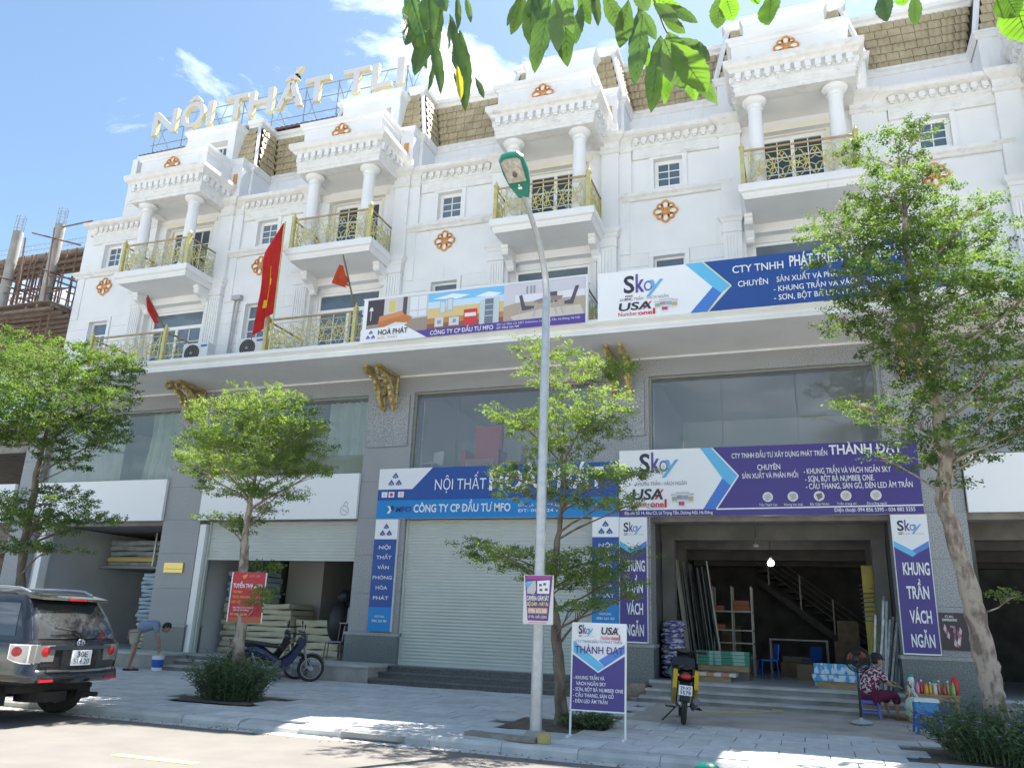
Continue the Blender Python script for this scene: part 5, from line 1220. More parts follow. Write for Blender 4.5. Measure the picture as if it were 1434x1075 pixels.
tw([(16.9,-14.7,5.1),(17.5,-15.1,4.5),(17.7,-15.2,4.1)], [.008,.005,.002]); tw([(16.9,-14.7,5.1),(18.2,-15.1,4.5),(18.27,-15.2,3.9)], [.008,.005,.002]); tw([(16.9,-14.7,5.1),(18.5,-15.2,4.4),(18.6,-15.25,3.75)], [.008,.005,.002]); tw([(17.5,-15.1,4.5),(17.75,-15.15,4.3),(17.8,-15.15,4.05)], [.005,.004,.002])
tg2.obj('twig', M('green_twig', (.14,.13,.06), rough=.7), br, smooth=True)
# ------------------------------------------------------------------ black SUV, heading -X, parked at the kerb
def suv():
    XR, YC = 7.80, -8.52                     # rear bumper, centre line
    c = empty('parked_suv', (XR,YC,0), 'black SUV with roof rails seen from behind at the left kerb', 'car', None, R(5))
    LEN, HW = 4.70, .92
    # (z, rear x, front x, half width, corner radius); local x runs forward to -X
    def ring(z, xr, xf, hw, rc, n=6):
        P = []
        def arc(cx, cy, a0):
            for i in range(n+1):
                a = a0+pi/2*i/n; P.append((cx+rc*math.cos(a), cy+rc*math.sin(a), z))
        arc(-xr-rc, hw-rc, 0); arc(-xf+rc, hw-rc, pi/2); arc(-xf+rc, -hw+rc, pi); arc(-xr-rc, -hw+rc, 3*pi/2)
        return P
    def loft(levels, n=6, cap=True):
        g = G(); vs = []; m_ = 4*(n+1)
        for l in levels: vs += ring(*l, n)
        fs = [(k*m_+i, k*m_+(i+1)%m_, (k+1)*m_+(i+1)%m_, (k+1)*m_+i) for k in range(len(levels)-1) for i in range(m_)]
        if cap: fs += [tuple((len(levels)-1)*m_+i for i in range(m_)), tuple(range(m_-1,-1,-1))]
        g.add(vs, fs); return g
    body = loft([(.50,.22,4.55,.86,.2),(.54,.06,4.66,.90,.24),(.60,.0,4.70,.915,.26),(.68,.015,4.70,.92,.26),(.72,.06,4.69,.915,.24),(.90,.075,4.66,.92,.22),(1.00,.09,4.6,.915,.2),(1.06,.10,4.5,.905,.2),(1.10,.12,4.3,.885,.2)])
    body.obj('body', CARB, c, smooth=True)
    gh = [(1.09,.13,3.55,.87,.16),(1.25,.19,3.22,.835,.16),(1.45,.30,2.85,.785,.16),(1.62,.42,2.55,.73,.16),(1.70,.46,2.42,.69,.16),(1.745,.52,2.3,.60,.14),(1.76,.7,2.1,.45,.12)]
    loft(gh).obj('cabin', CARB, c, smooth=True)
    def gx(z, idx):
        for a, b in zip(gh, gh[1:]):
            if a[0] <= z <= b[0]: return a[idx]+(b[idx]-a[idx])*(z-a[0])/(b[0]-a[0])
    # glass set into the cabin sides
    def sidepane(x0, x1, z0, z1, s, slant0=0, slant1=0):
        g = G(); n = 5; vs = []
        for i in range(n+1):
            t = i/n; z = z0+(z1-z0)*t; y = s*(gx(z,3)+.006); vs += [(-(x0+slant0*t), y, z), (-(x1+slant1*t), y, z)]
        g.add(vs, [(2*i,2*i+1,2*i+3,2*i+2) for i in range(n)]); g.obj('side_window', CARG, c, smooth=True)
    for s in (-1, 1):
        sidepane(.42, 1.28, 1.16, 1.60, s, .12, -.02); sidepane(1.36, 2.12, 1.14, 1.61, s); sidepane(2.18, 3.0, 1.14, 1.61, s, 0, -.5)
    g = G(); n = 5; vs = []
    for i in range(n+1):
        t = i/n; z = 1.13+.47*t; x = gx(z,1); hw = gx(z,3)-.155
        for y, dx in ((-hw-.10,.045),(-hw,.0),(0,-.012),(hw,.0),(hw+.10,.045)): vs.append((-(x+dx)+.008, y, z))
    g.add(vs, [(i*5+j,i*5+j+1,(i+1)*5+j+1,(i+1)*5+j) for i in range(n) for j in range(4)]); g.obj('rear_window', CARG, c, smooth=True)
    # roof spoiler with brake light
    g = G(); g.prism([(-.26,1.655),(-.30,1.69),(-.62,1.755),(-.80,1.755),(-.6,1.68)], -.66, .66, 'y'); sp = g.obj('roof_spoiler', CARB, c)
    G().box(-.285,-.262,-.17,.17,1.655,1.682).obj('brake_light', REDL, sp)
    # tail lamps wrap the corner
    for s in (-1, 1):
        pts = []
        lv = [(.80,.10),(.84,.0),(.98,0),(1.02,.0)]
        def lp_(z, d, off):  # outline walk round the corner; d = path length inward from the rear face
            rc = .22; hw = .92; x0 = .083
            if d < .30: return (-x0+off, s*(hw-.24-.0-(.30-d)), z) if d < .30 else None
            a = min((d-.30)/.24, 1)*pi/2; cx, cy = -x0-rc, hw-rc; e = rc+off
            if d < .54: return (cx+e*math.cos(a), s*(cy+e*math.sin(a)), z)
            return (cx-(d-.54), s*(hw+off), z)
        def patch(d0, d1, z0, z1, mt_, off, nm, par, taper=0):
            g = G(); n = 10; vs = []
            for i in range(n+1):
                d = d0+(d1-d0)*i/n; q = taper*max(0,(d-.45)/.3); vs += [lp_(z0+q, d, off), lp_(z1, d, off)]
            g.add(vs, [(2*i,2*i+1,2*i+3,2*i+2) for i in range(n)]); return g.obj(nm, mt_, par, smooth=True)
        tl = patch(.08, .64, .80, 1.055, CHROME, .010, 'tail_light', c, .10)
        patch(.095, .405, .815, 1.045, CLEARL, .014, 'lens', tl); patch(.42, .625, .815, 1.045, CLEARL, .014, 'lens', tl, .09)
        for d in (.25, .52):
            p = Vector(lp_(.96, d, .016)); g = G(); nrm = (Vector(lp_(.96,d,.1))-Vector(lp_(.96,d,0))).normalized(); tz = Vector((0,0,1)); ty = tz.cross(nrm)
            g.add([p+nrm*.012]+[p+ty*.075*math.cos(2*pi*k/14)+tz*.065*math.sin(2*pi*k/14) for k in range(14)], [(0,k+1,(k+1)%14+1) for k in range(14)]); g.obj('red_reflector', REDL, tl)
        G().box(-.012,.014,s*.62-.12,s*.62+.12,.565,.598).obj('bumper_reflector', REDL, c)
    # tailgate trim, plate, handle bar, wiper, badge
    G().box(-.11,-.05,-.60,.60,.985,1.035).obj('chrome_garnish', CHROME, c)
    G().box(-.075,-.052,-.34,.34,.72,.975).obj('plate_recess', CARB, c)
    S = Sign('number_plate', -.19, .19, .76, .97, 0, None, parent=c, thick=.01)
    S.o.rotation_euler = (0,0,R(90)); S.o.location = (-.040,-.17,.765)
    S.text('30E', (.04,.04,.05), .24, .78, .46, .10, 1); S.text('514.20', (.2,.2,.22), .10, .90, .90, .56, 1); S.done()
    g = G(); g.tube([(-.02,-.62,.715),(.0,-.4,.70),(.006,0,.695),(.0,.4,.70),(-.02,.62,.715)], .018, 6); g.obj('chrome_strip', CHROME, c, smooth=True)
    g = G(); z = 1.16
    g.tube([(-.105,.05,1.13),(-.11,.0,1.19),(-.125,-.12,1.235)], .02, 6); g.tube([(-.125,-.10,1.235),(-.12,-.48,1.275)], .014, 6); g.obj('rear_wiper', BLACKP, c)
    g = G(); cx = -.080
    def ell(a, b, yo=0, zo=0, r_=.009): g.tube([(cx, yo+a*math.cos(2*pi*k/16), 1.075+zo+b*math.sin(2*pi*k/16)) for k in range(17)], r_, 5, False)
    ell(.068,.046); ell(.026,.044,0,0,.007); ell(.046,.02,0,.018,.007); g.obj('badge', CHROME, c)
    for nm_, y0, y1, z0 in (('4x4_badge',.56,.66,.70),('model_badge',.50,.70,.62),('make_badge',-.72,-.50,.765)):
        tg_ = G(); V, F = glyphs({'4x4_badge':'4x4','model_badge':'V 2.7','make_badge':'TOYOTA'}[nm_], 1); xs = [p[0] for p in V]; a, b = min(xs), max(xs); sc_ = (y1-y0)/(b-a)
        tg_.add([(-.052 if nm_ != 'model_badge' else -.02, y0+(x-a)*sc_, z0+y*sc_*.9) for x, y in V], F); tg_.obj('badge', CHROME, c)
    # roof rails
    for s in (-1, 1):
        g = G(); g.tube([(-.55,s*.60,1.74),(-.72,s*.61,1.80),(-1.0,s*.62,1.815),(-2.0,s*.62,1.815),(-2.4,s*.61,1.75)], .022, 8); g.obj('roof_rail', M('silver_rail', (.5,.5,.5), rough=.35, metal=.7), c, smooth=True)
    # wheels and arches
    for x in (-1.02, -3.77):
        for s in (-1, 1):
            g = G(); g.lathe([(.24,-.12),(.345,-.125),(.375,-.10),(.385,-.05),(.385,.05),(.375,.10),(.345,.125),(.24,.12)], (x, s*.79, .385), 30, 'y'); wl = g.obj('wheel', RUBBER, c, smooth=True)
            g = G()
            for side in (-1, 1):
                g.lathe([(.0,side*.05),(.06,side*.05),(.07,side*.02),(.235,side*.04),(.245,side*.11)], (x, s*.79, .385), 24, 'y')
            for k in range(6):
                a = k*pi/3; g.tube([(x+.05*math.cos(a), s*.79+s*.085, .385+.05*math.sin(a)), (x+.225*math.cos(a), s*.79+s*.10, .385+.225*math.sin(a))], [.04,.028], 5)
            g.obj('rim', M('alloy_rim', (.22,.22,.22), rough=.4, metal=.7), wl)
            g = G(); g.lathe([(.40,.0),(.47,.0),(.47,.03),(.40,.035)], (x, s*.905 - (.015 if s < 0 else .015), .40), 20, 'y', 0, pi); g.obj('wheel_arch', BLACKP, c, smooth=True)
            g = G(); g.lathe([(0,.0),(.41,.0)], (x, s*.925, .40), 20, 'y', 0, pi); g.obj('arch_shade_disc', M('arch_shade_black', (.008,.008,.008), rough=1), c)  # flat black half-disc stands in for the shade inside the wheel arch
            g = G(); g.box(x-(-.44),x-(-.42),s*.79-.14,s*.79+.14,.24,.5); g.obj('mudguard', BLACKP, c)
    g = G(); g.box(-3.9,-.40,-.70,.70,.40,.52); g.tube([(-1.02,-.7,.36),(-1.02,.7,.36)], .06, 8); g.tube([(-.3,.45,.34),(-.08,.5,.34)], .035, 8); g.ball((-1.02,.1,.36), .14, .16, .13); g.lathe([(0,0),(.34,0),(.34,.14),(0,.16)], (-.62,0,.26), 20)
    g.obj('underbody', M('underbody_black', (.03,.028,.026), rough=.9), c)
    for s in (-1, 1):
        G().box(-3.2,-3.0,s*.93-.08,s*1.06+.0 if s > 0 else s*.86,1.08,1.22) if 0 else None
        g = G(); g.ball((-3.02,s*1.0,1.16), .06, .12, .09); g.obj('wing_mirror', CARB, c, smooth=True)
    return c
suv()

# ------------------------------------------------------------------ motorbikes (local: heading +X, wheel contact z=0)
def motorbike(loc, rz, paint, label, plate=None, lean=5, mirrors=True):
    b = empty('motorbike', loc, label, 'motorbike', None, rz); b.rotation_euler = (R(lean),0,rz); b.scale = (1.06,1.06,1.04) if paint is YEL else (1,1,1)
    for x, nm in ((0,'rear_wheel'),(1.22,'front_wheel')):
        g = G(); g.lathe([(.225,-.03),(.27,-.035),(.288,-.018),(.292,0),(.288,.018),(.27,.035),(.225,.03)], (x,0,.292), 28, 'y'); wl = g.obj(nm, RUBBER, b, smooth=True)
        g = G(); g.lathe([(.21,-.025),(.232,-.025),(.232,.025),(.21,.025)], (x,0,.292), 24, 'y'); g.lathe([(0,-.05),(.055,-.05),(.055,.05),(0,.05)], (x,0,.292), 10, 'y')
        for k in range(10):
            a = k*pi/5; g.tube([(x+.05*math.cos(a),.02*(-1)**k,.292+.05*math.sin(a)),(x+.215*math.cos(a+.15),0,.292+.215*math.sin(a+.15))], .005, 3)
        g.obj('rim', STEEL, wl)
    g = G(); g.add([], [])
    def shell(secs, n=10):
        g = G(); vs = []
        for x, z, hy, hz in secs:
            for i in range(n): a = 2*pi*i/n; vs.append((x, hy*math.cos(a), z+hz*math.sin(a)))
        k = len(secs); g.add(vs, [(i*n+j,i*n+(j+1)%n,(i+1)*n+(j+1)%n,(i+1)*n+j) for i in range(k-1) for j in range(n)]+[tuple(range(n)), tuple((k-1)*n+j for j in range(n-1,-1,-1))]); return g
    shell([(-.26,.72,.05,.03),(-.18,.70,.115,.08),(0,.66,.14,.12),(.2,.58,.13,.13),(.42,.45,.10,.11),(.6,.36,.06,.08)]).obj('rear_fairing', BLACKP if paint is YEL else paint, b, smooth=True)
    if paint is YEL:
        for s in (-1, 1):
            g = G(); g.prism([(-.30,.78),(-.24,.52),(.05,.40),(.50,.24),(.66,.34),(.45,.60),(.10,.78)], s*.15-.03, s*.15+.03, 'y'); g.obj('side_cover', YEL, b)
    g = G()
    for s in (-1, 1): g.prism([(.52,.34),(.62,.30),(.80,.42),(1.02,.78),(1.0,.86),(.92,.84),(.72,.56),(.56,.46)], s*.17-.012, s*.17+.012, 'y'); 
    g.prism([(.86,.80),(.96,.74),(1.06,.80),(1.0,.92),(.9,.92)], -.17, .17, 'y')
    g.obj('leg_shield', BLACKP if paint is YEL else paint, b)
    shell([(.98,.84,.06,.08),(1.02,.92,.10,.09),(1.0,1.0,.12,.05),(.90,1.03,.09,.03)]).obj('handlebar_cowl', BLACKP if paint is YEL else paint, b, smooth=True)
    g = G(); g.lathe([(0,0),(.06,0),(.075,-.03),(.06,-.06)], (1.08,0,.93), 12, 'x'); g.obj('headlight', CLEARL, b, smooth=True)
    shell([(-.24,.80,.06,.015),(-.1,.80,.125,.045),(.2,.765,.135,.05),(.42,.74,.115,.045),(.58,.70,.05,.02)], 12).obj('seat', M('black_seat_vinyl', (.02,.02,.02), rough=.5), b, smooth=True)
    g = G(); g.tube([(1.22-.09*1,.06,.30),(1.02,.06,.8)], .022, 6); g.tube([(1.13,-.06,.30),(1.02,-.06,.8)], .022, 6); g.tube([(1.22,.06,.292),(1.10,.06,.35)], .02, 5); g.tube([(1.22,-.06,.292),(1.10,-.06,.35)], .02, 5)
    g.tube([(.05,.08,.30),(-.06,.09,.62)], .02, 6); g.tube([(.05,-.08,.30),(-.06,-.09,.62)], .02, 6)
    for k in range(7): g.lathe([(.02,-.008),(.036,0),(.02,.008)], (.03-.012*k,-.085,.36+.035*k), 8)
    g.tube([(0,.06,.292),(.5,.07,.30)], .025, 6); g.tube([(0,-.06,.292),(.5,-.07,.30)], .025, 6); g.obj('fork_and_shocks', STEEL, b)
    g = G(); g.lathe([(0,-.11),(.11,-.11),(.13,-.06),(.13,.06),(.11,.11),(0,.11)], (.52,0,.33), 14, 'y'); g.lathe([(.0,0),(.07,0),(.075,.05),(.06,.16),(0,.17)], (.62,0,.34), 10, 'x'); g.obj('engine', M('engine_alloy', (.20,.20,.21), rough=.5, metal=.6), b, smooth=True)
    g = G(); g.tube([(.66,-.10,.26),(.3,-.14,.20),(.05,-.15,.27)], .022, 8); g.tube([(.08,-.15,.265),(-.30,-.16,.36)], [.045,.05], 10); g.obj('exhaust', M('dull_exhaust', (.14,.14,.15), rough=.4, metal=.7), b, smooth=True)
    g = G(); g.lathe([(.305,-.06),(.318,0),(.305,.06)], (1.22,0,.292), 12, 'y', R(20), R(150)); g.obj('front_mudguard', paint, b, smooth=True)
    g = G(); g.prism([(-.20,.60),(-.12,.62),(-.30,.34),(-.36,.36)], -.06, .06, 'y'); g.obj('rear_mudguard', BLACKP, b)
    g = G(); g.tube([(.94,-.34,1.02),(.97,-.12,1.02),(1.0,0,.98),(.97,.12,1.02),(.94,.34,1.02)], .014, 6); 
    for s in (-1, 1): g.tube([(.95,s*.22,1.02),(.92,s*.35,1.02)], .022, 7); g.tube([(.97,s*.3,1.02),(1.05,s*.36,1.0)], .006, 4)
    hb = g.obj('handlebar', BLACKP, b)
    if mirrors:
        for s in (-1, 1):
            g = G(); g.tube([(.96,s*.20,1.03),(.98,s*.26,1.18)], .006, 4); g.ball((.97,s*.29,1.21), .018, .07, .045, 10, 5); mr = g.obj('mirror', BLACKP, b)
            G().add([], []); g = G(); g.add([(.950,s*.29+.055*math.cos(2*pi*k/12),1.21+.034*math.sin(2*pi*k/12)) for k in range(12)], [tuple(range(12))]); g.obj('mirror_glass', CHROME, mr)
    g = G(); g.ball((-.235,0,.69), .05, .09, .045, 12, 6); g.obj('tail_light', REDL, b, smooth=True)
    for s in (-1, 1):
        g = G(); g.ball((-.21,s*.115,.70), .035, .035, .025, 8, 5); g.obj('indicator', CLEARL, b, smooth=True)
    g = G(); g.tube([(-.24,-.08,.80),(-.27,0,.83),(-.24,.08,.80)], .013, 6); g.tube([(-.24,.1,.78),(0,.12,.76)], .012, 5); g.tube([(-.24,-.1,.78),(0,-.12,.76)], .012, 5); g.obj('grab_rail', BLACKP, b)
    g = G(); g.tube([(.35,.10,.22),(.28,.30,.0)], .012, 5); g.tube([(.45,-.16,.2),(.45,-.28,.2)], .014, 5); g.tube([(.45,.12,.2),(.45,.26,.2)], .014, 5); g.tube([(.2,-.12,.22),(.2,-.24,.24)], .012, 5); g.obj('foot_pegs_and_stand', BLACKP, b)
    S = Sign('number_plate', -.095, .095, 0, .14, 0, None, parent=b, thick=.004)
    S.o.rotation_euler = (R(-12),0,R(-90)); S.o.location = (-.315,.095,.43)
    S.text(plate[0], (.05,.05,.08), .12, .88, .45, .12, 1); S.text(plate[1], (.05,.05,.08), .1, .9, .9, .56, 1); S.done()
    return b
motorbike((15.83,-4.55,.175), R(100), YEL, 'yellow and black motorbike seen from behind before the workshop steps', ('29-X3','5578'), 4, mirrors=False)
motorbike((6.40,-2.62,.205), R(40), NAVY, 'dark blue motorbike on its stand before the shop with wrapped chairs', ('30-H1','2245'), 7)
motorbike((5.7,-2.15,.21), R(33), BLKM, 'black motorbike mostly hidden behind the bush under the red banner', ('29-T2','6118'), 7)

# ------------------------------------------------------------------ people
def body(name, joints, bones, mat_, parent, sub=2):
    """joints: name -> (x,y,z,r)"""
    ks = list(joints); me = bpy.data.meshes.new(name); me.from_pydata([joints[k][:3] for k in ks], [(ks.index(a), ks.index(b)) for a, b in bones], []); ob = bpy.data.objects.new(name, me); COL.objects.link(ob)
    md = ob.modifiers.new('skin', 'SKIN'); sv = me.skin_vertices[0].data
    for i, k in enumerate(ks):
        r_ = joints[k][3]; sv[i].radius = (r_, r_) if not isinstance(r_, tuple) else r_
    sv[0].use_root = True
    s2 = ob.modifiers.new('sub', 'SUBSURF'); s2.levels = sub; s2.render_levels = sub
    dg = bpy.context.evaluated_depsgraph_get(); m2 = bpy.data.meshes.new_from_object(ob.evaluated_get(dg)); m2.name = name
    bpy.data.objects.remove(ob); m2.materials.clear(); m2.materials.append(mat_); m2.polygons.foreach_set('use_smooth', [True]*len(m2.polygons))
    o = bpy.data.objects.new(name, m2); COL.objects.link(o); o.parent = parent; return o
def hand(parent, at, d, up_, s=1., curl=.5):
    """palm and five fingers; d points along the hand"""
    d = Vector(d).normalized(); sd_ = d.cross(Vector(up_)).normalized(); n = sd_.cross(d); P = Vector(at); J = {}; B = []
    J['w'] = (*P, .022*s); J['p'] = (*(P+d*.05*s), .028*s); B.append(('w','p'))
    for i, (o_, l) in enumerate(((-.03,.055),(-.010,.07),(.012,.075),(.032,.065))):
        a = P+d*.085*s+sd_*o_*s; b = a+(d*math.cos(curl*.6)-n*math.sin(curl*.6))*l*.5*s; c = b+(d*math.cos(curl*1.6)-n*math.sin(curl*1.6))*l*.5*s
        J['a%d'%i] = (*a,.010*s); J['b%d'%i] = (*b,.0085*s); J['c%d'%i] = (*c,.007*s); B += [('p','a%d'%i),('a%d'%i,'b%d'%i),('b%d'%i,'c%d'%i)]
    a = P+d*.035*s+sd_*.035*s; b = a+(d*.7+sd_*.7-n*.3).normalized()*.035*s; c = b+(d*.9+sd_*.2-n*.5).normalized()*.03*s
    J['ta'] = (*a,.012*s); J['tb'] = (*b,.010*s); J['tc'] = (*c,.008*s); B += [('w','ta'),('ta','tb'),('tb','tc')]
    return body('hand', J, B, SKIN, parent, 1)
def head(parent, c, fwd, upv, s=1., cap=None, hair=True, bun=False):
    f = Vector(fwd).normalized(); l = Vector(upv).cross(f).normalized(); u = f.cross(l); mt_ = Matrix((f,l,u)).transposed().to_4x4(); mt_.translation = Vector(c)
    g = G(); g.ball((0,0,0), .098, .078, .115, 16, 12)
    for i, (x, y, z) in enumerate(g.v):
        if z < -.02: y *= 1-.9*(-z-.02)*2; x = x*(1-.6*(-z-.02)) + (.012 if x > 0 else .02)
        g.v[i] = (x*s, y*s, z*s)
    g.k = 0; g.ball((.100*s,0,-.012*s), .016*s, .012*s, .02*s, 8, 5); g.ball((.09*s,0,-.055*s), .014*s, .026*s, .008*s, 8, 4)
    for q in (-1, 1): g.ball((-.005*s,q*.079*s,-.01*s), .018*s, .008*s, .028*s, 8, 5)
    g.k = 1
    for q in (-1, 1): g.ball((.088*s,q*.030*s,.012*s), .010*s, .014*s, .007*s, 8, 4)
    g.xf(mt_); hd_ = g.obj('head', [SKIN, HAIR], parent, smooth=True)
    if hair:
        g = G(); g.ball((-.016*s,0,.022*s), .100*s, .088*s, .108*s, 16, 10); 
        g.v = [(x, y, z) if not (x > .045*s and z < .055*s) else (x*.3, y*.8, z) for x, y, z in g.v]
        if bun: g.ball((-.11*s,0,-.02*s), .045*s, .045*s, .045*s, 10, 6)
        g.xf(mt_); g.obj('hair', HAIR, parent, smooth=True)
    if cap:
        g = G(); g.lathe([(.105*s,.02*s),(.106*s,.06*s),(.09*s,.105*s),(.05*s,.13*s),(0,.137*s)], (-.005*s,0,.0), 18); g.prism([(.05*s,-.075*s),(.15*s,-.055*s),(.185*s,0),(.15*s,.055*s),(.05*s,.075*s)], .028*s, .040*s, 'z'); g.xf(mt_); g.obj('cap', cap, parent, smooth=True)
# man bending over a bucket; local +X is where he faces
mn = empty('person', (2.42,-1.95,.21), 'man in a blue grey T-shirt and beige shorts bending over a bucket', 'person', None, R(42))
TS = M('blue_grey_tshirt', (.22,.28,.42), (.19,.25,.38), 6, .85); SH = M('beige_shorts', (.42,.38,.31), (.38,.34,.28), 6, .85)
body('body', dict(pel=(0,0,.90,.05),hl=(0,.10,.86,.075),hr=(0,-.10,.86,.075),kl=(.05,.12,.47,.052),kr=(.02,-.12,.47,.052),al=(-.02,.13,.08,.033),ar=(-.05,-.13,.08,.033),fl=(.12,.14,.03,.032),fr=(.09,-.14,.03,.032),
    ch=(.40,0,1.03,.06),nk=(.56,0,1.03,.05),sl=(.46,.17,1.02,.05),sr=(.46,-.17,1.02,.05),el=(.50,.20,.74,.036),er=(.54,-.18,.74,.036),wl=(.56,.12,.52,.025),wr=(.60,-.10,.52,.025)),
    [('pel','hl'),('pel','hr'),('hl','kl'),('hr','kr'),('kl','al'),('kr','ar'),('al','fl'),('ar','fr'),('pel','ch'),('ch','nk'),('ch','sl'),('ch','sr'),('sl','el'),('sr','er'),('el','wl'),('er','wr')], SKIN, mn)
body('tshirt', dict(b=(.02,0,.93,(.145,.16)),m=(.20,0,1.02,(.125,.155)),c=(.40,0,1.05,(.12,.175)),n=(.52,0,1.05,(.07,.10)),sl=(.44,.17,1.03,.075),sr=(.44,-.17,1.03,.075),el=(.47,.20,.86,.062),er=(.49,-.19,.86,.062)),
    [('b','m'),('m','c'),('c','n'),('c','sl'),('c','sr'),('sl','el'),('sr','er')], TS, mn)
body('shorts', dict(p=(-.02,0,.92,(.14,.15)),hl=(0,.10,.82,.115),hr=(-.01,-.10,.82,.115),kl=(.04,.12,.56,.098),kr=(.01,-.12,.56,.098)), [('p','hl'),('p','hr'),('hl','kl'),('hr','kr')], SH, mn)
head(mn, (.68,0,.99), (.55,.0,-.83), (.83,0,.5))
hand(mn, (.565,.12,.50), (.1,-.1,-1), (1,0,0)); hand(mn, (.605,-.10,.50), (.05,.1,-1), (1,0,0))
g = G(); 
for s in (-1, 1): g.box(-.14,.20,s*.135-.05,s*.135+.05,.0,.03)
g.obj('sandals', BLACKP, mn)
bk = empty('bucket', (2.42+.60*math.cos(R(42)),-1.95+.60*math.sin(R(42)),.21), 'white and blue paint bucket under the bending man', 'bucket')
g = G(); g.lathe([(0,0),(.12,0),(.145,.32),(.15,.33),(.14,.335),(.135,.30),(.112,.02),(0,.02)], (0,0,0), 20); g.obj('tub', PW, bk, smooth=True)
g = G(); g.lathe([(.127,.07),(.144,.25)], (0,0,0), 20); g.xf(Matrix.Diagonal((1.02,1.02,1,1))); g.obj('blue_label', BLUEPL, bk, smooth=True)
g = G(); g.tube([(.148,0,.30),(.10,.0,.36),(0,.04,.38),(-.1,0,.36),(-.148,0,.30)], .005, 5); g.obj('handle', STEEL, bk)
# woman seated on a low stool, facing the drinks table (+X), seen from behind
def stool(x, y, mat_, label, s=1., rz=0, group='plastic stools of the street vendor', z=None, par=None):
    t = empty('plastic_stool', (x,y,zsw(y) if z is None else z), label, 'stool', group, rz)
    h = .30*s; w_ = .145*s
    g = G(); g.box(-w_,w_,-w_,w_,h-.02,h); g.box(-w_-.008,w_+.008,-w_-.008,w_+.008,h-.05,h-.0201); g.obj('seat', mat_, t)
    for a in (-1, 1):
        for b in (-1, 1):
            g = G(); g.prism([(a*(w_-.03),b*(w_-.03)),(a*w_,b*(w_-.03)),(a*w_,b*w_),(a*(w_-.03),b*w_)], 0, h-.05, 'z')
            g.v = [(x_+a*.03*(1-z_/h), y_+b*.03*(1-z_/h), z_) for x_, y_, z_ in g.v]; g.obj('leg', mat_, t)
    g = G(); g.box(-w_-.01,w_+.01,w_+.003,w_+.013,.09*s,.12*s); g.box(-w_-.01,w_+.01,-w_-.013,-w_-.003,.09*s,.12*s); g.box(w_+.003,w_+.013,-w_-.01,w_+.01,.09*s,.12*s); g.box(-w_-.013,-w_-.003,-w_-.01,w_+.01,.09*s,.12*s); g.obj('brace', mat_, t)
    return t
WX, WY = 18.66, -1.62
stool(WX, WY, PURPL, 'purple blue plastic stool under the seated woman')
wn = empty('person', (WX, WY, zsw(WY)), 'woman in a white patterned maroon blouse and dark cap sitting on a low stool', 'person', None, R(32))
def blouse_mat():
    mt = M('maroon_patterned_blouse', (.16,.02,.06), (.62,.55,.58), 22, .8, lo=.53, hi=.55, detail=1); return mt
BLO = blouse_mat(); PAN = M('maroon_trousers', (.17,.015,.06), (.12,.01,.045), 8, .8)
body('body', dict(pel=(0,0,.36,.06),hl=(.05,.11,.36,.07),hr=(.05,-.11,.36,.07),kl=(.42,.15,.42,.05),kr=(.42,-.15,.42,.05),al=(.46,.13,.09,.032),ar=(.44,-.14,.09,.032),fl=(.60,.14,.03,.03),fr=(.58,-.15,.03,.03),
    ch=(.12,0,.74,.06),nk=(.17,0,.86,.045),sl=(.12,.16,.78,.05),sr=(.12,-.16,.78,.05),el=(.34,.22,.60,.034),er=(.30,-.22,.56,.034),wl=(.52,.08,.60,.024),wr=(.50,-.08,.54,.024)),
    [('pel','hl'),('pel','hr'),('hl','kl'),('hr','kr'),('kl','al'),('kr','ar'),('al','fl'),('ar','fr'),('pel','ch'),('ch','nk'),('ch','sl'),('ch','sr'),('sl','el'),('sr','er'),('el','wl'),('er','wr')], SKIN, wn)
body('blouse', dict(b=(.0,0,.36,(.17,.19)),m=(.03,0,.54,(.15,.18)),c=(.10,0,.73,(.13,.175)),n=(.15,0,.83,(.06,.08)),sl=(.12,.16,.77,.08),sr=(.12,-.16,.77,.08),el=(.27,.215,.65,.062),er=(.24,-.215,.62,.062)),
    [('b','m'),('m','c'),('c','n'),('c','sl'),('c','sr'),('sl','el'),('sr','er')], BLO, wn)
body('trousers', dict(p=(-.02,0,.37,(.18,.15)),hl=(.08,.11,.37,.115),hr=(.08,-.11,.37,.115),kl=(.42,.15,.41,.085),kr=(.42,-.15,.41,.085),al=(.46,.14,.24,.07),ar=(.45,-.15,.24,.07)), [('p','hl'),('p','hr'),('hl','kl'),('hr','kr'),('kl','al'),('kr','ar')], PAN, wn)
head(wn, (.22,0,.97), (1,-.15,-.12), (.1,0,1), .98, cap=M('dark_cap_cloth', (.02,.02,.03), rough=.8), bun=True)
hand(wn, (.525,.08,.60), (1,-.3,-.1), (0,0,1), .95); hand(wn, (.505,-.08,.54), (1,.3,-.1), (0,0,1), .95)
g = G(); g.box(.40,.66,.09,.19,.0,.028); g.box(.38,.64,-.20,-.10,.0,.028); g.obj('sandals', M('brown_sandal', (.2,.1,.06), rough=.7), wn)
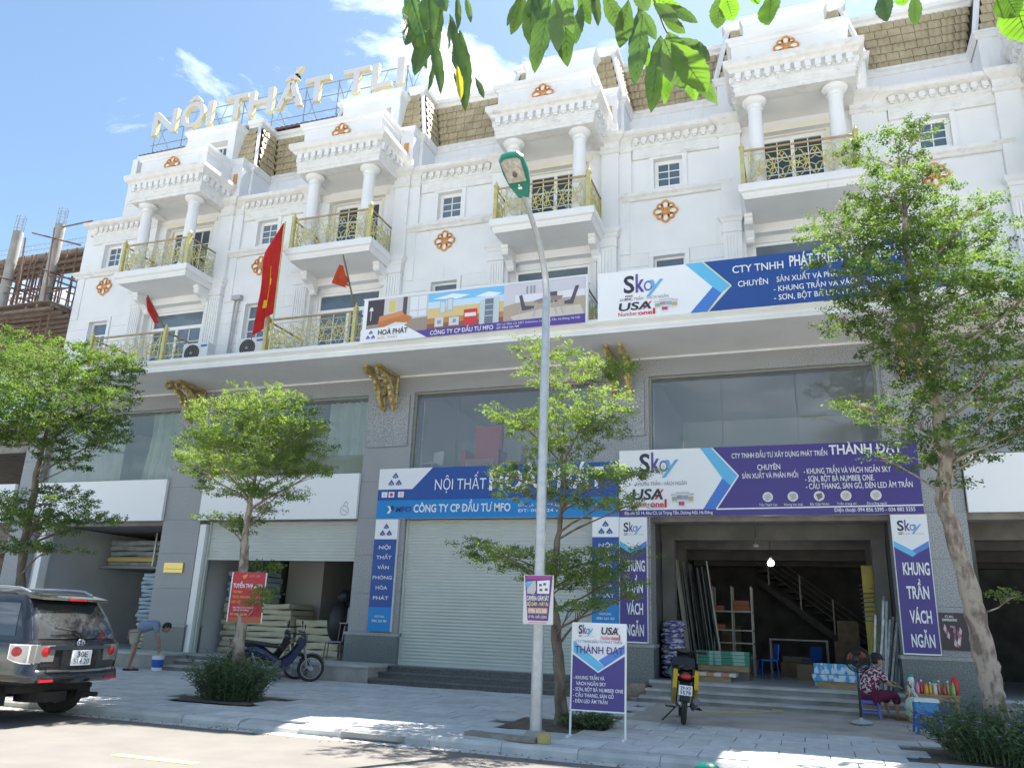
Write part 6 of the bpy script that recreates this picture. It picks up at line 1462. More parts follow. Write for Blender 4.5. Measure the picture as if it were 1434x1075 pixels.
# standing fan
fn = empty('standing_fan', (18.47,-2.51,zsw(-2.51)), 'black standing electric fan with a grey foot in front of the seated woman', 'fan', None, R(75))
g = G(); g.lathe([(0,0),(.27,0),(.28,.015),(.2,.04),(.06,.06),(.03,.09),(0,.09)], (0,0,0), 20); g.v = [(x,y*.62,z) for x,y,z in g.v]; g.obj('foot', M('light_grey_plastic', (.45,.45,.46), rough=.5), fn, smooth=True)
g = G(); g.tube([(0,0,.06),(0,0,.55)], .022, 8); g.tube([(0,0,.5),(0,0,.92)], .014, 8); g.ball((-.02,0,.93), .05, .05, .06); g.obj('pole', BLACKP, fn, smooth=True)
g = G(); g.ball((-.05,0,1.0), .11, .07, .07, 12, 8); g.obj('motor', BLACKP, fn, smooth=True)
g = G()
for r_, x in ((.205,.09),(.205,.06),(.175,.135),(.11,.155),(.175,.02),(.11,.0)): g.tube([(x, r_*math.cos(2*pi*k/24), 1.0+r_*math.sin(2*pi*k/24)) for k in range(25)], .005 if r_ < .20 else .009, 4, False)
for k in range(28):
    a = 2*pi*k/28; c_, s_ = math.cos(a), math.sin(a); g.tube([(.16,.03*c_,1+.03*s_),(.15,.11*c_,1+.11*s_),(.13,.175*c_,1+.175*s_),(.09,.205*c_,1+.205*s_)], .0018, 3, False); g.tube([(.0,.06*c_,1+.06*s_),(.02,.175*c_,1+.175*s_),(.06,.205*c_,1+.205*s_)], .0018, 3, False)
g.obj('guard', BLACKP, fn)
for k in range(3):
    a = 2*pi*k/3+.4; g = G(); P = []
    for t in (-.5,-.2,.1,.45): P.append((t*.9, .20))
    vs = [(.07+.05*t, .03*math.cos(a+t*.5), 1+.03*math.sin(a+t*.5)) for t in (-.5,0,.5)]+[(.075+.06*t, .165*math.cos(a+t*.8), 1+.165*math.sin(a+t*.8)) for t in (-.5,0,.5)]
    g.add(vs, [(0,1,4,3),(1,2,5,4)]); g.obj('blade', M('orange_fan_blade', (.36,.11,.05), rough=.4), fn)
# vendor table and drinks
tb = empty('vendor_table', (19.65,-1.75,zsw(-1.75)), 'low wooden table crowded with drinks beside the seated woman', 'table')
for x in (-.36,.36):
    for y in (-.17,.17): G().box(x-.03,x+.03,y-.03,y+.03,0,.44).obj('leg', WOOD, tb)
for i in range(4): G().box(-.42,.42,-.215+.108*i,-.215+.108*i+.10,.44,.465).obj('tabletop_board', WOOD, tb)
G().box(-.38,.38,-.205,-.185,.36,.438).obj('apron', WOOD, tb); G().box(-.38,.38,.185,.205,.36,.438).obj('apron', WOOD, tb)
tz = zsw(-1.75)+.465
random.seed(31)
cols = [((.55,.42,.30),'clear'),((.70,.66,.62),'milky'),((.62,.25,.30),'pink'),((.60,.03,.04),'red'),((.68,.30,.02),'orange'),((.70,.48,.02),'yellow'),((.62,.55,.60),'pale lilac'),((.50,.20,.08),'amber'),((.30,.04,.03),'dark red'),((.45,.32,.08),'golden'),((.16,.42,.08),'green')]
for i, (cc, nm) in enumerate(cols):
    x = 19.30+i*.068; y = -1.82+.05*(i % 2)
    side = ['leftmost on the table','second from the left','between the milky and red ones','left of the orange one','beside the yellow one','in the middle of the row','right of the yellow one','left of the dark one','near the golden one','left of the green one','at the right end of the row'][i]
    b = empty('drink_bottle', (x,y,tz), nm+' drink bottle '+side, 'bottle', 'drink bottles in a row on the vendor table')
    hh = random.uniform(.17,.22); g = G(); g.lathe([(0,0),(.03,0),(.032,.02),(.032,hh*.62),(.026,hh*.75),(.012,hh*.9),(.012,hh),(0,hh)], (0,0,0), 12); g.obj('bottle_body', M('drink_'+nm.replace(' ','_'), cc, rough=.15, coat=.4), b, smooth=True)
    G().lathe([(0,hh+.022),(.014,hh+.022),(.014,hh-.005)], (0,0,0), 10).obj('cap', PW if i % 2 else REDL, b)
for i, (x, y, cc, lab) in enumerate(((19.36,-1.64,(.70,.72,.70),'tall clear jar with a green lid at the left of the drinks'),(19.72,-1.62,(.55,.6,.35),'wide sweets jar with a green lid behind the orange bottles'))):
    b = empty('lidded_jar', (x,y,tz), lab, 'jar'); r_ = (.055,.07)[i]; hh = (.28,.20)[i]
    G().lathe([(0,0),(r_,0),(r_,hh*.8),(r_*.8,hh*.88),(r_*.8,hh)], (0,0,0), 14).obj('jar_body', M('jar_%d_plastic' % i if 0 else ('cloudy_jar' if i else 'clear_jar'), cc, rough=.15, coat=.4), b, smooth=True)
    G().lathe([(r_*.85,hh-.02),(r_*.86,hh+.02),(0,hh+.025)], (0,0,0), 14).obj('lid', M('green_lid', (.02,.32,.22), rough=.4), b, smooth=True)
rb = empty('plastic_bag', (20.03,-1.72,tz), 'bright red plastic bag standing at the right end of the vendor table', 'bag')
g = G(); g.ball((0,0,.14), .07, .06, .15, 12, 8); r5 = random.Random(9); g.v = [(x*(1+r5.uniform(-.2,.2)), y*(1+r5.uniform(-.2,.2)), max(z,.0)) for x,y,z in g.v]; g.obj('bag_film', M('red_plastic', (.58,.03,.04), rough=.4), rb, smooth=True); g = G(); g.tube([(-.03,0,.27),(-.045,0,.34),(-.01,0,.28)], .008, 5); g.tube([(.03,0,.27),(.045,0,.34),(.01,0,.28)], .008, 5); g.obj('bag_handles', MATS['red_plastic'], rb)
gb = empty('plastic_bag', (19.30,-1.98,zsw(-1.98)), 'pale green and white plastic bag hanging by the woman\'s feet', 'bag')
g = G(); g.ball((0,0,.25), .10, .09, .17, 14, 10); rr_ = random.Random(5); g.v = [(x*(1+rr_.uniform(-.18,.18)), y*(1+rr_.uniform(-.18,.18)), z+rr_.uniform(-.015,.015)) for x,y,z in g.v]; g.obj('bag_film', M('pale_green_plastic', (.42,.62,.50), (.65,.68,.62), 14, .35, trans=.3), gb, smooth=True); g = G(); g.tube([(-.04,0,.40),(0,0,.50),(.04,0,.40)], .01, 5); g.obj('bag_handles', MATS['pale_green_plastic'], gb)
um = empty('folded_umbrella', (19.42,-2.02,zsw(-2.02)), 'folded pale umbrella leaning against the vendor table', 'umbrella'); g = G(); g.tube([(.14,0,.03),(.05,0,.25),(-.10,.04,.56)], [.012,.045,.02], 8); g.obj('canopy', M('pale_cloth', (.5,.52,.56), rough=.8), um, smooth=True); g = G(); g.tube([(-.10,.04,.56),(-.14,.05,.63)], .012, 6); g.obj('handle', BLACKP, um)
stool(19.36, -3.35, BLUEPL, 'bright blue plastic stool carrying a white foam box', 1.05, R(5))
fb = empty('foam_box', (19.36,-3.35,zsw(-3.35)+.316), 'white foam cool box with a lid on the bright blue stool', 'box', None, R(5)); G().box(-.16,.16,-.13,.13,0,.14).obj('box_body', M('blue_box_plastic', (.08,.30,.60), rough=.4), fb); g = G(); g.prism([(-.18,-.15),(.18,-.15),(.18,.15),(-.18,.15)], .141, .19, 'z'); g.v = [(x*.94,y*.94,z) if z > .18 else (x,y,z) for x,y,z in g.v]; g.obj('lid', M('white_foam', (.72,.74,.74), rough=.8), fb)
stool(20.55, -1.9, BLUEPL, 'bright blue plastic stool behind the bush, left of the trunk', 1.0); stool(21.15, -1.8, BLUEPL, 'bright blue plastic stool behind the bush, right of the trunk', 1.0)
tag(G().box(20.2,21.2,-1.05,-.75,.23,.29).obj('plank', WOOD), 'pale wooden plank lying on the ground behind the tall tree', 'plank')

# ------------------------------------------------------------------ workshop contents (right shop), floor z .57
F0 = .571
def thingbox(name, label, cat, x0, x1, y0, y1, z0, z1, mat_, group=None):
    o = G().box(0,x1-x0,0,y1-y0,0,z1-z0).obj(name, mat_, None, (x0,y0,z0)); return tag(o, label, cat, group)
RSTEEL = M('dull_rack_steel', (.30,.28,.25), rough=.5, metal=.4)
rk = empty('shelf_rack', (15.5,3.4,F0), 'tall bare metal shelf rack with reddish boxes inside the workshop', 'rack')
for x in (0,.45,.92):
    for y in (0,.5): G().box(x-.015,x+.015,y-.015,y+.015,0,2.12).obj('upright', RSTEEL, rk)
for z in (.42,.75,1.05,1.5):
    g = G(); g.box(0,.92,-.012,.012,z,z+.03); g.box(0,.92,.488,.512,z,z+.03); g.box(-.012,.012,0,.5,z,z+.03); g.box(.908,.932,0,.5,z,z+.03); g.obj('shelf_rail', RSTEEL, rk)
g = G(); g.tube([(.2,-.02,.02),(.46,-.02,.3),(.75,-.02,.02)], .015, 5); g.obj('brace', RSTEEL, rk)
RSTEEL = M('dull_rack_steel', (.22,.20,.18), rough=.5, metal=.4)
RBX = M('reddish_carton', (.30,.09,.04), (.22,.12,.07), 6, .8, rand=.4)
k_ = 0
for x, z, w_, lab in ((.03,1.53,.22,'reddish carton on the top shelf, left end'),(.47,1.53,.40,'reddish carton on the top shelf, right half'),(.47,1.66,.40,'reddish carton on top of another on the top shelf'),(.03,1.08,.24,'reddish carton alone on the middle shelf')):
    thingbox('carton', lab, 'carton', 15.5+x, 15.5+x+w_, 3.45, 3.8, F0+z, F0+z+.12, RBX, 'reddish cartons on the shelf rack')
GS = M('green_striped_board', (.02,.20,.13), (.22,.40,.34), 1, .4, lo=.48, hi=.52, stretch=(7,.2,.2), detail=1)
gs = empty('board_stack', (15.30,1.45,F0), 'stack of green striped boards on the workshop floor below the rack', 'stack')
for i in range(4): G().box(0,1.15,0,.5,.30+i*.075,.30+i*.075+.07).obj('board', GS, gs)
G().box(.02,1.13,.02,.48,.17,.295).obj('support', WOOD, gs)
G().box(.02,1.13,.05,.45,0,.165).obj('support', WOODO, gs)
pl = empty('pallet', (14.98,.62,F0), 'wooden pallet topped with a red and white striped sheet', 'pallet')
G().box(.1,1.12,.04,.55,0,.09).obj('base', WOOD, pl)
RW = (M('salmon_band', (.55,.22,.17), rough=.6), M('cream_band', (.62,.58,.48), rough=.6))
for i in range(8): G().box(.0+i*.155,.0+i*.155+.15,0,.6,.095,.165).obj('striped_block', RW[i % 2], pl)
g = G()
bb = empty('tile_boards', (17.76,.25,F0), 'low table of blue and white printed boards at the right of the workshop floor', 'boards')
G().box(.08,1.12,.05,.75,0,.13).obj('base', WOOD, bb)
BW = M('blue_white_print', (.06,.33,.62), (.66,.74,.80), 5, .4, lo=.47, hi=.53, stretch=(2.2,1,1), detail=2)
for i in range(4): G().box(.0-.01*i,1.2-.01*i,0,.8,.135+i*.03,.135+i*.03+.026).obj('printed_board', BW, bb)
G().box(.02,1.16,.80,.84,0,.45).obj('board_edge', BW, bb)
# bags
bgm = M('purple_white_sack', (.07,.06,.25), (.55,.55,.62), 9, .6, lo=.46, hi=.54, detail=2, stretch=(1,1,2.5))
random.seed(8)
sk = G(); sk.ball((0,0,0), .27, .38, .085, 14, 8)
sk.v = [(x*(1+.0*y), y, z) for x,y,z in sk.v]; skm = sk.mesh('sack', bgm, True)
posn = ['lowest','second lowest','third','fourth','fifth','sixth','seventh','eighth','ninth','topmost']
for i in range(10):
    o = inst(skm, 'plaster_sack', None, (14.86+random.uniform(-.04,.04),.95+random.uniform(-.03,.05),F0+.075+i*.118), (random.uniform(-.08,.08),random.uniform(-.06,.10),random.uniform(-.1,.1)))
    tag(o, 'purple and white sack, %s of the pile at the workshop\'s left post' % posn[i], 'sack', 'plaster sacks piled at the left post')
gsk = M('green_sack_cloth', (.10,.26,.20), (.30,.42,.36), 8, .7, lo=.45, hi=.56)
g = G(); g.ball((0,0,.16), .22, .28, .17, 14, 8); tag(g.obj('green_sack', gsk, None, (15.05,.35,F0), smooth=True), 'lumpy green sack in front of the purple sacks', 'sack')
G_ = G
lt = G(); lt.box(-.012,.012,-.11,.11,0,2.75); 
pm = [M('grey_wall_panel', (.22,.22,.20), (.16,.16,.15), 4, .5), M('dark_green_panel', (.05,.08,.07), (.09,.11,.10), 4, .4), M('pale_wall_panel', (.50,.47,.40), rough=.5)]
lms = [lt.mesh('leaning_panel', m_) for m_ in pm]
for i in range(11):
    x = 14.72+i*.085; k_ = [0,2,0,0,0,1,1,0,1,1,2][i]
    o = inst(lms[k_], 'leaning_panel', None, (x+.25,2.5+random.uniform(-.25,.25),F0), (R(random.uniform(-3,-1)),R(-6-random.uniform(0,3)),random.uniform(-.3,.3)), (1,1,random.uniform(.88,1)))
    tag(o, ('pale' if k_ == 2 else 'dark green' if k_ == 1 else 'grey')+' long panel leaning on the left workshop wall, '+['first','second','third','fourth','fifth','sixth','seventh','eighth','ninth','tenth','last'][i]+' from the wall', 'panel', 'long panels leaning on the left workshop wall')
YP = M('yellow_panel', (.52,.42,.07), (.42,.33,.06), 5, .5)
lty = lt.mesh('leaning_panel', YP)
yb = empty('panel_bundle', (19.02,2.0,F0), 'upright bundle of yellow panels at the right wall of the workshop', 'panels')
for i in range(5): inst(lty, 'yellow_panel', yb, (i*.055,.02*i,0), (0,R(2),R(88)), (1,.9,.93))
SP = M('silver_profile', (.42,.46,.48), (.25,.28,.30), 8, .35, metal=.5)
pp = G(); pp.box(-.02,.02,-.035,.035,0,1.9); ppm = pp.mesh('steel_profile', SP)
for i in range(16):
    o = inst(ppm, 'steel_profile', None, (18.86+.035*i,.35+.35*random.random(),F0), (R(random.uniform(-6,2)),R(8+random.uniform(-2,4)),random.uniform(-.3,.3)), (1,1,random.uniform(.7,1))); tag(o, 'silver steel profile leaning in the bundle behind the seated woman', 'steel bar', 'silver steel profiles behind the woman')
g = G()
for i in range(9): g.tube([(0,.1*i,.0+.1*i),(.55,.1*i-.1,.05+.1*i)], .012, 5)
tag(g.obj('rod_bundle', STEEL, None, (18.85,1.4,1.9)), 'steel rods stacked on wall brackets at the right of the workshop', 'rods')
gbx = M('greyish_board_pile', (.30,.29,.28), (.22,.21,.20), 5, .8, rand=.3)
for i in range(7): tag(thingbox('board', 'x', 'board', 18.2-.02*i, 19.0, 2.3, 3.2, F0+.05*i, F0+.05*i+.045, gbx), 'grey flat board, '+['lowest','second','third','fourth','fifth','sixth','topmost'][i]+' of the pile behind the blue printed boards', 'board', 'grey boards piled on the workshop floor')
thingbox('carton', 'brown carton standing behind the board pile in the workshop', 'carton', 17.4, 18.1, 3.2, 3.6, F0, F0+.35, M('brown_carton', (.22,.16,.10), rough=.9))
# desk, chairs, stairs at the rear
dk = empty('desk', (16.68,6.0,F0), 'plain dark desk at the back of the workshop', 'desk')
G().box(0,1.5,0,.6,.86,.90).obj('desktop', M('pale_desktop', (.45,.44,.42), rough=.4), dk)
for x in (0,1.45):
    for y in (0,.55): G().box(x,x+.05,y,y+.05,0,.86).obj('leg', RSTEEL, dk)
thingbox('carton', 'pale carton under the dark desk', 'carton', 17.0, 17.8, 6.1, 6.5, F0, F0+.45, M('pale_carton', (.25,.22,.18), rough=.9))
def chair(x, y, rz, mat_, label, frame=None, s=1., z=F0, group=None, cat='chair'):
    c = empty('chair', (x,y,z), label, cat, group, rz); fm = frame or mat_
    G().box(-.2*s,.2*s,-.2*s,.2*s,.42*s,.45*s).obj('seat', mat_, c); g = G(); g.prism([(-.20*s,.45*s),(-.24*s,.82*s),(-.265*s,.82*s),(-.225*s,.45*s)], -.18*s, .18*s, 'y'); g.obj('backrest', mat_, c)
    for a in (-1, 1):
        for b in (-1, 1): g = G(); g.tube([(a*.18*s,b*.18*s,.42*s),(a*.21*s,b*.21*s,0)], .014, 6); g.obj('leg', fm, c)
    return c
chair(16.75, 3.0, R(200), BLUEPL, 'blue plastic chair right of the shelf rack', s=.95); chair(17.75, 5.2, R(120), BLUEPL, 'blue plastic chair before the dark desk', s=.9)
st = empty('staircase', (16.4,7.2,F0), 'steel railed staircase descending at the back of the workshop', 'stairs')
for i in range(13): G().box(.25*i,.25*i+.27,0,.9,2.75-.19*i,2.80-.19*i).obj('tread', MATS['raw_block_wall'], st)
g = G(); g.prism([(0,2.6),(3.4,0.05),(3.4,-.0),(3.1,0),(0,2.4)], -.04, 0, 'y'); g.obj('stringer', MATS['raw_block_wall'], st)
for k_ in range(4): g = G(); g.tube([(0,-.06,3.0+.18*k_),(3.2,-.06,.55+.18*k_)], .012, 5); g.obj('rail', RSTEEL, st)
for i in range(4): x = .3+i*.85; G().box(x-.02,x+.02,-.08,-.04,2.6-.77*x,3.55-.77*x).obj('baluster', RSTEEL, st)
DKB = M('dark_stock_carton', (.16,.11,.07), (.10,.08,.06), 6, .85, rand=.5)
rs = random.Random(55)
for i, (x, y, z, w_, h_) in enumerate(((15.4,5.2,0,.6,.7),(15.9,5.0,0,.5,.5),(15.5,5.3,.7,.5,.5),(18.3,4.6,0,.6,.9),(18.4,4.7,.9,.5,.5),(17.0,4.4,0,.7,.35),(18.5,3.6,0,.5,.6))):
    thingbox('carton', ['large dark carton on the floor behind the shelf rack','dark carton right of the large one behind the rack','dark carton on top of the large one behind the rack','tall dark carton near the right rear wall of the workshop','dark carton on top of the tall one near the right wall','low wide dark carton before the desk','dark carton behind the grey board pile'][i], 'carton', x, x+w_, y, y+.5, F0+z, F0+z+h_-.003, DKB, 'dark cartons at the back of the workshop')
# lit lamp and ceiling fan hub
lb = empty('hanging_lamp', (16.97,2.5,3.2), 'lit round bulb hanging from the workshop ceiling', 'lamp')
g = G(); g.tube([(0,0,.12),(0,0,.75)], .006, 4); g.obj('cord', BLACKP, lb); G().lathe([(0,.12),(.03,.12),(.035,.06),(.03,.05)], (0,0,0), 10).obj('socket', PW, lb)
g = G(); g.ball((0,0,0), .075, .075, .075, 14, 10); g.obj('bulb', M('lit_bulb', (1,.98,.95), emit=9), lb, smooth=True)
lz = empty('ceiling_fitting', (16.72,1.2,3.45), 'pale unlit fitting hanging in front of the lit bulb', 'lamp')
g = G(); g.tube([(0,0,.05),(0,0,.53)], .008, 4); g.obj('cord', STEEL, lz); g = G(); g.lathe([(0,-.02),(.05,-.01),(.07,.03),(.03,.07),(0,.08)], (0,0,0), 12); g.obj('shade', M('pale_glass_shade', (.5,.5,.48), rough=.3), lz, smooth=True)
# ------------------------------------------------------------------ left shop A contents
FOB = M('blue_grey_foam', (.42,.50,.56), (.34,.42,.48), 4, .9, rand=.15); FOC = M('cream_foam', (.62,.57,.42), (.52,.46,.32), 3, .9, rand=.2); WRP = M('plastic_wrap', (.42,.43,.42), (.30,.31,.31), 5, .3, .3, 12)
def slabs(prefix, x0, x1, y0, y1, z0, n, th, mat_, where, grp, seed=1, cat='foam slab'):
    rng = random.Random(seed)
    for i in range(n):
        g = G(); nseg = 8; t = th*.88; L_ = x1-x0; vs = []
        for k in range(nseg+1):
            x = L_*k/nseg; s = .012*math.sin(k*1.3+i*2)
            for y, z in ((.03,0),(0,t*.3),(0,t*.7),(.03,t),(y1-y0,t),(y1-y0,0)): vs.append((x, y+rng.uniform(-.01,.01), z+s))
        g.add(vs, [(k*6+j,k*6+(j+1)%6,(k+1)*6+(j+1)%6,(k+1)*6+j) for k in range(nseg) for j in range(6)]+[tuple(range(6)), tuple(nseg*6+j for j in range(5,-1,-1))])
        o = g.obj(prefix, mat_, None, (x0+rng.uniform(-.05,.05), y0+rng.uniform(-.05,.05), z0+i*th), rng.uniform(-.03,.03), smooth=True)
        pos = 'bottom' if i == 0 else 'top' if i == n-1 else ['','second','third','fourth','fifth','sixth','seventh','eighth','ninth','tenth','eleventh','twelfth','thirteenth','fourteenth'][i]+' from the bottom'
        tag(o, '%s, %s of the stack %s' % (prefix.replace('_',' '), pos, where), cat, grp)
slabs('cream_foam_slab', -.1, .88, .70, 1.7, F0, 7, .10, FOC, 'by the left granite pillar', 'cream foam slabs at the left pillar', 1); slabs('blue_foam_slab', -.15, .88, .70, 1.7, F0+.72, 12, .112, FOB, 'on the cream foam by the left pillar', 'blue grey foam slabs at the left pillar', 2)
lf = empty('storage_loft', (-3.58,2.3,0), 'storage loft platform high in the left shop', 'loft'); G().box(0,4.4,0,3.5,2.84,2.92).obj('platform', M('grey_board', (.32,.31,.29), rough=.8), lf)
for x in (2.15,): G().box(x,x+.05,0,.05,2.92,3.95).obj('post', STEEL, lf)
slabs('wrapped_mattress', -3.3, -.9, 2.45, 4.4, 2.93, 5, .16, WRP, 'on the loft of the left shop', 'wrapped mattresses on the loft', 5, 'mattress')
slabs('wrapped_bundle', -.6, .7, 2.5, 4.0, 2.93, 4, .18, M('dark_wrap', (.20,.21,.20), (.14,.15,.15), 5, .4), 'on the right of the loft', 'wrapped bundles on the loft', 6, 'bundle')
tag(G().box(0,1.9,0,.12,0,.11).obj('yellow_foam_plank', M('yellow_foam', (.66,.50,.16), rough=.9), None, (-3.25,2.33,3.06)), 'long yellow foam plank at the front of the loft', 'foam plank')
thingbox('wood_panel', 'dark brown board leaning by the wall of the left shop', 'board', -1.9, -1.2, 6.2, 6.28, F0, F0+1.2, M('brown_board', (.16,.09,.06), rough=.6))
g = G(); g.tube([(0,.22*math.cos(2*pi*k/20),.22*math.sin(2*pi*k/20)) for k in range(21)], .014, 5, False); tag(g.obj('cable_coil', BLACKP, None, (-.7,5.2,2.45), R(60)), 'dark coil hanging on the inner wall of the left shop', 'coil')
# upstairs curtains of house A
CURT = M('sheer_curtain', (.80,.83,.83), (.70,.74,.75), 2, .9, trans=.35)
def curtain(x0, x1, y, z0, z1, label, flare=.0, parent=None, seed=1):
    rng = random.Random(seed); n = 60; g = G(); vs = []; rows = 8
    ph = [rng.uniform(0,6) for _ in range(4)]
    for j in range(rows+1):
        t = j/rows
        for i in range(n+1):
            u = i/n; x = x0+(x1-x0)*u+flare*(1-u)*math.sin(t*pi*.8)*(.3+.7*t); vs.append((x, y+.05*math.sin(u*46+ph[0]+t)+.03*math.sin(u*23+ph[1]), z0+(z1-z0)*t))
    k = n+1; g.add(vs, [(j*k+i,j*k+i+1,(j+1)*k+i+1,(j+1)*k+i) for j in range(rows) for i in range(n)])
    return tag(g.obj('curtain', CURT, None, smooth=True), label, 'curtain', 'pale curtains in the left upstairs windows')
curtain(-3.95, -1.25, .27, 5.2, 7.25, 'wide pale curtain at the left of the leftmost upstairs shop window', .0, seed=2); curtain(-.40, .86, .27, 5.15, 7.22, 'narrower pale curtain next to the left granite pillar upstairs', .22, seed=3); curtain(5.6, 7.0, .5, 5.2, 7.25, 'pale curtain upstairs behind the tree with the red banner', 0, seed=4)
thingbox('cream_partition', 'cream low board behind the upstairs glass near the second pillar', 'board', 5.5, 7.0, .38, .42, 5.2, 5.75, M('cream_board', (.50,.52,.40), rough=.8))
# ------------------------------------------------------------------ shop B contents
slabs('blue_foam_slab', 2.45, 3.5, 1.2, 2.2, F0+1.35, 6, .14, FOB, 'inside the shop with the half lowered shutter', 'blue grey foam slabs in the second shop', 7)
slabs('cream_foam_slab', 2.45, 4.6, 1.15, 2.3, F0, 9, .148, FOC, 'inside the shop with the half lowered shutter', 'cream foam slabs in the second shop', 8)
slabs('cream_foam_block', 4.65, 6.0, 1.4, 2.3, F0, 5, .19, FOC, 'beside the taller foam stack', 'cream foam blocks in the second shop', 9, 'foam block')
lx = LOTX[1]; G().box(3.4-lx,4.6-lx,2.6,5.8,.57,3.95).obj('inner_partition', M('grey_partition', (.40,.39,.36), rough=.9), HB); G().box(4.65-lx,6.9-lx,4.2,4.3,.57,3.95).obj('rear_shade_sheet', M('interior_shade_black', (.03,.03,.035), rough=.9), HB)  # near-black sheet added for the unlit depth at the rear of the shop
g = G(); g.ball((0,0,.9), .30, .3, .55, 10, 8); g.ball((.1,0,1.55), .18, .18, .2, 8, 6); tag(g.obj('black_bundle', M('black_bag', (.02,.02,.025), rough=.5), None, (6.1,1.2,F0), smooth=True), 'tall black wrapped bundle between the foam and the chairs', 'bundle')
for i, (x, y, z, lab) in enumerate(((6.55,.35,F0,'wooden chair wrapped in grey plastic at the front of the group'),(6.9,.6,F0,'wooden chair wrapped in grey plastic beside the pillar'),(6.62,.9,F0+.45,'upturned wrapped chair on top of the others'))):
    chair(x, y, R(200+40*i), M('wrapped_grey', (.36,.35,.36), (.25,.24,.25), 9, .3, .5, 20), lab, WOODO, 1.0, z, 'chairs wrapped in plastic')
# ------------------------------------------------------------------ showroom of house C
chair(8.72, .75, R(250), FRAME, 'white framed chair at the left of the upstairs showroom', FRAME, 1., 5.06); chair(12.6, .8, R(280), FRAME, 'white framed chair at the right of the upstairs showroom', FRAME, 1., 5.06)
so_ = empty('red_armchair', (10.05,1.1,5.06), 'red armchair behind the upstairs showroom glass', 'armchair'); RC = M('red_leather', (.50,.05,.04), rough=.4); RC2 = M('tan_leather', (.45,.22,.14), rough=.5)
G().box(-.4,.4,-.35,.35,.2,.55).obj('seat', RC2, so_); G().box(-.38,.38,.2,.36,.55,1.55).obj('backrest', RC, so_)
for s in (-1, 1): G().box(s*.45-.06,s*.45+.06,-.35,.3,.2,.8).obj('arm', RC, so_)
chair(10.85, 1.2, R(180), RC, 'red chair with metal legs beside the red armchair', STEEL, 1.1, 5.06)
thingbox('grey_cabinet', 'grey office cabinet upstairs left of the red armchair', 'cabinet', 8.9, 9.5, 2.2, 2.7, 5.06, 6.4, M('grey_cabinet_paint', (.28,.31,.34), rough=.5))
# ------------------------------------------------------------------ air conditioners and flags
def ac(x, label):
    a = empty('air_conditioner', (x,-1.15,8.1), label, 'air conditioner', 'outdoor air conditioners on the terrace')
    G().box(-.42,.42,-.15,.15,.03,.60).obj('casing', M('ac_casing', (.62,.63,.62), rough=.5), a); G().box(-.35,-.25,-.12,.12,0,.03).obj('foot', BLACKP, a); G().box(.25,.35,-.12,.12,0,.03).obj('foot', BLACKP, a)
    g = G(); g.lathe([(0,-.02),(.24,-.02),(.25,0)], (-.10,-.151,.31), 24, 'y'); g.obj('fan_opening', M('ac_fan_black', (.03,.03,.03), rough=.6), a)
    g = G()
    for r_ in (.06,.12,.18,.24): g.tube([(-.10+r_*math.cos(2*pi*k/20),-.180,.31+r_*math.sin(2*pi*k/20)) for k in range(21)], .004, 3, False)
    g.lathe([(0,-.01),(.035,-.01),(.04,.0)], (-.10,-.18,.31), 10, 'y'); g.obj('fan_guard', M('guard_grey', (.3,.3,.3), rough=.5), a)
    G().box(.18,.38,-.158,-.151,.48,.54).obj('blue_label', BLUEPL, a)
ac(2.28, 'white outdoor air conditioner with a black fan near the left terrace railing'); ac(4.12, 'white outdoor air conditioner with a black fan below the tall red flag')
g = G(); g.tube([(2.33,-.06,10.5),(2.35,-.09,9.4),(2.31,-.06,8.12)], .026, 6); g.tube([(2.47,-.06,10.5),(2.44,-.10,9.3),(2.40,-.06,8.12)], .026, 6); g.box(2.27,2.57,-.16,-.02,10.46,10.60); tag(g.obj('drain_pipe', M('grey_pipe', (.42,.42,.42), rough=.6), HB, (-LOTX[1],0,0)))
def flag(loc, top, label, mt_, pts, star=None, group='red flags on the terrace'):
    f = empty('flag', loc, label, 'flag', group); L0 = Vector(loc); g = G(); g.tube([(0,0,0), Vector(top)-L0], .022, 7); g.obj('pole', M('brown_flag_pole', (.16,.10,.05), rough=.6) if star is None else GOLD, f)
    # cloth: strip between hoist edge and fly edge, folded
    H_, Fl = pts; n = 16; m_ = 10; vs = []; g = G()
    for i in range(n+1):
        t = i/n
        def ev(P): 
            k = t*(len(P)-1); j = min(int(k), len(P)-2); return Vector(P[j]).lerp(Vector(P[j+1]), k-j)
        a, b = ev(H_), ev(Fl)
        for j in range(m_+1):
            s = j/m_; p = a.lerp(b, s); vs.append(p-L0+Vector((0, .07*math.sin(s*11+t*2)*(.3+t), 0)))
    k = m_+1; g.add(vs, [(i*k+j,i*k+j+1,(i+1)*k+j+1,(i+1)*k+j) for i in range(n) for j in range(m_)])
    if star:
        ms = len(g.f)
        for fi in star: g.m[fi] = 1
    g.obj('cloth', [mt_, STARY], f, smooth=True)
flag((5.02,-1.66,8.1), (5.0,-1.66,11.85), 'tall red flag with a yellow star drooping from a gold pole', FLAGR, ([(4.99,-1.7,11.8),(5.0,-1.7,10.8),(5.02,-1.7,9.8),(5.0,-1.7,9.2)], [(5.0,-1.75,11.7),(4.66,-1.9,10.8),(4.74,-1.95,9.8),(4.58,-1.9,8.3)]), star=[75,84,85,93,94,95,104,105,114,115,125,126])
flag((1.46,-1.62,9.0), (1.02,-2.05,9.95), 'small red flag hanging from a slanted pole at the left terrace corner', FLAGR, ([(1.02,-2.05,9.92),(1.14,-1.93,9.65),(1.25,-1.82,9.4)], [(1.06,-2.1,9.85),(1.2,-2.1,9.45),(1.5,-2.0,9.0)]))
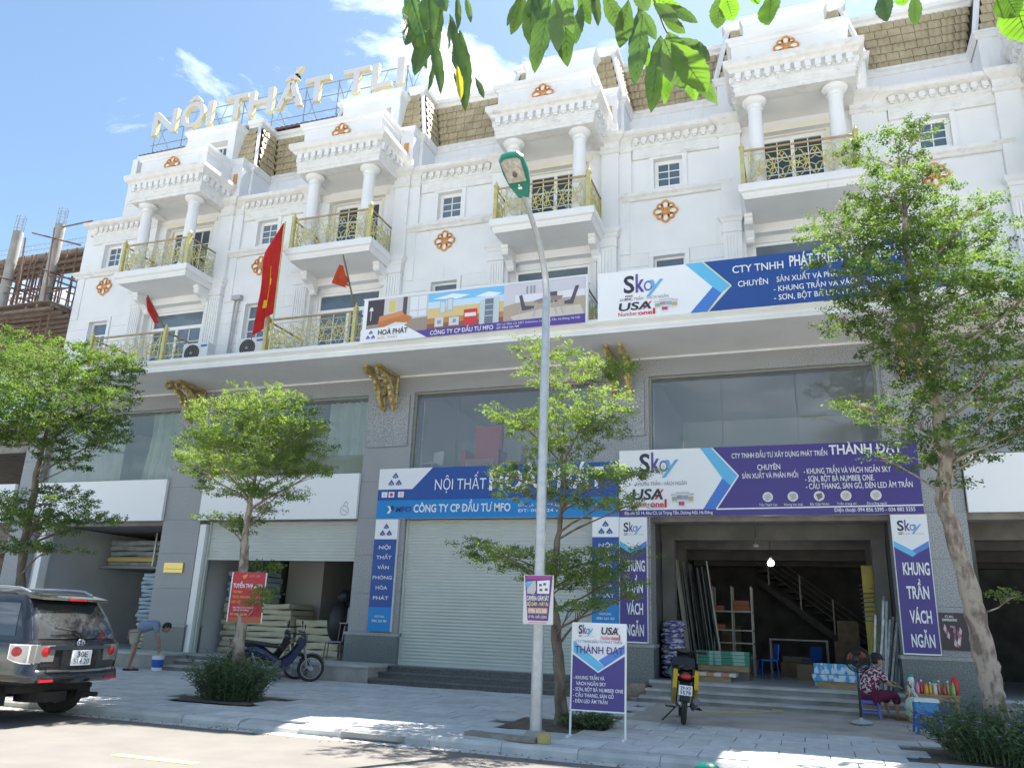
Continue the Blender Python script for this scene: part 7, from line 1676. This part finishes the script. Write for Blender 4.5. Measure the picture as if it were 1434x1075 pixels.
flag((7.45,-1.62,9.0), (7.2,-2.05,10.4), 'small faded red flag hanging above the furniture banner', FLAGO, ([(7.22,-2.02,10.1),(7.25,-1.97,9.9),(7.33,-1.85,9.7)], [(7.16,-2.1,10.1),(7.0,-2.1,9.6),(7.42,-2.1,9.45)]))
# ------------------------------------------------------------------ small things at the kerb
tag(G().box(0,1.05,0,.20,0,.05).obj('broken_plank', M('weathered_plank', (.32,.30,.26), (.22,.20,.17), 6, .9), None, (13.35,-7.35,.125), R(-12)), 'weathered plank lying on the kerb left of the street lamp', 'plank')
tag(G().box(0,.16,0,.12,0,.12).obj('yellow_block', M('yellow_block_paint', (.5,.40,.14), (.35,.3,.18), 8, .9), None, (14.42,-7.5,.122), R(10)), 'small yellow block on the kerb by the street lamp', 'block')
g = G(); g.prism([(0,0),(.9,-.06),(1.0,.16),(.1,.22)], 0, .06, 'z'); tag(g.obj('broken_slab', CONCL, None, (11.7,-7.72,.03), 0), 'loose broken concrete slab against the kerb', 'slab')
g = G(); g.ball((0,0,.1), .15, .13, .10, 14, 8); tag(g.obj('teal_cover', M('teal_plastic', (.01,.22,.17), rough=.4), None, (16.60,-8.10,-.03), smooth=True), 'rounded teal plastic object on the road at the bottom edge', 'cover')
random.seed(77); g = G()
for i in range(420):
    x = random.uniform(5,22); y = -7.72-abs(random.gauss(0,.18)); s = random.uniform(.012,.03); g2 = G(); g2.add([(-s,0,.004),(0,-s*.5,.012),(s,0,.004),(0,s*.5,.01)], [(0,1,2,3)]); g.join(g2, Matrix.Translation((x,y,.002)) @ Matrix.Rotation(random.random()*6,4,'Z'))
tag(g.obj('fallen_leaves', M('dry_leaf', (.26,.19,.08), (.16,.12,.05), 30, .9)), 'scattered dry leaves along the gutter', 'fallen leaves', kind='stuff')
g = G(); g.tube([(15.9,-2.6,.215),(16.6,-2.2,.218),(17.2,-1.6,.24),(17.0,-1.4,.24)], .009, 5); tag(g.obj('yellow_strap', M('yellow_strap_plastic', (.55,.45,.10), rough=.6)), 'yellow strap lying on the ground before the workshop steps', 'strap')
